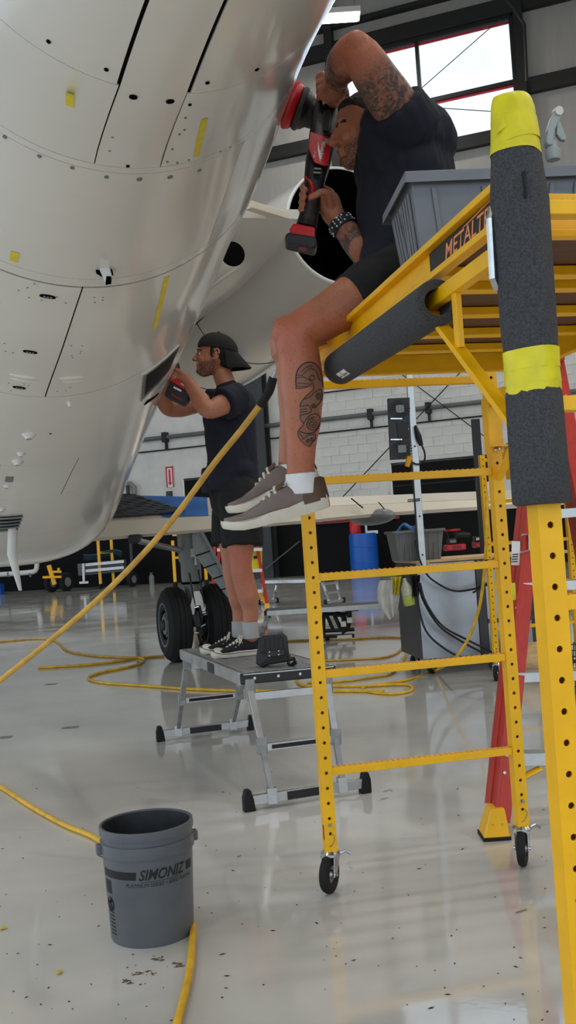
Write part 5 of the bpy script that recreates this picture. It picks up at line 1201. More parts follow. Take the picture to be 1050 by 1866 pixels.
# ================================================================ far objects on the left and by the wall
g = fl(666, 1046)
dr = thing('blue_drum', 'bright blue plastic drum against the black lower wall', 'drum', g)
R_ = 26 / FPX * g.y; Hh = 74 / FPX * g.y
MB().lathe([(0, 0), (R_ * .93, 0), (R_ * .97, .04), (R_, .25 * Hh), (R_, .7 * Hh), (R_ * .98, .92 * Hh), (R_ * .94, Hh), (R_ * .9, Hh), (R_ * .88, Hh - .03), (0, Hh - .03)], g, UZ, 36).build('barrel', MAT['blue_drum'], dr, smooth=30)
for f in (.3, .68): MB().lathe([(R_ * .99, -.03), (R_ * 1.012, 0), (R_ * .99, .03)], g + UZ * (Hh * f), UZ, 36).build('hoop', MAT['blue_drum'], dr)
j = g + UZ * Hh + V((-.22, 0, 0))
jg = thing('red_jug', 'small red jug standing on the blue drum', 'jug', j)
MB().lathe([(0, 0), (.17, 0), (.18, .1), (.17, .32), (.10, .42), (.05, .46), (.05, .52), (0, .52)], j, UZ, 16).build('jug_body', MAT['red_plastic'], jg, smooth=40)
MB().tube([j + UZ * .5, j + UZ * .6 + V((.03, 0, 0)), j + UZ * .58 + V((.14, 0, 0))], .02, 6).build('spout', MAT['red_plastic'], jg)
j = g + UZ * Hh + V((.12, 0, 0)); pm = thing('drum_pump', 'white hand pump on the blue drum next to the red jug', 'pump', j)
MB().cyl(j, j + UZ * .35, .035, n=10).build('pump_tube', MAT['white_plastic'], pm); MB().box(j + UZ * .02 + V((.18, 0, .0)), (.34, .25, .1)).build('pump_tray', MAT['white_plastic'], pm); MB().bar(j + UZ * .33, j + UZ * .36 + V((-.12, 0, 0)), .03, .03).build('pump_handle', MAT['black'], pm)
hh = thing('door_handle_lever', 'small chrome lever handle on the black wall panel above the cart', 'handle', wpt(*wu(799, 973), .08))
MB().cyl(wpt(*wu(801, 973), .02), wpt(*wu(801, 973), .10), .07, n=14).build('rose', MAT['chrome'], hh); MB().cyl(wpt(*wu(789, 974), .10), wpt(*wu(801, 973), .10), .022, n=8).build('lever', MAT['chrome'], hh)
rb = thing('red_wall_rail', 'dark red rail along the black wall under the wing', 'rail', wpt(*wu(640, 944), .1)); MB().bar(wpt(wu(560, 948)[0], wu(640, 947)[1], .1), wpt(wu(730, 938)[0], wu(640, 947)[1], .1), .1, .16).build('bar', MAT['red_dark'], rb)
def ladder_frame(pL, pR, zt, label, rungs, m='yellow_paint', cat='scaffold', group=None, name='scaffold_frame', w=.09):
    t = thing(name, label, cat, pL, group)
    for p in (pL, pR):
        MB().bar(V((p.x, p.y, .16)), V((p.x, p.y, zt)), w, w, up=V((0, 1, 0))).build('post', MAT[m], t)
        c = V((p.x, p.y, .09)); MB().lathe([(.05, -.04), (.09, -.04), (.09, .04), (.05, .04)], c, V((1, -.3, 0)), 16, closed=True).build('caster', MAT['black_rubber'], t)
    for z in rungs: MB().bar(V((pL.x, pL.y, z)), V((pR.x, pR.y, z)), .06, .07).build('rung', MAT[m], t)
    return t
f0, f1 = fl(184, 1073), fl(223, 1067); f1 = V((f1.x, f0.y + .2, 0))
ladder_frame(f0, f1, at(181, 985, f0.y).z, 'small yellow scaffold frame under the wing left of the landing gear', [at(200, 1006, f0.y).z, at(200, 1036, f0.y).z])
f0 = fl(320, 1070); ladder_frame(f0, f0 + V((.95, .1, 0)), at(313, 985, f0.y).z, 'yellow scaffold frame seen behind the landing gear strut', [.9, 1.6])
# yellow tow dolly with a black wheel, grey trailer, canister, white pipe
g = fl(95, 1079); td = thing('tow_dolly', 'yellow tow dolly with fat black tyres under the fuselage', 'dolly', g)
def fwheel(c, r, w, root, ax=V((.85, -.5, 0))):
    ax = ax.normalized(); t_ = MB().lathe([(r * .5, -w / 2), (r * .9, -w / 2), (r, -w / 4), (r, w / 4), (r * .9, w / 2), (r * .5, w / 2)], c, ax, 28, closed=True).build('tyre', MAT['black_rubber'], root, smooth=30)
    MB().lathe([(0, -w * .3), (r * .2, -w * .4), (r * .42, -w * .3), (r * .52, -w * .42), (r * .52, w * .42), (0, w * .42)], c, -ax * -1, 24).build('wheel_rim', MAT['grey_paint'], t_, smooth=30)
k = g.y / FPX
fwheel(V((g.x, g.y, 17 * k)), 17 * k, 9 * k, td); fwheel(V((g.x + 28 * k, g.y - .1, 17 * k)), 17 * k, 9 * k, td)
MB().bar(at(89, 1030, g.y - .4), at(100, 1065, g.y - .4), 7 * k, 7 * k, up=V((0, 1, 0))).build('arm', MAT['yellow_paint'], td); MB().bar(at(78, 1052, g.y - .5), at(112, 1051, g.y - .5), 4 * k, 4 * k).build('cross_bar', MAT['yellow_paint'], td)
MB().bar(at(96, 1042, g.y - .4), at(112, 1042, g.y - .4), 4 * k, 4 * k).build('cross_bar', MAT['yellow_paint'], td); MB().bar(at(107, 1035, g.y - .4), at(107, 1044, g.y - .4), 4 * k, 4 * k, up=V((0, 1, 0))).build('pin', MAT['yellow_paint'], td)
g = fl(190, 1073); tr_ = thing('grey_trailer', 'long grey equipment trailer with wheels behind the small yellow scaffold', 'trailer', g); k = g.y / FPX
mat('trailer_grey', (96, 100, 102), 0.5, var=0.1, scale=2)
MB().bar(at(146, 1038, g.y + .6), at(228, 1030, g.y + .6), .7, 22 * k).build('bed', MAT['trailer_grey'], tr_)
for yy in (1030, 1041): MB().bar(at(150, yy, g.y + .1), at(226, yy - 7, g.y + .1), .05, 5 * k).build('side_board', MAT['aluminium'], tr_)
MB().bar(at(152, 1027, g.y), at(153, 1060, g.y), 4 * k, 4 * k, up=V((0, 1, 0))).build('jack_leg', MAT['aluminium'], tr_); MB().bar(at(145, 1062, g.y), at(161, 1061, g.y), 4 * k, 4 * k).build('jack_foot', MAT['white_plastic'], tr_)
fwheel(V((at(241, 1048, g.y).x, g.y, 14 * k)), 14 * k, 8 * k, tr_)
MB().bar(at(238, 985, g.y), at(241, 1035, g.y), 5 * k, 5 * k, up=V((0, 1, 0))).build('mast', MAT['dark_steel'], tr_)
mb = MB(); mb.grid(lambda u, v: (at(lerp(152, 222, u), 1010 + 6 * math.sin(5 * u) - 8 * math.sin(PI * u) + 10 * v, g.y + .2 + v * .3), V((0, 0, 1))), 16, 4, .02); mat('tarp', (54, 92, 104), 0.6, var=0.2, scale=3, bump=.4, bscale=6); mb.build('tarp', MAT['tarp'], tr_)
g = fl(277, 1066); cn = thing('gas_canister', 'small grey canister standing by the black wall behind the slanting hose', 'canister', g); k = g.y / FPX
MB().lathe([(0, 0), (5 * k, 0), (5 * k, 14 * k), (3.5 * k, 18 * k), (2 * k, 19 * k), (2 * k, 22 * k), (0, 22 * k)], g, UZ, 16).build('tank', MAT['grey_paint'], cn, smooth=40); MB().box(g + UZ * (22 * k), (6 * k, 4 * k, 2 * k)).build('valve', MAT['dark_steel'], cn)
g = at(30, 1078, 35.0); k = g.y / FPX; wp_ = thing('white_duct', 'thick white pipe with a bend low on the left under the fuselage', 'pipe', V((g.x, g.y, .3)))
MB().tube(spline([at(-60, 1050, g.y), at(0, 1047, g.y), at(52, 1043, g.y), at(64, 1040, g.y), at(67, 1032, g.y), at(67, 1015, g.y)], 4), 4.5 * k, 12).build('pipe', MAT['white_plastic'], wp_, smooth=50)
for x in (14, 54): MB().tube([at(x, 1047, g.y), at(x + 3, 1046.5, g.y)], 5.2 * k, 12).build('coupling', MAT['grey_paint'], wp_)
g = at(8, 1081, 34.5); g.z = 0; bd = thing('blue_bin', 'blue bin at the far left edge under the belly', 'bin', g); k = g.y / FPX
mb = MB(); mb.box(g + V((-.3, 0, 9 * k)), (26 * k, .5, 18 * k)); mb.build('bin_body', MAT['blue_drum'], bd, bevel=.03); MB().box(g + V((-.3, 0, 18.5 * k)), (27 * k, .55, 1.5 * k)).build('bin_rim', MAT['blue_drum'], bd)
# far red stepladder behind the standing man
g = fl(484, 1104); Y_ = g.y; rl = thing('stepladder', 'small red stepladder with a yellow sign far behind the standing man', 'ladder', g)
for (a, b_) in (((466, 980), (487, 1100)), ((400, 996), (392, 1100)), ((391, 996), (388, 1090))): MB().bar(at(*a, Y_), at(*b_, Y_), .06, .05, up=V((0, 1, 0))).build('rail', MAT['red_fibreglass'], rl)
for ya, yb_ in ((1002, 1001), (1043, 1039), (1080, 1077)): MB().bar(at(396, ya, Y_), at(478, yb_, Y_), .14, .06).build('step', MAT['white_plastic'], rl)
MB().box(at(487, 1104, Y_), (.09, .12, .1)).build('foot', MAT['yellow_paint'], rl)
MB().bar(at(472, 1080, Y_ + .05), at(484, 1098, Y_ + .05), .04, .06).build('knee_brace', MAT['yellow_paint'], rl)
sgn = flat_px([(458, 1004), (478, 1002), (478, 1040), (458, 1043)], Y_ + .1, .02, 'yellow_sign', 'yellow_tape', rl, 0)
MB().bar(at(462, 1016, Y_ + .07), at(475, 1014, Y_ + .07), .01, .05).build('sign_print', MAT['black_print'], sgn)
# piece of a third scaffold's platform hung on the second, pump and mesh basket at the right edge
ORG[sc2.name] = V(sc2.location)
g = at(951, 858, 7.7); cs_ = MB().box(g, (.24, .06, .12)).build('third_platform_piece', MAT['yellow_wear'], sc2, bevel=.01); MB().box(g + V((-.04, -.032, 0)), (.06, .004, .06)).build('plate_label', MAT['white_print'], cs_)
g = fl(1050, 1285); bs = thing('mesh_basket', 'black wire mesh basket at the right edge behind the nearest post', 'basket', g); Y_ = g.y
for k in range(9): MB().bar(at(1040 + k * 6, 1170 + (0 if k else 0), Y_ + .02 * k), at(1036 + k * 6, 1285, Y_ + .02 * k), .006, .006, up=V((0, 1, 0))).build('wire', MAT['black'], bs)
for k in range(11): MB().bar(at(1036, 1175 + k * 11, Y_), at(1095, 1170 + k * 11, Y_ + .2), .006, .006).build('wire', MAT['black'], bs)
g = fl(978, 1232); vp = thing('vacuum_pump', 'dusty tan pump motor on the floor under the right end of the cart', 'pump', g); 
MB().ell(g + UZ * .14, (.16, .12, .13)).build('motor', MAT['plywood'], vp, smooth=60); MB().lathe([(0, 0), (.13, 0), (.14, .03), (.12, .05)], g, UZ, 20).build('foot', MAT['black_plastic'], vp); MB().cyl(g + V((.12, -.05, .17)), g + V((.26, -.06, .17)), .09, n=18).build('fan_housing', MAT['black_plastic'], vp)
# ================================================================ litter on the floor
mat('chip_yellow', (206, 176, 40), 0.7); mat('dirt', (98, 76, 58), 0.9); mat('chip_dark', (34, 32, 31), 0.8)
for x, y, s_, lb in ((108, 1774, .008, 'torn yellow tape scrap on the floor below the bucket'), (6, 1693, .010, 'torn yellow tape scrap at the left edge of the floor')):
    p = fl(x, y); mb = MB(); mb.add([p + V((s_ * 1.2 * math.cos(a) * random.uniform(.7, 1.2), s_ * 1.5 * math.sin(a) * random.uniform(.7, 1.3), .002 + .004 * random.random())) for a in [i * PI / 4 for i in range(8)]] + [p + V((0, 0, .006))], [(i, (i + 1) % 8, 8) for i in range(8)])
    solo(mb, 'tape_scrap', MAT['chip_yellow'], lb, 'scrap')
mb = MB()
for k in range(150):
    x, y = random.uniform(-20, 1000), 1400 + 470 * random.random() ** .8; p = fl(x, y); s_ = random.uniform(.0012, .0042); a0 = random.uniform(0, PI)
    l_ = s_ * random.choice((1, 1, 1.6, 3)); u_, v_ = V((math.cos(a0), math.sin(a0), 0)) * l_, V((-math.sin(a0), math.cos(a0), 0)) * s_
    mb.add([p + u_ + UZ * .0012, p + v_ + UZ * .0012, p - u_ + UZ * .0012, p - v_ + UZ * .0012, p + UZ * .003], [(0, 1, 4), (1, 2, 4), (2, 3, 4), (3, 0, 4)])
for (x, y, n_) in ((950, 1660, 1), (700, 1455, 1), (706, 1440, 1)):
    p = fl(x, y); mb.add([p + V((-.022, -.012, .002)), p + V((.02, .012, .002)), p + V((.022, .006, .004)), p + V((-.018, -.018, .004))], [(0, 1, 2, 3)])
solo(mb, 'floor_specks', MAT['chip_dark'], 'scattered dark flakes and specks on the grey floor', 'debris', kind='stuff')
mb = MB()
for (x, y, w) in ((262, 1774, 24), (232, 1789, 8), (288, 1747, 9), (325, 1759, 8)):
    for k in range(16):
        p = fl(x + random.uniform(-w, w), y + random.uniform(-4, 4)); a0 = random.uniform(0, PI); u_ = V((math.cos(a0), math.sin(a0) * .5, 0)) * random.uniform(.004, .014); v_ = V((-u_.y, u_.x, 0)) * .25
        mb.add([p + u_ + UZ * .001, p + v_ + UZ * .001, p - u_ + UZ * .001, p - v_ + UZ * .001, p + UZ * .0035], [(0, 1, 4), (1, 2, 4), (2, 3, 4), (3, 0, 4)])
solo(mb, 'dirt_smear', MAT['dirt'], 'brown crumbs of dirt on the floor below the bucket', 'dirt', kind='stuff')
# ================================================================ people
def skin_mat(name, base, red, ink):
    m = bpy.data.materials.new(name); m.use_nodes = True; nt = m.node_tree; N, L = nt.nodes, nt.links; b = N['Principled BSDF']
    b.inputs['Roughness'].default_value = 0.48; b.inputs['Subsurface Weight'].default_value = 0.06; b.inputs['Subsurface Radius'].default_value = (.02, .008, .004)
    at_ = N.new('ShaderNodeAttribute'); at_.attribute_name = 'marks'; sx = N.new('ShaderNodeSeparateColor'); L.new(at_.outputs['Color'], sx.inputs['Color'])
    tc = N.new('ShaderNodeTexCoord')
    def noise(sc, det=4, dist=0.0):
        n = N.new('ShaderNodeTexNoise'); n.inputs['Scale'].default_value = sc; n.inputs['Detail'].default_value = det; n.inputs['Distortion'].default_value = dist; L.new(tc.outputs['Object'], n.inputs['Vector']); return n
    def ramp(src, a, b_, ca=(0, 0, 0, 1), cb=(1, 1, 1, 1)):
        r = N.new('ShaderNodeValToRGB'); r.color_ramp.elements[0].position = a; r.color_ramp.elements[1].position = b_; r.color_ramp.elements[0].color = ca; r.color_ramp.elements[1].color = cb; L.new(src, r.inputs['Fac']); return r
    def mix(fac, a, b_):
        x = N.new('ShaderNodeMix'); x.data_type = 'RGBA'
        if isinstance(fac, float): x.inputs['Factor'].default_value = fac
        else: L.new(fac, x.inputs['Factor'])
        for s_, v in ((6, a), (7, b_)):
            if isinstance(v, tuple): x.inputs[s_].default_value = (*v, 1)
            else: L.new(v, x.inputs[s_])
        return x.outputs[2]
    def mul(a, b_):
        x = N.new('ShaderNodeMath'); x.operation = 'MULTIPLY'
        for i, v in enumerate((a, b_)):
            if isinstance(v, float): x.inputs[i].default_value = v
            else: L.new(v, x.inputs[i])
        return x.outputs[0]
    B = lin(base); c = mix(ramp(noise(14).outputs['Fac'], .35, .7).outputs['Color'], B, tuple(x * .86 for x in B))
    c = mix(mul(sx.outputs['Blue'], .75), c, lin(red))
    hair = ramp(noise(170, 2).outputs['Fac'], .60, .70); c = mix(mul(hair.outputs['Color'], .38), c, lin((52, 30, 22)))
    wv = ramp(noise(26, 5, 2.2).outputs['Fac'], .40, .52); ln = ramp(noise(60, 3, 1.0).outputs['Fac'], .40, .50)
    inkm = mix(.45, wv.outputs['Color'], ln.outputs['Color'])
    c = mix(mul(mul(sx.outputs['Red'], inkm), .92), c, lin(ink))
    c = mix(mul(sx.outputs['Green'], .55), c, lin((88, 70, 62)))
    bn = ramp(noise(220, 2).outputs['Fac'], .25, .65); c = mix(mul(mul(at_.outputs['Alpha'], bn.outputs['Color']), .92), c, lin((44, 29, 23)))
    L.new(c, b.inputs['Base Color'])
    bp = N.new('ShaderNodeBump'); bp.inputs['Strength'].default_value = .12; bp.inputs['Distance'].default_value = .004; L.new(noise(150, 2).outputs['Fac'], bp.inputs['Height']); L.new(bp.outputs['Normal'], b.inputs['Normal'])
    MAT[name] = m; return m
skin_mat('skin_seated', (178, 112, 82), (172, 76, 56), (38, 40, 42))
skin_mat('skin_standing', (182, 118, 90), (176, 84, 64), (38, 40, 42))
mat('shirt_navy', (15, 20, 36), 0.85, var=0.14, scale=12, bump=0.25, bscale=22)
mat('shorts_black', (11, 11, 13), 0.85, var=0.15, scale=12, bump=0.25, bscale=24)
mat('hair_dark', (20, 15, 13), 0.7, var=0.3, scale=60, bump=0.5, bscale=180)
mat('beard', (78, 52, 40), 0.75, var=0.4, scale=90, bump=0.6, bscale=220)
mat('cap_black', (9, 9, 10), 0.85, var=0.15, scale=20, bump=0.2, bscale=60)
mat('sock_white', (226, 226, 228), 0.9, bump=0.3, bscale=200)
mat('sock_grey', (168, 168, 166), 0.9, bump=0.3, bscale=200)
mat('shoe_taupe', (124, 110, 104), 0.85, var=0.10, scale=20, bump=0.25, bscale=260)
mat('shoe_brown', (84, 60, 42), 0.55, var=0.15, scale=20)
mat('sole_cream', (206, 199, 184), 0.6, var=0.08, scale=12)
mat('shoe_canvas', (26, 26, 31), 0.85, bump=0.25, bscale=300)
mat('rubber_white', (212, 205, 190), 0.5, var=0.10, scale=14)
mat('lace_cream', (214, 206, 192), 0.8)
mat('eye_white', (220, 216, 210), 0.3); mat('eye_dark', (26, 18, 14), 0.2); mat('lip', (160, 88, 78), 0.5); mat('ink_black', (34, 34, 36), 0.6)
from mathutils import noise as mnoise
def sculpt(mb, name, m, parent, voxel, it=5, marks=None, fac=.5, wrinkle=0.0):
    me = bpy.data.meshes.new('tmp'); me.from_pydata([tuple(p) for p in mb.v], [], mb.f)
    bm = bmesh.new(); bm.from_mesh(me); bmesh.ops.recalc_face_normals(bm, faces=bm.faces); bm.to_mesh(me); bm.free()
    ob = bpy.data.objects.new('tmp', me); COL.objects.link(ob)
    r = ob.modifiers.new('r', 'REMESH'); r.mode = 'VOXEL'; r.voxel_size = voxel
    s = ob.modifiers.new('s', 'SMOOTH'); s.factor = fac; s.iterations = it
    dg = bpy.context.evaluated_depsgraph_get(); me2 = bpy.data.meshes.new_from_object(ob.evaluated_get(dg)); bpy.data.objects.remove(ob); bpy.data.meshes.remove(me)
    me2.name = name
    if wrinkle:
        nn = [v.normal.copy() for v in me2.vertices]
        for v, n in zip(me2.vertices, nn):
            q = V((v.co.x * 9 + v.co.z * 4, v.co.y * 9, v.co.z * 5)); w = abs(mnoise.noise(q)) * 1.4 + .5 * abs(mnoise.noise(q * 2.3)) - .35
            v.co += n * (w * wrinkle)
    if marks:
        ca = me2.color_attributes.new('marks', 'FLOAT_COLOR', 'POINT'); data = []
        for v in me2.vertices: data += marks(v.co, v.normal)
        ca.data.foreach_set('color', data)
    o0 = ORG[parent.name]
    for v in me2.vertices: v.co -= o0
    me2.polygons.foreach_set('use_smooth', [True] * len(me2.polygons)); me2.materials.clear(); me2.materials.append(m)
    return link(me2, name, parent)
def limb(mb, pts, n=18, k=4):                              # pts: (point, radius); smooth taper with round ends
    P = [V(p) for p, _ in pts]; q = spline(P, k)
    rr = []
    for i in range(len(pts) - 1):
        for j in range(k):
            t = j / k; t = t * t * (3 - 2 * t); rr.append(lerp(pts[i][1], pts[i + 1][1], t))
    rr.append(pts[-1][1]); mb.tube(q, rr, n)
    mb.ell(P[0], (pts[0][1],) * 3, None, 14, 8); mb.ell(P[-1], (pts[-1][1],) * 3, None, 14, 8); return mb
def sleeve(mb, p, q, r0, r1, n=20): return mb.cyl(p, q, r0, r1, n)
def seg_dist(p, a, b):
    ab = b - a; t = max(0, min(1, (p - a).dot(ab) / ab.length_squared)); return (p - a - ab * t).length, t
def pix(p):
    q = p - CAM; d = q.dot(FWD); return 525 + FPX * q.dot(RGT) / d, 933 - FPX * q.dot(UPV) / d
def in_poly(x, y, poly):
    c = False; j = len(poly) - 1
    for i in range(len(poly)):
        if (poly[i][1] > y) != (poly[j][1] > y) and x < (poly[j][0] - poly[i][0]) * (y - poly[i][1]) / (poly[j][1] - poly[i][1]) + poly[i][0]: c = not c
        j = i
    return c
# ---------------------------------------------------------------- shoes
def shoe(parent, heel, F, U, ln, kind, wsc=1.0):
    F = F.normalized(); U = (U - F * U.dot(F)).normalized(); S = F.cross(U)
    def q(x, y, z): return heel + F * (x * ln) + S * (y * wsc) + U * z
    out = [(0.0, .0), (.02, .022), (.08, .031), (.20, .034), (.38, .034), (.55, .040), (.70, .046), (.82, .046), (.92, .038), (.98, .022), (1.0, 0)]
    ring = [(x, y) for x, y in out] + [(x, -y) for x, y in out[-2:0:-1]]
    def spring(x): return .020 * max(0, (x - .72) / .28) ** 2 + .004 * max(0, (.08 - x) / .08)
    mb = MB(); K = len(ring); lv = ((.0, .93), (.006, 1.0), (.020, 1.02), (.030, .98))
    vs = [q(.5 + (x - .5) * (1 + (sc - 1) * .3), y * sc, z * (1 - .25 * (x > .6)) + spring(x) + (.008 if kind == 'slip' and x < .25 else 0) * (z > .01)) for z, sc in lv for x, y in ring]
    mb.add(vs, [(j * K + i, j * K + (i + 1) % K, (j + 1) * K + (i + 1) % K, (j + 1) * K + i) for j in range(3) for i in range(K)] + [tuple(range(K))[::-1], tuple(range(3 * K, 4 * K))])
    mup, msole = ('shoe_taupe', 'sole_cream') if kind == 'slip' else ('shoe_canvas', 'rubber_white')
    ub = MB(); secs = [(.03, .020, .075), (.10, .030, .086), (.22, .034, .082), (.35, .035, .088), (.45, .036, .086), (.55, .038, .072), (.68, .042, .056), (.80, .042, .045), (.90, .034, .038), (.965, .020, .032)]
    KK = 20; vs = []
    for x, w, h in secs:
        for i in range(KK):
            a = 2 * PI * i / KK; c, s_ = math.cos(a), math.sin(a); e = .72
            vs.append(q(x, math.copysign(abs(c) ** e, c) * w, .018 + spring(x) + (h - .018) * (.5 + .5 * math.copysign(abs(s_) ** .8, s_))))
    ub.add(vs, [(j * KK + i, j * KK + (i + 1) % KK, (j + 1) * KK + (i + 1) % KK, (j + 1) * KK + i) for j in range(len(secs) - 1) for i in range(KK)] + [tuple(range(KK))[::-1], tuple(range((len(secs) - 1) * KK, len(secs) * KK))])
    up = sculpt(ub, 'shoe', MAT[mup], parent, .0035, 4)
    mb.build('sole', MAT[msole], up, smooth=35)
    if kind == 'slip':
        hb = MB(); KK = 14; vs = []
        for x, w, z0, z1 in ((-.005, .010, .030, .088), (.03, .0245, .028, .094), (.09, .0325, .026, .094), (.17, .0355, .026, .084), (.235, .0368, .026, .060)):
            for i in range(KK):
                t_ = i / (KK - 1); side = 1 if t_ < .5 else -1
                u_ = (t_ if t_ < .5 else 1 - t_) * 2; vs.append(q(x, side * w * (1 - .25 * u_ ** 3), lerp(z0, z1, u_)))
        hb.add(vs, [(j * KK + i, j * KK + i + 1, (j + 1) * KK + i + 1, (j + 1) * KK + i) for j in range(4) for i in range(KK - 1)])
        o = hb.build('heel_patch', MAT['shoe_brown'], up, smooth=60)
        MB().tube([q(x, S_, z) for x, S_, z in ((.40, .0372, .030), (.46, .041, .052), (.56, .043, .054), (.66, .0455, .044), (.75, .047, .030))], .0012, 5).build('seam', MAT['shoe_brown'], up)
        MB().tube(spline([q(x, y, z) for x, y, z in ((.72, .040, .038), (.80, .036, .043), (.90, .024, .043), (.955, .0, .042), (.90, -.024, .043), (.80, -.036, .043), (.72, -.040, .038))], 4), .0016, 5).build('seam', MAT['shoe_taupe'], up)
        MB().grid(lambda u, v: (q(lerp(.36, .47, u), (v - .5) * .05, lerp(.094, .082, u) + .008 * math.sin(PI * v)), U), 4, 6, .004).build('tongue', MAT['shoe_brown'], up, smooth=60)
        for k in range(4):
            x = .43 + k * .055; z = .088 - k * .0095
            MB().tube(spline([q(x, .030, z - .012), q(x + .008, .012, z + .005), q(x + .025, -.012, z + .003), q(x + .03, -.030, z - .014)], 4), .0042, 6, flat=.6).build('lace', MAT['lace_cream'], up)
        MB().ell(q(.40, .030, .090), (.008, .006, .006)).build('lace_knot', MAT['lace_cream'], up)
        MB().tube([q(.40, .030, .088), q(.44, .036, .080), q(.46, .037, .070)], .0022, 5).build('lace', MAT['lace_cream'], up)
    else:
        tb_ = MB(); tb_.ell(q(.86, 0, .022), (.040, .043 * wsc, .034), frame3(F, S, U), 20, 12); tb_.build('toe_cap', MAT['rubber_white'], up, smooth=60)
        MB().tube([q(x, y * 1.045, .022 + spring(x)) for x, y in ring], .0016, 5, closed=True).build('sole_stripe', MAT['ink_black'], up)
        for k in range(5):
            x = .42 + k * .062; z = .094 - k * .010
            for s_ in (-1, 1): MB().tube(spline([q(x, s_ * .030, z - .016), q(x + .012, 0, z + .004), q(x + .045, -s_ * .030, z - .022)], 4), .0032, 6).build('lace', MAT['lace_cream'], up)
            for s_ in (-1, 1): MB().ell(q(x, s_ * .036, z - .022), (.004, .003, .004), None, 8, 6).build('eyelet', MAT['chrome'], up)
        for s_ in (-1, 1): MB().tube(spline([q(.42, 0, .098), q(.40, s_ * .02, .110), q(.43, s_ * .042, .090), q(.47, s_ * .040, .070), q(.44, s_ * .02, .09)], 5), .0026, 6).build('lace_bow', MAT['lace_cream'], up)
    return up
# ---------------------------------------------------------------- a head, from a few masses
def head(mb, C, f, u, sc=1.0):
    """C: middle of the skull, f: where the face looks, u: up; adds skull, brow, nose, lips, jaw, ears; returns a place function"""
    f = f.normalized(); u = (u - f * u.dot(f)).normalized(); s = u.cross(f)   # s: the head's left
    R = frame3(f, s, u)
    def P(x, y, z): return C + (f * x + s * y + u * z) * sc
    def E(x, y, z, a, b_, c, n=18): mb.ell(P(x, y, z), (a * sc, b_ * sc, c * sc), R, n, 12)
    E(-.008, 0, .030, .100, .077, .088); E(.035, 0, -.005, .062, .066, .085); E(.040, 0, -.052, .052, .055, .055); E(.060, 0, -.088, .034, .034, .026)
    E(.082, 0, .030, .018, .056, .012)                                             # brow
    E(.070, .034, -.020, .022, .026, .022); E(.070, -.034, -.020, .022, .026, .022)  # cheeks
    limb(mb, [(P(.090, 0, .022), .010 * sc), (P(.104, 0, .0), .011 * sc), (P(.116, 0, -.020), .0125 * sc)], 10, 3)
    E(.104, .011, -.025, .011, .009, .008, 10); E(.104, -.011, -.025, .011, .009, .008, 10)
    E(.093, 0, -.047, .012, .024, .0065, 12); E(.090, 0, -.060, .013, .022, .0075, 12); E(.088, 0, -.084, .016, .018, .016, 12)
    for k in (-1, 1):                                                               # ears: rim, lobe, inner shell
        for t_ in range(9):
            a = lerp(-2.0, 2.3, t_ / 8); mb.ell(P(-.006 - .019 * math.cos(a - .3), k * (.079 + .006 * (a > -1)), .002 + .030 * math.sin(a)), (.0065 * sc,) * 3, R, 8, 6)
        E(-.002, k * .076, .0, .014, .006, .022, 12)
    return P, R
def finger(mb, pts, r=.0088): limb(mb, [(p, r * (1.06 - .07 * i)) for i, p in enumerate(pts)], 12, 3)
def stubble(co, C, R, sc):
    q = R.transposed() @ (co - C) / sc
    x, y, z = q
    if abs(y) > .085 or z > .03 or x < -.03 or z < -.125 or x > .13: return 0.0
    line = -.020 - .25 * max(0, x - .02) if x > .005 else .03                      # cheek line, sideburn by the ear
    v = max(0, min(1, (line - z) / .014))
    if x > .078 and -.072 < z < -.043 and abs(y) < .024: v *= .15                   # lips
    if x > .055 and z > -.036: v *= 0
    if x < .012: v *= max(0, min(1, (x + .012) / .016))
    if z < -.10 and x < .03: v *= .3
    return v
# ================================================================ the seated man
m1 = thing('person', 'man with tattooed arms and leg sitting on the yellow scaffold, holding a polisher', 'person', sp(.25, .75, BT))
body = MB(); g = at
HIPN, HIPF = g(768, 492, 2.76), g(748, 500, 2.98)
KN, KF = g(536, 612, 2.64), g(531, 618, 2.90)
AN, AF = g(549, 862, 2.67), g(531, 846, 2.93)
limb(body, [(HIPN, .088), (lerp(HIPN, KN, .45) + V((0, 0, .014)), .072), (lerp(HIPN, KN, .80) + V((0, 0, .006)), .060), (KN + V((.008, 0, 0)), .056), (g(545, 650, 2.64), .056), (g(550, 705, 2.65), .0600), (g(551, 760, 2.655), .0515), (g(549, 815, 2.66), .040), (g(548, 850, 2.665), .0375), (AN + V((0, 0, -.02)), .040)], 22)
body.ell(g(520, 606, 2.635), (.036, .040, .046))
limb(body, [(HIPF, .088), (lerp(HIPF, KF, .5), .078), (KF, .056), (g(535, 655, 2.90), .054), (g(541, 720, 2.91), .056), (g(537, 780, 2.92), .044), (g(530, 830, 2.925), .036), (AF + V((0, 0, -.02)), .038)], 20)
PEL = g(760, 480, 2.87); CHE = g(728, 300, 2.86); NEK = g(716, 215, 2.86)
limb(body, [(PEL, .12), (lerp(PEL, CHE, .5), .115), (CHE, .125), (g(722, 240, 2.86), .10), (NEK, .055), (g(694, 240, 2.86), .055)], 22)
HC = g(668, 240, 2.88); hf, hu = (-RGT * .93 - UPV * .16 - FWD * .10), (UPV * .95 - RGT * .28)
HP, HR = head(body, HC, hf, hu, .93)
SHN, SHF = g(742, 228, 2.74), g(715, 245, 3.00)
EL, WR_ = g(652, 92, 2.62), g(612, 142, 2.89)
limb(body, [(SHN, .068), (lerp(SHN, EL, .35), .064), (lerp(SHN, EL, .7), .058), (EL, .047), (g(631, 112, 2.71), .052), (g(619, 130, 2.82), .043), (WR_, .033), (g(611, 152, 2.925), .033)], 22)
body.ell(g(650, 80, 2.605), (.034, .036, .034))
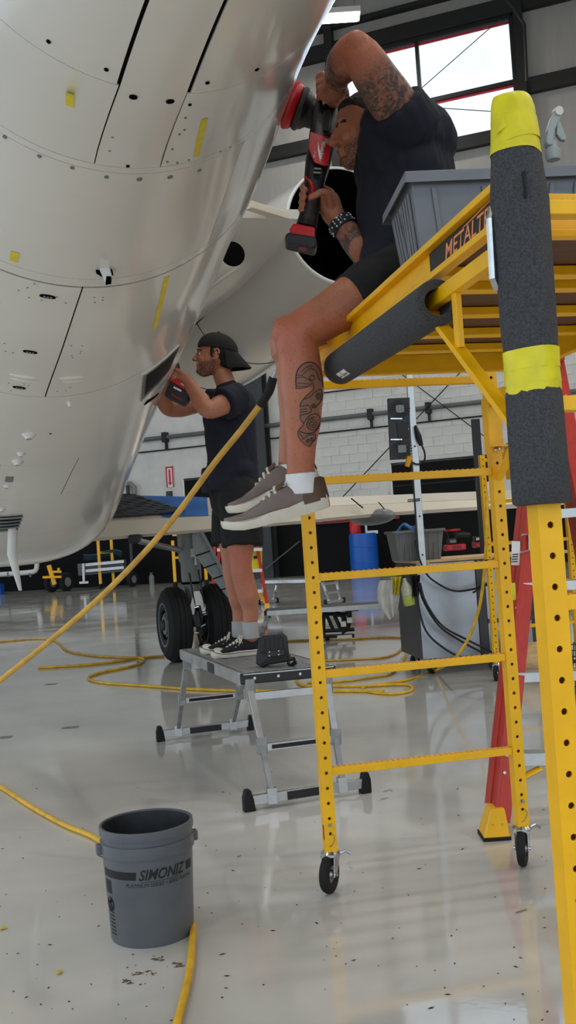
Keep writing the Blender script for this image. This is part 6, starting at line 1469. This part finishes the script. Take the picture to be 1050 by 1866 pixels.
# upper hand on the polisher head
limb(body, [(g(611, 150, 2.915), .031), (g(612, 166, 2.935), .034), (g(610, 178, 2.955), .030)], 16)
body.ell(g(608, 167, 2.935), (.046, .030, .040))
for k in range(4):
    finger(body, [g(600 - k, 150 + k * 11, 2.93), g(590 - k, 136 + k * 13, 2.93), g(581 + k * .5, 139 + k * 12.5, 2.96), g(581 + k * .5, 150 + k * 12, 3.0)], .0108)
finger(body, [g(618, 158, 2.885), g(627, 164, 2.855), g(629, 176, 2.852), g(623, 190, 2.872)], .0140)
# lower arm and hand round the handle
ELF, WRF = g(728, 530, 2.990), g(619, 405, 2.895)
limb(body, [(SHF, .062), (g(745, 400, 3.04), .055), (ELF, .048), (g(690, 488, 2.930), .051), (g(655, 448, 2.885), .043), (WRF, .030), (g(606, 388, 2.885), .033), (g(600, 368, 2.885), .033)], 22)
body.ell(g(598, 372, 2.880), (.030, .026, .040))
for k in range(4):
    finger(body, [g(603 - k * 3, 350 + k * 12, 2.895), g(583 - k * 3, 340 + k * 13, 2.923), g(560 - k * 2, 338 + k * 13.5, 2.912), g(551 - k * 1, 341 + k * 13.5, 2.875), g(557 - k * 1.5, 346 + k * 13, 2.845)], .0105)
finger(body, [g(604, 378, 2.860), g(599, 355, 2.825), g(587, 350, 2.812), g(575, 356, 2.807), g(567, 359, 2.808)], .0118)
LEGP = [(400 + x / 4.375, 640 + y / 4.375) for x, y in ((612, 300), (612, 190), (640, 120), (700, 90), (760, 100), (805, 150), (825, 240), (820, 330), (815, 400), (790, 440), (800, 520), (795, 590), (770, 660), (765, 710), (718, 765), (680, 740), (635, 690), (625, 645), (665, 580), (640, 520), (640, 440), (670, 385), (740, 330), (745, 280))]
UA = [(SHN, EL), (EL, WR_), (ELF, WRF)]
def marks1(co, no):
    r = gq = b_ = 0.0
    d0, t0 = seg_dist(co, SHN, EL); d1, t1 = seg_dist(co, EL, WR_); d2, t2_ = seg_dist(co, WRF, ELF)
    if d0 < .09 and d0 <= d1: r = max(0, min(1, (.88 - t0) / .22)) * min(1, max(0, (t0 + .2) * 4))
    if d1 < .07 and d1 < d0: r = max(r, max(0, min(1, (t1 - .12) / .2)) * (1 if t1 < .97 else .3)); b_ = max(0, .5 - t1) * .7
    if d0 < .09 and t0 > .85: b_ = max(b_, .35)
    if d2 < .075 and t2_ > .03: r = max(r, 1.0 if t2_ > .1 else .5); gq = .75 * min(1, t2_ * 6)
    elif r > .3: gq = .30 * r
    if r == 0:
        dk = (co - g(515, 612, 2.62)).length; b_ = max(b_, .75 * max(0, 1 - dk / .16)); da = seg_dist(co, g(549, 800, 2.66), AN)[0]; b_ = max(b_, .55 * max(0, 1 - da / .09))
        if seg_dist(co, KN, AN)[0] < .08 and no.dot(FWD) < .25 and co.y < 2.72:
            x, y = pix(co)
            if in_poly(x, y, LEGP): gq = .95
    return r, gq, b_, stubble(co, HC, HR, .93)
bo1 = sculpt(body, 'body', MAT['skin_seated'], m1, .0036, 5, marks1)
# leg tattoo: inked strokes laid on the calf
bvh1 = BVHTree.FromPolygons([v.co + ORG[m1.name] for v in bo1.data.vertices], [tuple(p.vertices) for p in bo1.data.polygons])
def skin_at(x, y, off=.0006):
    h = bvh1.ray_cast(CAM, ray(x, y).normalized()); return (h[0] + h[1] * off) if h[0] is not None else None
def stroke(mb, pts, r=.0017):
    q = []
    for p in spline([V((400 + x / 4.375, 640 + y / 4.375, 0)) for x, y in pts], 4):
        s_ = skin_at(p.x, p.y)
        if s_ is not None: q.append(s_)
    if len(q) > 2: mb.tube(q, r, 5, flat=.5)
def circ(x, y, r, n=12, turns=1.0, grow=0.0): return [(x + (r - grow * k) * math.cos(2 * PI * turns * k / n), y + (r - grow * k) * math.sin(2 * PI * turns * k / n)) for k in range(n + 1)]
tt = MB()
for st_ in ([(612, 300), (610, 200), (630, 140), (680, 95), (740, 90), (790, 130), (815, 200), (822, 290)], [(615, 190), (660, 190), (700, 150), (740, 140), (775, 170), (790, 220), (818, 240)], [(615, 215), (660, 205), (710, 225), (740, 250), (700, 285), (620, 300)],
            [(620, 255), (670, 258), (720, 262)], [(618, 280), (660, 283), (700, 282)], circ(738, 212, 20), [(745, 260), (750, 300), (700, 350), (670, 380), (650, 410), (640, 445)], [(670, 385), (720, 365), (760, 330), (800, 305), (815, 320), (818, 370), (800, 410), (780, 430)],
            circ(795, 360, 26), circ(795, 360, 12), [(640, 445), (700, 430), (730, 455), (720, 490), (640, 510)], [(640, 465), (700, 460)], [(640, 485), (700, 480)], circ(752, 435, 22, 16, 1.8, 1.1), [(640, 515), (650, 550), (670, 580), (640, 620), (625, 650), (640, 700), (680, 740), (715, 762)],
            [(670, 580), (710, 520), (760, 500), (795, 520), (800, 570), (780, 620), (740, 650), (690, 655), (640, 640)], circ(740, 580, 52, 26, 2.4, 1.7), [(640, 660), (660, 680), (665, 705)], [(670, 700), (710, 670), (760, 665), (765, 700), (745, 720), (715, 760)], circ(706, 715, 11), circ(737, 704, 11), [(650, 165), (690, 130), (740, 118)], [(700, 545), (720, 530), (760, 525)]):
    stroke(tt, st_ if len(st_) > 2 else [st_[0], ((st_[0][0] + st_[1][0]) / 2, (st_[0][1] + st_[1][1]) / 2), st_[1]])
tt.build('leg_tattoo', MAT['ink_black'], m1, 'black carved-style tattoo on the calf')
# clothes
shirt = MB()
limb(shirt, [(PEL + UZ * .02, .150), (lerp(PEL, CHE, .40), .146), (g(738, 330, 2.86), .142), (CHE + V((.01, 0, .02)), .142), (g(728, 243, 2.86), .116), (g(714, 222, 2.86), .072)], 26)
shirt.ell(g(752, 262, 2.86), (.125, .150, .125)); shirt.ell(g(740, 330, 2.86), (.128, .165, .20))
sleeve(shirt, SHN + (SHN - EL).normalized() * .03, lerp(SHN, EL, .25), .092, .084); shirt.ell(SHN, (.088,) * 3)
shirt.ell(g(711, 272, 2.80), (.092, .085, .125)); shirt.ell(g(716, 226, 2.775), (.092, .080, .075)); sleeve(shirt, SHF, lerp(SHF, g(745, 400, 3.04), .6), .075, .078)
shirt.ell(g(700, 470, 2.86), (.07, .12, .10)); shirt.ell(g(698, 400, 2.86), (.06, .13, .16))
sh1 = sculpt(shirt, 't_shirt', MAT['shirt_navy'], m1, .005, 6, wrinkle=.010)
shorts = MB()
limb(shorts, [(HIPN + V((.02, 0, .0)), .106), (lerp(HIPN, KN, .25), .103)], 24); sleeve(shorts, lerp(HIPN, KN, .1), lerp(HIPN, KN, .545), .105, .090, 26)
limb(shorts, [(HIPF, .106), (lerp(HIPF, KF, .25), .103)], 24); sleeve(shorts, lerp(HIPF, KF, .1), lerp(HIPF, KF, .50), .105, .092, 26)
limb(shorts, [(PEL - UZ * .02, .150), (PEL + UZ * .05, .148)], 24)
sculpt(shorts, 'shorts', MAT['shorts_black'], m1, .006, 5, wrinkle=.008)
# socks and shoes
hd = MB(); sleeve(hd, g(549, 862, 2.668), g(552, 900, 2.67), .0425, .046, 24); sculpt(hd, 'sock', MAT['sock_white'], m1, .004, 3)
hd = MB(); sleeve(hd, g(530, 846, 2.93), g(533, 885, 2.93), .0405, .044, 24); sculpt(hd, 'sock', MAT['sock_white'], m1, .004, 3)
Fn, Un = (-RGT * 193 - UPV * 52 - FWD * 10), (UPV * .96 - RGT * .27)
shoe(m1, g(604, 925, 2.672), Fn, Un, .297, 'slip', 1.05)
shoe(m1, g(585, 872, 2.93), (-RGT * 166 - UPV * 76 - FWD * 8), (UPV * .91 - RGT * .42), .292, 'slip', 1.05)
# hair, beard, eye, brows
hb = MB(); hb.ell(HP(-.018, 0, .048), (.089, .073, .074), HR, 20, 12); hb.ell(HP(-.055, 0, .0), (.051, .061, .056), HR, 16, 10); hb.ell(HP(.042, 0, .080), (.034, .050, .026), HR, 16, 10)
sculpt(hb, 'hair', MAT['hair_dark'], m1, .005, 2)
for k in (-1, 1):
    MB().ell(HP(.0725, k * .030, .006), (.010, .011, .006), HR, 12, 8).build('eye', MAT['eye_white'], m1, smooth=60); MB().ell(HP(.0800, k * .031, .005), (.0035, .0045, .0040), HR, 10, 6).build('pupil', MAT['eye_dark'], m1)
    MB().tube([HP(.093, k * .012, .022), HP(.091, k * .034, .028), HP(.073, k * .054, .022)], .0040, 6).build('eyebrow', MAT['hair_dark'], m1)
# chain bracelet and patterned watch band
bq = [g(593, 134, 2.90), g(600, 142, 2.868), g(609, 149, 2.857), g(618, 154, 2.862), g(626, 154, 2.88)]
br = MB(); 
for p in spline(bq, 5): br.ell(p, (.0042, .0042, .0042), None, 8, 6)
br.build('chain_bracelet', MAT['chrome'], m1)
wdir = (WRF - g(640, 430, 2.88)).normalized(); wc = lerp(WRF, g(655, 448, 2.885), .14)
mat('watch_band', (28, 32, 46), 0.6)
wb = MB().lathe([(.0355, -.016), (.0375, -.014), (.0395, .014), (.0375, .016)], wc, wdir, 28).build('watch_band', MAT['watch_band'], m1, smooth=40)
wu_, wv_, _w = basis(wdir)
for k in range(16):
    a = 2 * PI * k / 16 + .2
    for h_ in (-.008, .002, .010):
        if (k + int(h_ * 1000)) % 3: MB().ell(wc + wdir * h_ + (wu_ * math.cos(a) + wv_ * math.sin(a)) * .0388, (.0028,) * 3, None, 6, 4).build('band_print', MAT['white_print'], wb)
cdn = (CAM - wc).normalized(); cdn = (cdn - wdir * cdn.dot(wdir)).normalized(); cs_ = wdir.cross(cdn)
MB().tube([wc + cdn * .040 + cs_ * x + wdir * y for x, y in ((-.004, -.013), (.010, -.012), (.012, .0), (.010, .012), (-.004, .013))], .0016, 6).build('band_buckle', MAT['chrome'], wb)
# ---------------------------------------------------------------- the polisher in his hands
PY = lambda y: 2.845 + .16 * max(0.0, min(1.0, (420 - y) / 225))
pol = thing('polisher', 'red and black cordless polisher held against the fuselage by the seated man', 'polisher', g(548, 452, 2.845))
axd = (RGT * .935 - UPV * .355 + FWD * .075).normalized(); pcn = g(537, 194, 3.07)
MB().lathe([(0, -.022), (.066, -.022), (.074, -.018), (.075, -.010), (.068, .004), (.060, .010), (0, .010)], pcn, axd, 40).build('foam_pad', MAT['red_plastic'], pol, smooth=40)
hdp = MB().lathe([(0, .010), (.062, .010), (.066, .014), (.066, .026), (.060, .030), (.056, .040), (.046, .050), (.043, .075), (.038, .095), (0, .10)], pcn, axd, 36).build('polisher_head', MAT['black_plastic'], pol, smooth=30)
for r_, h_ in ((.067, .020), (.050, .046)): MB().lathe([(r_ - .003, h_ - .003), (r_, h_ - .002), (r_, h_ + .002), (r_ - .003, h_ + .003)], pcn, axd, 36).build('ring', MAT['black'], hdp)
def loft_px(secs, name, m, parent, e=.6, n=20, smooth=50):
    vs = []; secs = [(*q_[:4], q_[4](q_[1]) if callable(q_[4]) else q_[4]) for q_ in secs]
    for i, (x, y, wp, dp, Y) in enumerate(secs):
        a = secs[max(i - 1, 0)]; b_ = secs[min(i + 1, len(secs) - 1)]; ax = (g(b_[0], b_[1], b_[4]) - g(a[0], a[1], a[4])).normalized(); sd_ = ax.cross(FWD).normalized(); dd = sd_.cross(ax)
        for k in range(n):
            an = 2 * PI * k / n; c, s_ = math.cos(an), math.sin(an); vs.append(g(x, y, Y) + sd_ * (math.copysign(abs(c) ** e, c) * wp * Y / FPX) + dd * (math.copysign(abs(s_) ** e, s_) * dp))
    K = n; return MB().add(vs, [(j * K + i, j * K + (i + 1) % K, (j + 1) * K + (i + 1) % K, (j + 1) * K + i) for j in range(len(secs) - 1) for i in range(K)] + [tuple(range(K))[::-1], tuple(range((len(secs) - 1) * K, len(secs) * K))]).build(name, MAT[m], parent, smooth=smooth)
loft_px([(596, 180, 13, .022, PY), (595, 188, 19, .030, PY), (592, 215, 24, .035, PY), (589, 243, 25, .036, PY), (584, 275, 24.5, .035, PY), (579, 300, 23, .033, PY), (574, 325, 20, .029, PY), (571, 350, 18, .026, PY), (567, 375, 17.5, .025, PY), (561, 402, 18, .026, PY), (557, 420, 20, .030, PY)], 'polisher_body', 'black_plastic', pol)
yf = lambda y, o=0.0: PY(y) - .050 + o
lbl = flat_px([(566, 241), (611, 254), (609, 263), (604, 266), (598, 301), (590, 302), (573, 297), (564, 274), (562, 268)], yf, .006, 'red_label', 'red_plastic', pol, .0015)
tx = (g(590.5, 298, yf(298)) - g(597, 258, yf(258))).normalized(); tyv = (FWD * -1).cross(tx) * 1
lettering('Milwaukee', g(587, 257, yf(257) - .0052), tx, tyv, .0125, MAT['white_print'], lbl, fit=.066, slant=.25, bold=.012)
lettering('FUEL', g(573, 276, yf(276) - .0052), tx, tyv, .005, MAT['white_print'], lbl, fit=.026, slant=.2)
zz = [(580, 258), (582, 271), (579.5, 271), (581, 283), (584, 296), (583, 283), (585, 283)]
MB().add([g(x, y, yf(y) - .0048) for x, y in zz], [(0, 1, 2), (2, 1, 6, 3), (3, 6, 4)]).build('bolt_mark', MAT['white_print'], lbl)
flat_px([(592, 252), (609, 258), (607, 266), (592, 261)], lambda y: yf(y) - .003, .004, 'grey_sticker', 'trigger_grey', lbl, 0)
flat_px([(590, 203), (600, 200), (604, 208), (599, 240), (588, 238)], lambda y: PY(y) - .044, .008, 'grey_panel', 'dark_steel', pol, .002)
for yy in (306, 313): flat_px([(573 - (yy - 306) * .2, yy), (586 - (yy - 306) * .2, yy + 1), (585 - (yy - 306) * .2, yy + 4), (572 - (yy - 306) * .2, yy + 3)], lambda y: PY(y) - .041, .008, 'vent', 'grey_paint', pol, .001)
MB().tube(spline([g(558, 323, PY(323) - .02), g(566, 332, PY(332) - .028), g(570, 345, PY(345) - .030), g(568, 358, PY(358) - .028), g(563, 368, PY(368) - .025)], 5), .0075, 10, flat=.8).build('trigger_guard', MAT['red_plastic'], pol, smooth=60)
flat_px([(535, 413), (574, 421), (574, 441), (527, 434), (528, 424)], 2.845, .075, 'battery_seat', 'red_plastic', pol, .005)
bt_ = flat_px([(525, 430), (575, 438), (578, 452), (573, 461), (520, 448), (519, 438)], 2.845, .080, 'battery', 'black_plastic', pol, .006)
flat_px([(545, 450), (560, 453), (557, 459), (544, 456)], 2.845 - .041, .004, 'battery_mark', 'red_dark', bt_, 0)
for k in range(4): flat_px([(533 + k * 10, 441 + k * 1.4), (536 + k * 10, 441.4 + k * 1.4), (536 + k * 10, 450 + k * 1.4), (533 + k * 10, 449 + k * 1.4)], 2.845 - .041, .004, 'battery_rib', 'black', bt_, 0)
# ================================================================ the standing man
m2 = thing('person', 'man in backwards black cap, navy shirt and black shorts standing on the platform drilling', 'person', fl(440, 1190, PZ))
body = MB(); Y2 = 5.50
def g2(x, y, dy=0.0): return at(x, y, Y2 + dy)
hp2, hn2 = g2(425, 905, .16), g2(437, 905, -.06)
kn2, kf2 = g2(439, 1030, -.10), g2(424, 1030, .12)
an2, af2 = g2(456, 1140, -.08), g2(436, 1138, .14)
limb(body, [(hn2, .095), (lerp(hn2, kn2, .5), .088), (kn2, .060), (g2(445, 1060, -.09), .060), (g2(452, 1085, -.085), .058), (g2(457, 1115, -.08), .042), (an2, .038), (an2 - UZ * .06, .040)], 20)
limb(body, [(hp2, .095), (lerp(hp2, kf2, .5), .086), (kf2, .060), (g2(428, 1060, .12), .058), (g2(434, 1088, .13), .056), (g2(437, 1115, .14), .042), (af2, .038), (af2 - UZ * .06, .040)], 20)
pe2, ch2, nk2 = g2(428, 880, .05), g2(418, 760, .05), g2(414, 706, .05)
limb(body, [(pe2, .13), (lerp(pe2, ch2, .5), .12), (ch2, .125), (g2(418, 725, .05), .10), (nk2, .056), (g2(405, 682, .05), .054)], 22)
HC2 = g2(393, 650, .05); f2_, u2_ = (-RGT * .99 + UPV * .05), (UPV * 1.0 + RGT * .02)
HP2, HR2 = head(body, HC2, f2_, u2_, 1.03)
sn2, el2, wr2 = g2(428, 728, -.15), g2(380, 748, -.26), g2(342, 694, -.20)
limb(body, [(sn2, .064), (lerp(sn2, el2, .5), .056), (el2, .045), (g2(366, 730, -.24), .047), (g2(352, 710, -.22), .038), (wr2, .029), (g2(334, 687, -.19), .032), (g2(326, 684, -.18), .032)], 20)
for k in range(4): finger(body, [g2(328 - k * .5, 678 + k * 4.2, -.19), g2(320 - k, 676 + k * 4.4, -.205), g2(314 - k, 680 + k * 4.3, -.19), g2(315 - k, 684 + k * 4, -.165)], .0095)
finger(body, [g2(334, 682, -.215), g2(328, 676, -.225), g2(321, 673, -.22)], .011)
sf2, ef2 = g2(415, 730, .22), g2(306, 743, .10)
limb(body, [(sf2, .060), (lerp(sf2, ef2, .5), .050), (g2(330, 746, .13), .044), (ef2, .045), (g2(298, 722, .02), .042), (g2(305, 700, -.06), .032), (g2(311, 692, -.10), .030)], 20)
def marks2(co, no):
    dk = (co - g2(428, 1012, -.14)).length; return 0.0, 0.0, .8 * max(0, 1 - dk / .22), stubble(co, HC2, HR2, 1.03)
sculpt(body, 'body', MAT['skin_standing'], m2, .0042, 5, marks2)
shirt = MB()
limb(shirt, [(g2(423, 872, .05), .150), (lerp(pe2, ch2, .45), .142), (ch2, .146), (g2(419, 728, .05), .118), (g2(415, 712, .05), .072)], 26)
sleeve(shirt, g2(419, 850, .05), g2(423, 893, .05), .158, .168, 28); shirt.ell(g2(424, 860, .05), (.150, .17, .12))
shirt.ell(g2(428, 735, .05), (.12, .20, .10)); sleeve(shirt, sn2 + (sn2 - el2).normalized() * .04, lerp(sn2, el2, .42), .084, .088); shirt.ell(sn2, (.084,) * 3); sleeve(shirt, sf2, lerp(sf2, ef2, .33), .080, .080)
sculpt(shirt, 't_shirt', MAT['shirt_navy'], m2, .006, 6, wrinkle=.010)
shorts = MB(); limb(shorts, [(pe2, .150), (g2(430, 905, .05), .152)], 24); shorts.ell(hn2, (.122, .115, .12)); shorts.ell(hp2, (.122, .115, .12)); sleeve(shorts, hn2, g2(442, 995, -.09), .122, .112, 26); sleeve(shorts, hp2, g2(422, 992, .12), .120, .110, 26)
sculpt(shorts, 'shorts', MAT['shorts_black'], m2, .006, 5, wrinkle=.008)
for a_ in (an2, af2):
    hd = MB(); sleeve(hd, a_ + UZ * .02, a_ - UZ * .07, .0425, .046, 22); sculpt(hd, 'sock', MAT['sock_grey'], m2, .004, 3)
fd2 = V((-.93, -.30, 0))
hn_ = fl(470, 1186, PZ); shoe(m2, V((an2.x + .058, an2.y + .02, PZ + .002)), fd2, UZ, .29, 'canvas', 1.05)
shoe(m2, V((af2.x + .058, af2.y + .01, PZ + .002)), V((-.97, -.16, 0)), UZ, .29, 'canvas', 1.05)
hb = MB(); hb.ell(HP2(-.025, 0, .030), (.092, .083, .080), HR2, 20, 12); hb.ell(HP2(-.060, 0, -.018), (.048, .068, .060), HR2, 16, 10)
for k in (-1, 1): hb.ell(HP2(.012, k * .070, .020), (.016, .012, .036), HR2, 12, 8)
sculpt(hb, 'hair', MAT['hair_dark'], m2, .005, 2)
for k in (-1, 1):
    MB().ell(HP2(.080, k * .032, .006), (.011, .013, .010), HR2, 12, 8).build('eye', MAT['eye_white'], m2, smooth=60); MB().ell(HP2(.0895, k * .033, .005), (.004, .006, .006), HR2, 10, 6).build('pupil', MAT['eye_dark'], m2)
    MB().tube([HP2(.095, k * .012, .024), HP2(.094, k * .034, .031), HP2(.076, k * .054, .024)], .005, 6).build('eyebrow', MAT['hair_dark'], m2)
cp2 = MB(); Ku = 26; ring_ = []
for j in range(8):
    a = j / 7 * PI / 2 * .98
    for i in range(Ku):
        b_ = 2 * PI * i / Ku; ring_.append(HP2(-.010 + .112 * math.cos(a) * math.cos(b_), .091 * math.cos(a) * math.sin(b_), .040 + .092 * math.sin(a) - .010 * math.cos(a) * -math.cos(b_) * 1.0))
cp2.add(ring_, [(j * Ku + i, j * Ku + (i + 1) % Ku, (j + 1) * Ku + (i + 1) % Ku, (j + 1) * Ku + i) for j in range(7) for i in range(Ku)] + [tuple(range(Ku))[::-1], tuple(range(7 * Ku, 8 * Ku))])
cap_ = cp2.build('cap', MAT['cap_black'], m2, smooth=60)
def brim(u, v):
    an = lerp(-1.15, 1.15, v); r = u
    p = HP2(-.010 - (.105 + .085 * r * math.cos(an * .8)) * math.cos(an), (.088 + .01 * r) * math.sin(an), .034 - .085 * r - .02 * r * (1 - math.cos(an)))
    return p, (u2_ - f2_)
MB().grid(brim, 6, 14, .004).build('cap_brim', MAT['cap_black'], cap_, smooth=60)
MB().ell(HP2(-.010, 0, .134), (.008, .008, .005)).build('cap_button', MAT['cap_black'], cap_)
# the drill in his hands
DY2 = Y2 - .17
drl = thing('cordless_drill', 'black and red cordless drill held by the standing man at the fuselage edge', 'drill', g2(325, 740, -.17))
loft = lambda *a, **k: loft_px(*a, **k)
bt2 = flat_px([(303, 716), (312, 697), (347, 718), (345, 731), (336, 741), (302, 724)], DY2, .085, 'battery', 'black_plastic', drl, .006)
flat_px([(313, 697), (318, 688), (331, 694), (330, 702), (346, 712), (346, 718)], DY2, .080, 'battery_seat', 'red_plastic', drl, .004)
loft_px([(324, 695, 6, .016, DY2), (322, 684, 5.5, .016, DY2), (321, 672, 7, .02, DY2), (319, 664, 8, .022, DY2)], 'handle', 'black_plastic', drl)
MB().tube([g2(326, 669, -.15), g2(314, 671, -.15), g2(304, 673, -.15)], [.018, .020, .018], 14).build('motor_housing', MAT['black_plastic'], drl, smooth=50)
MB().tube([g2(304, 673, -.15), g2(298, 674, -.15)], [.015, .009], 12).build('chuck', MAT['black_plastic'], drl, smooth=50)
MB().tube([g2(298, 674, -.15), g2(290, 676, -.15)], .004, 8).build('drill_bit', MAT['steel'], drl)
for (a, b_, c, d_), m_ in ((((317, 704), (331, 711), (330, 714), (316, 707)), 'white_print'), (((312, 716), (332, 727), (331, 731), (311, 720)), 'red_dark')):
    flat_px([a, b_, c, d_], DY2 - .044, .003, 'battery_print', m_, bt2, 0)
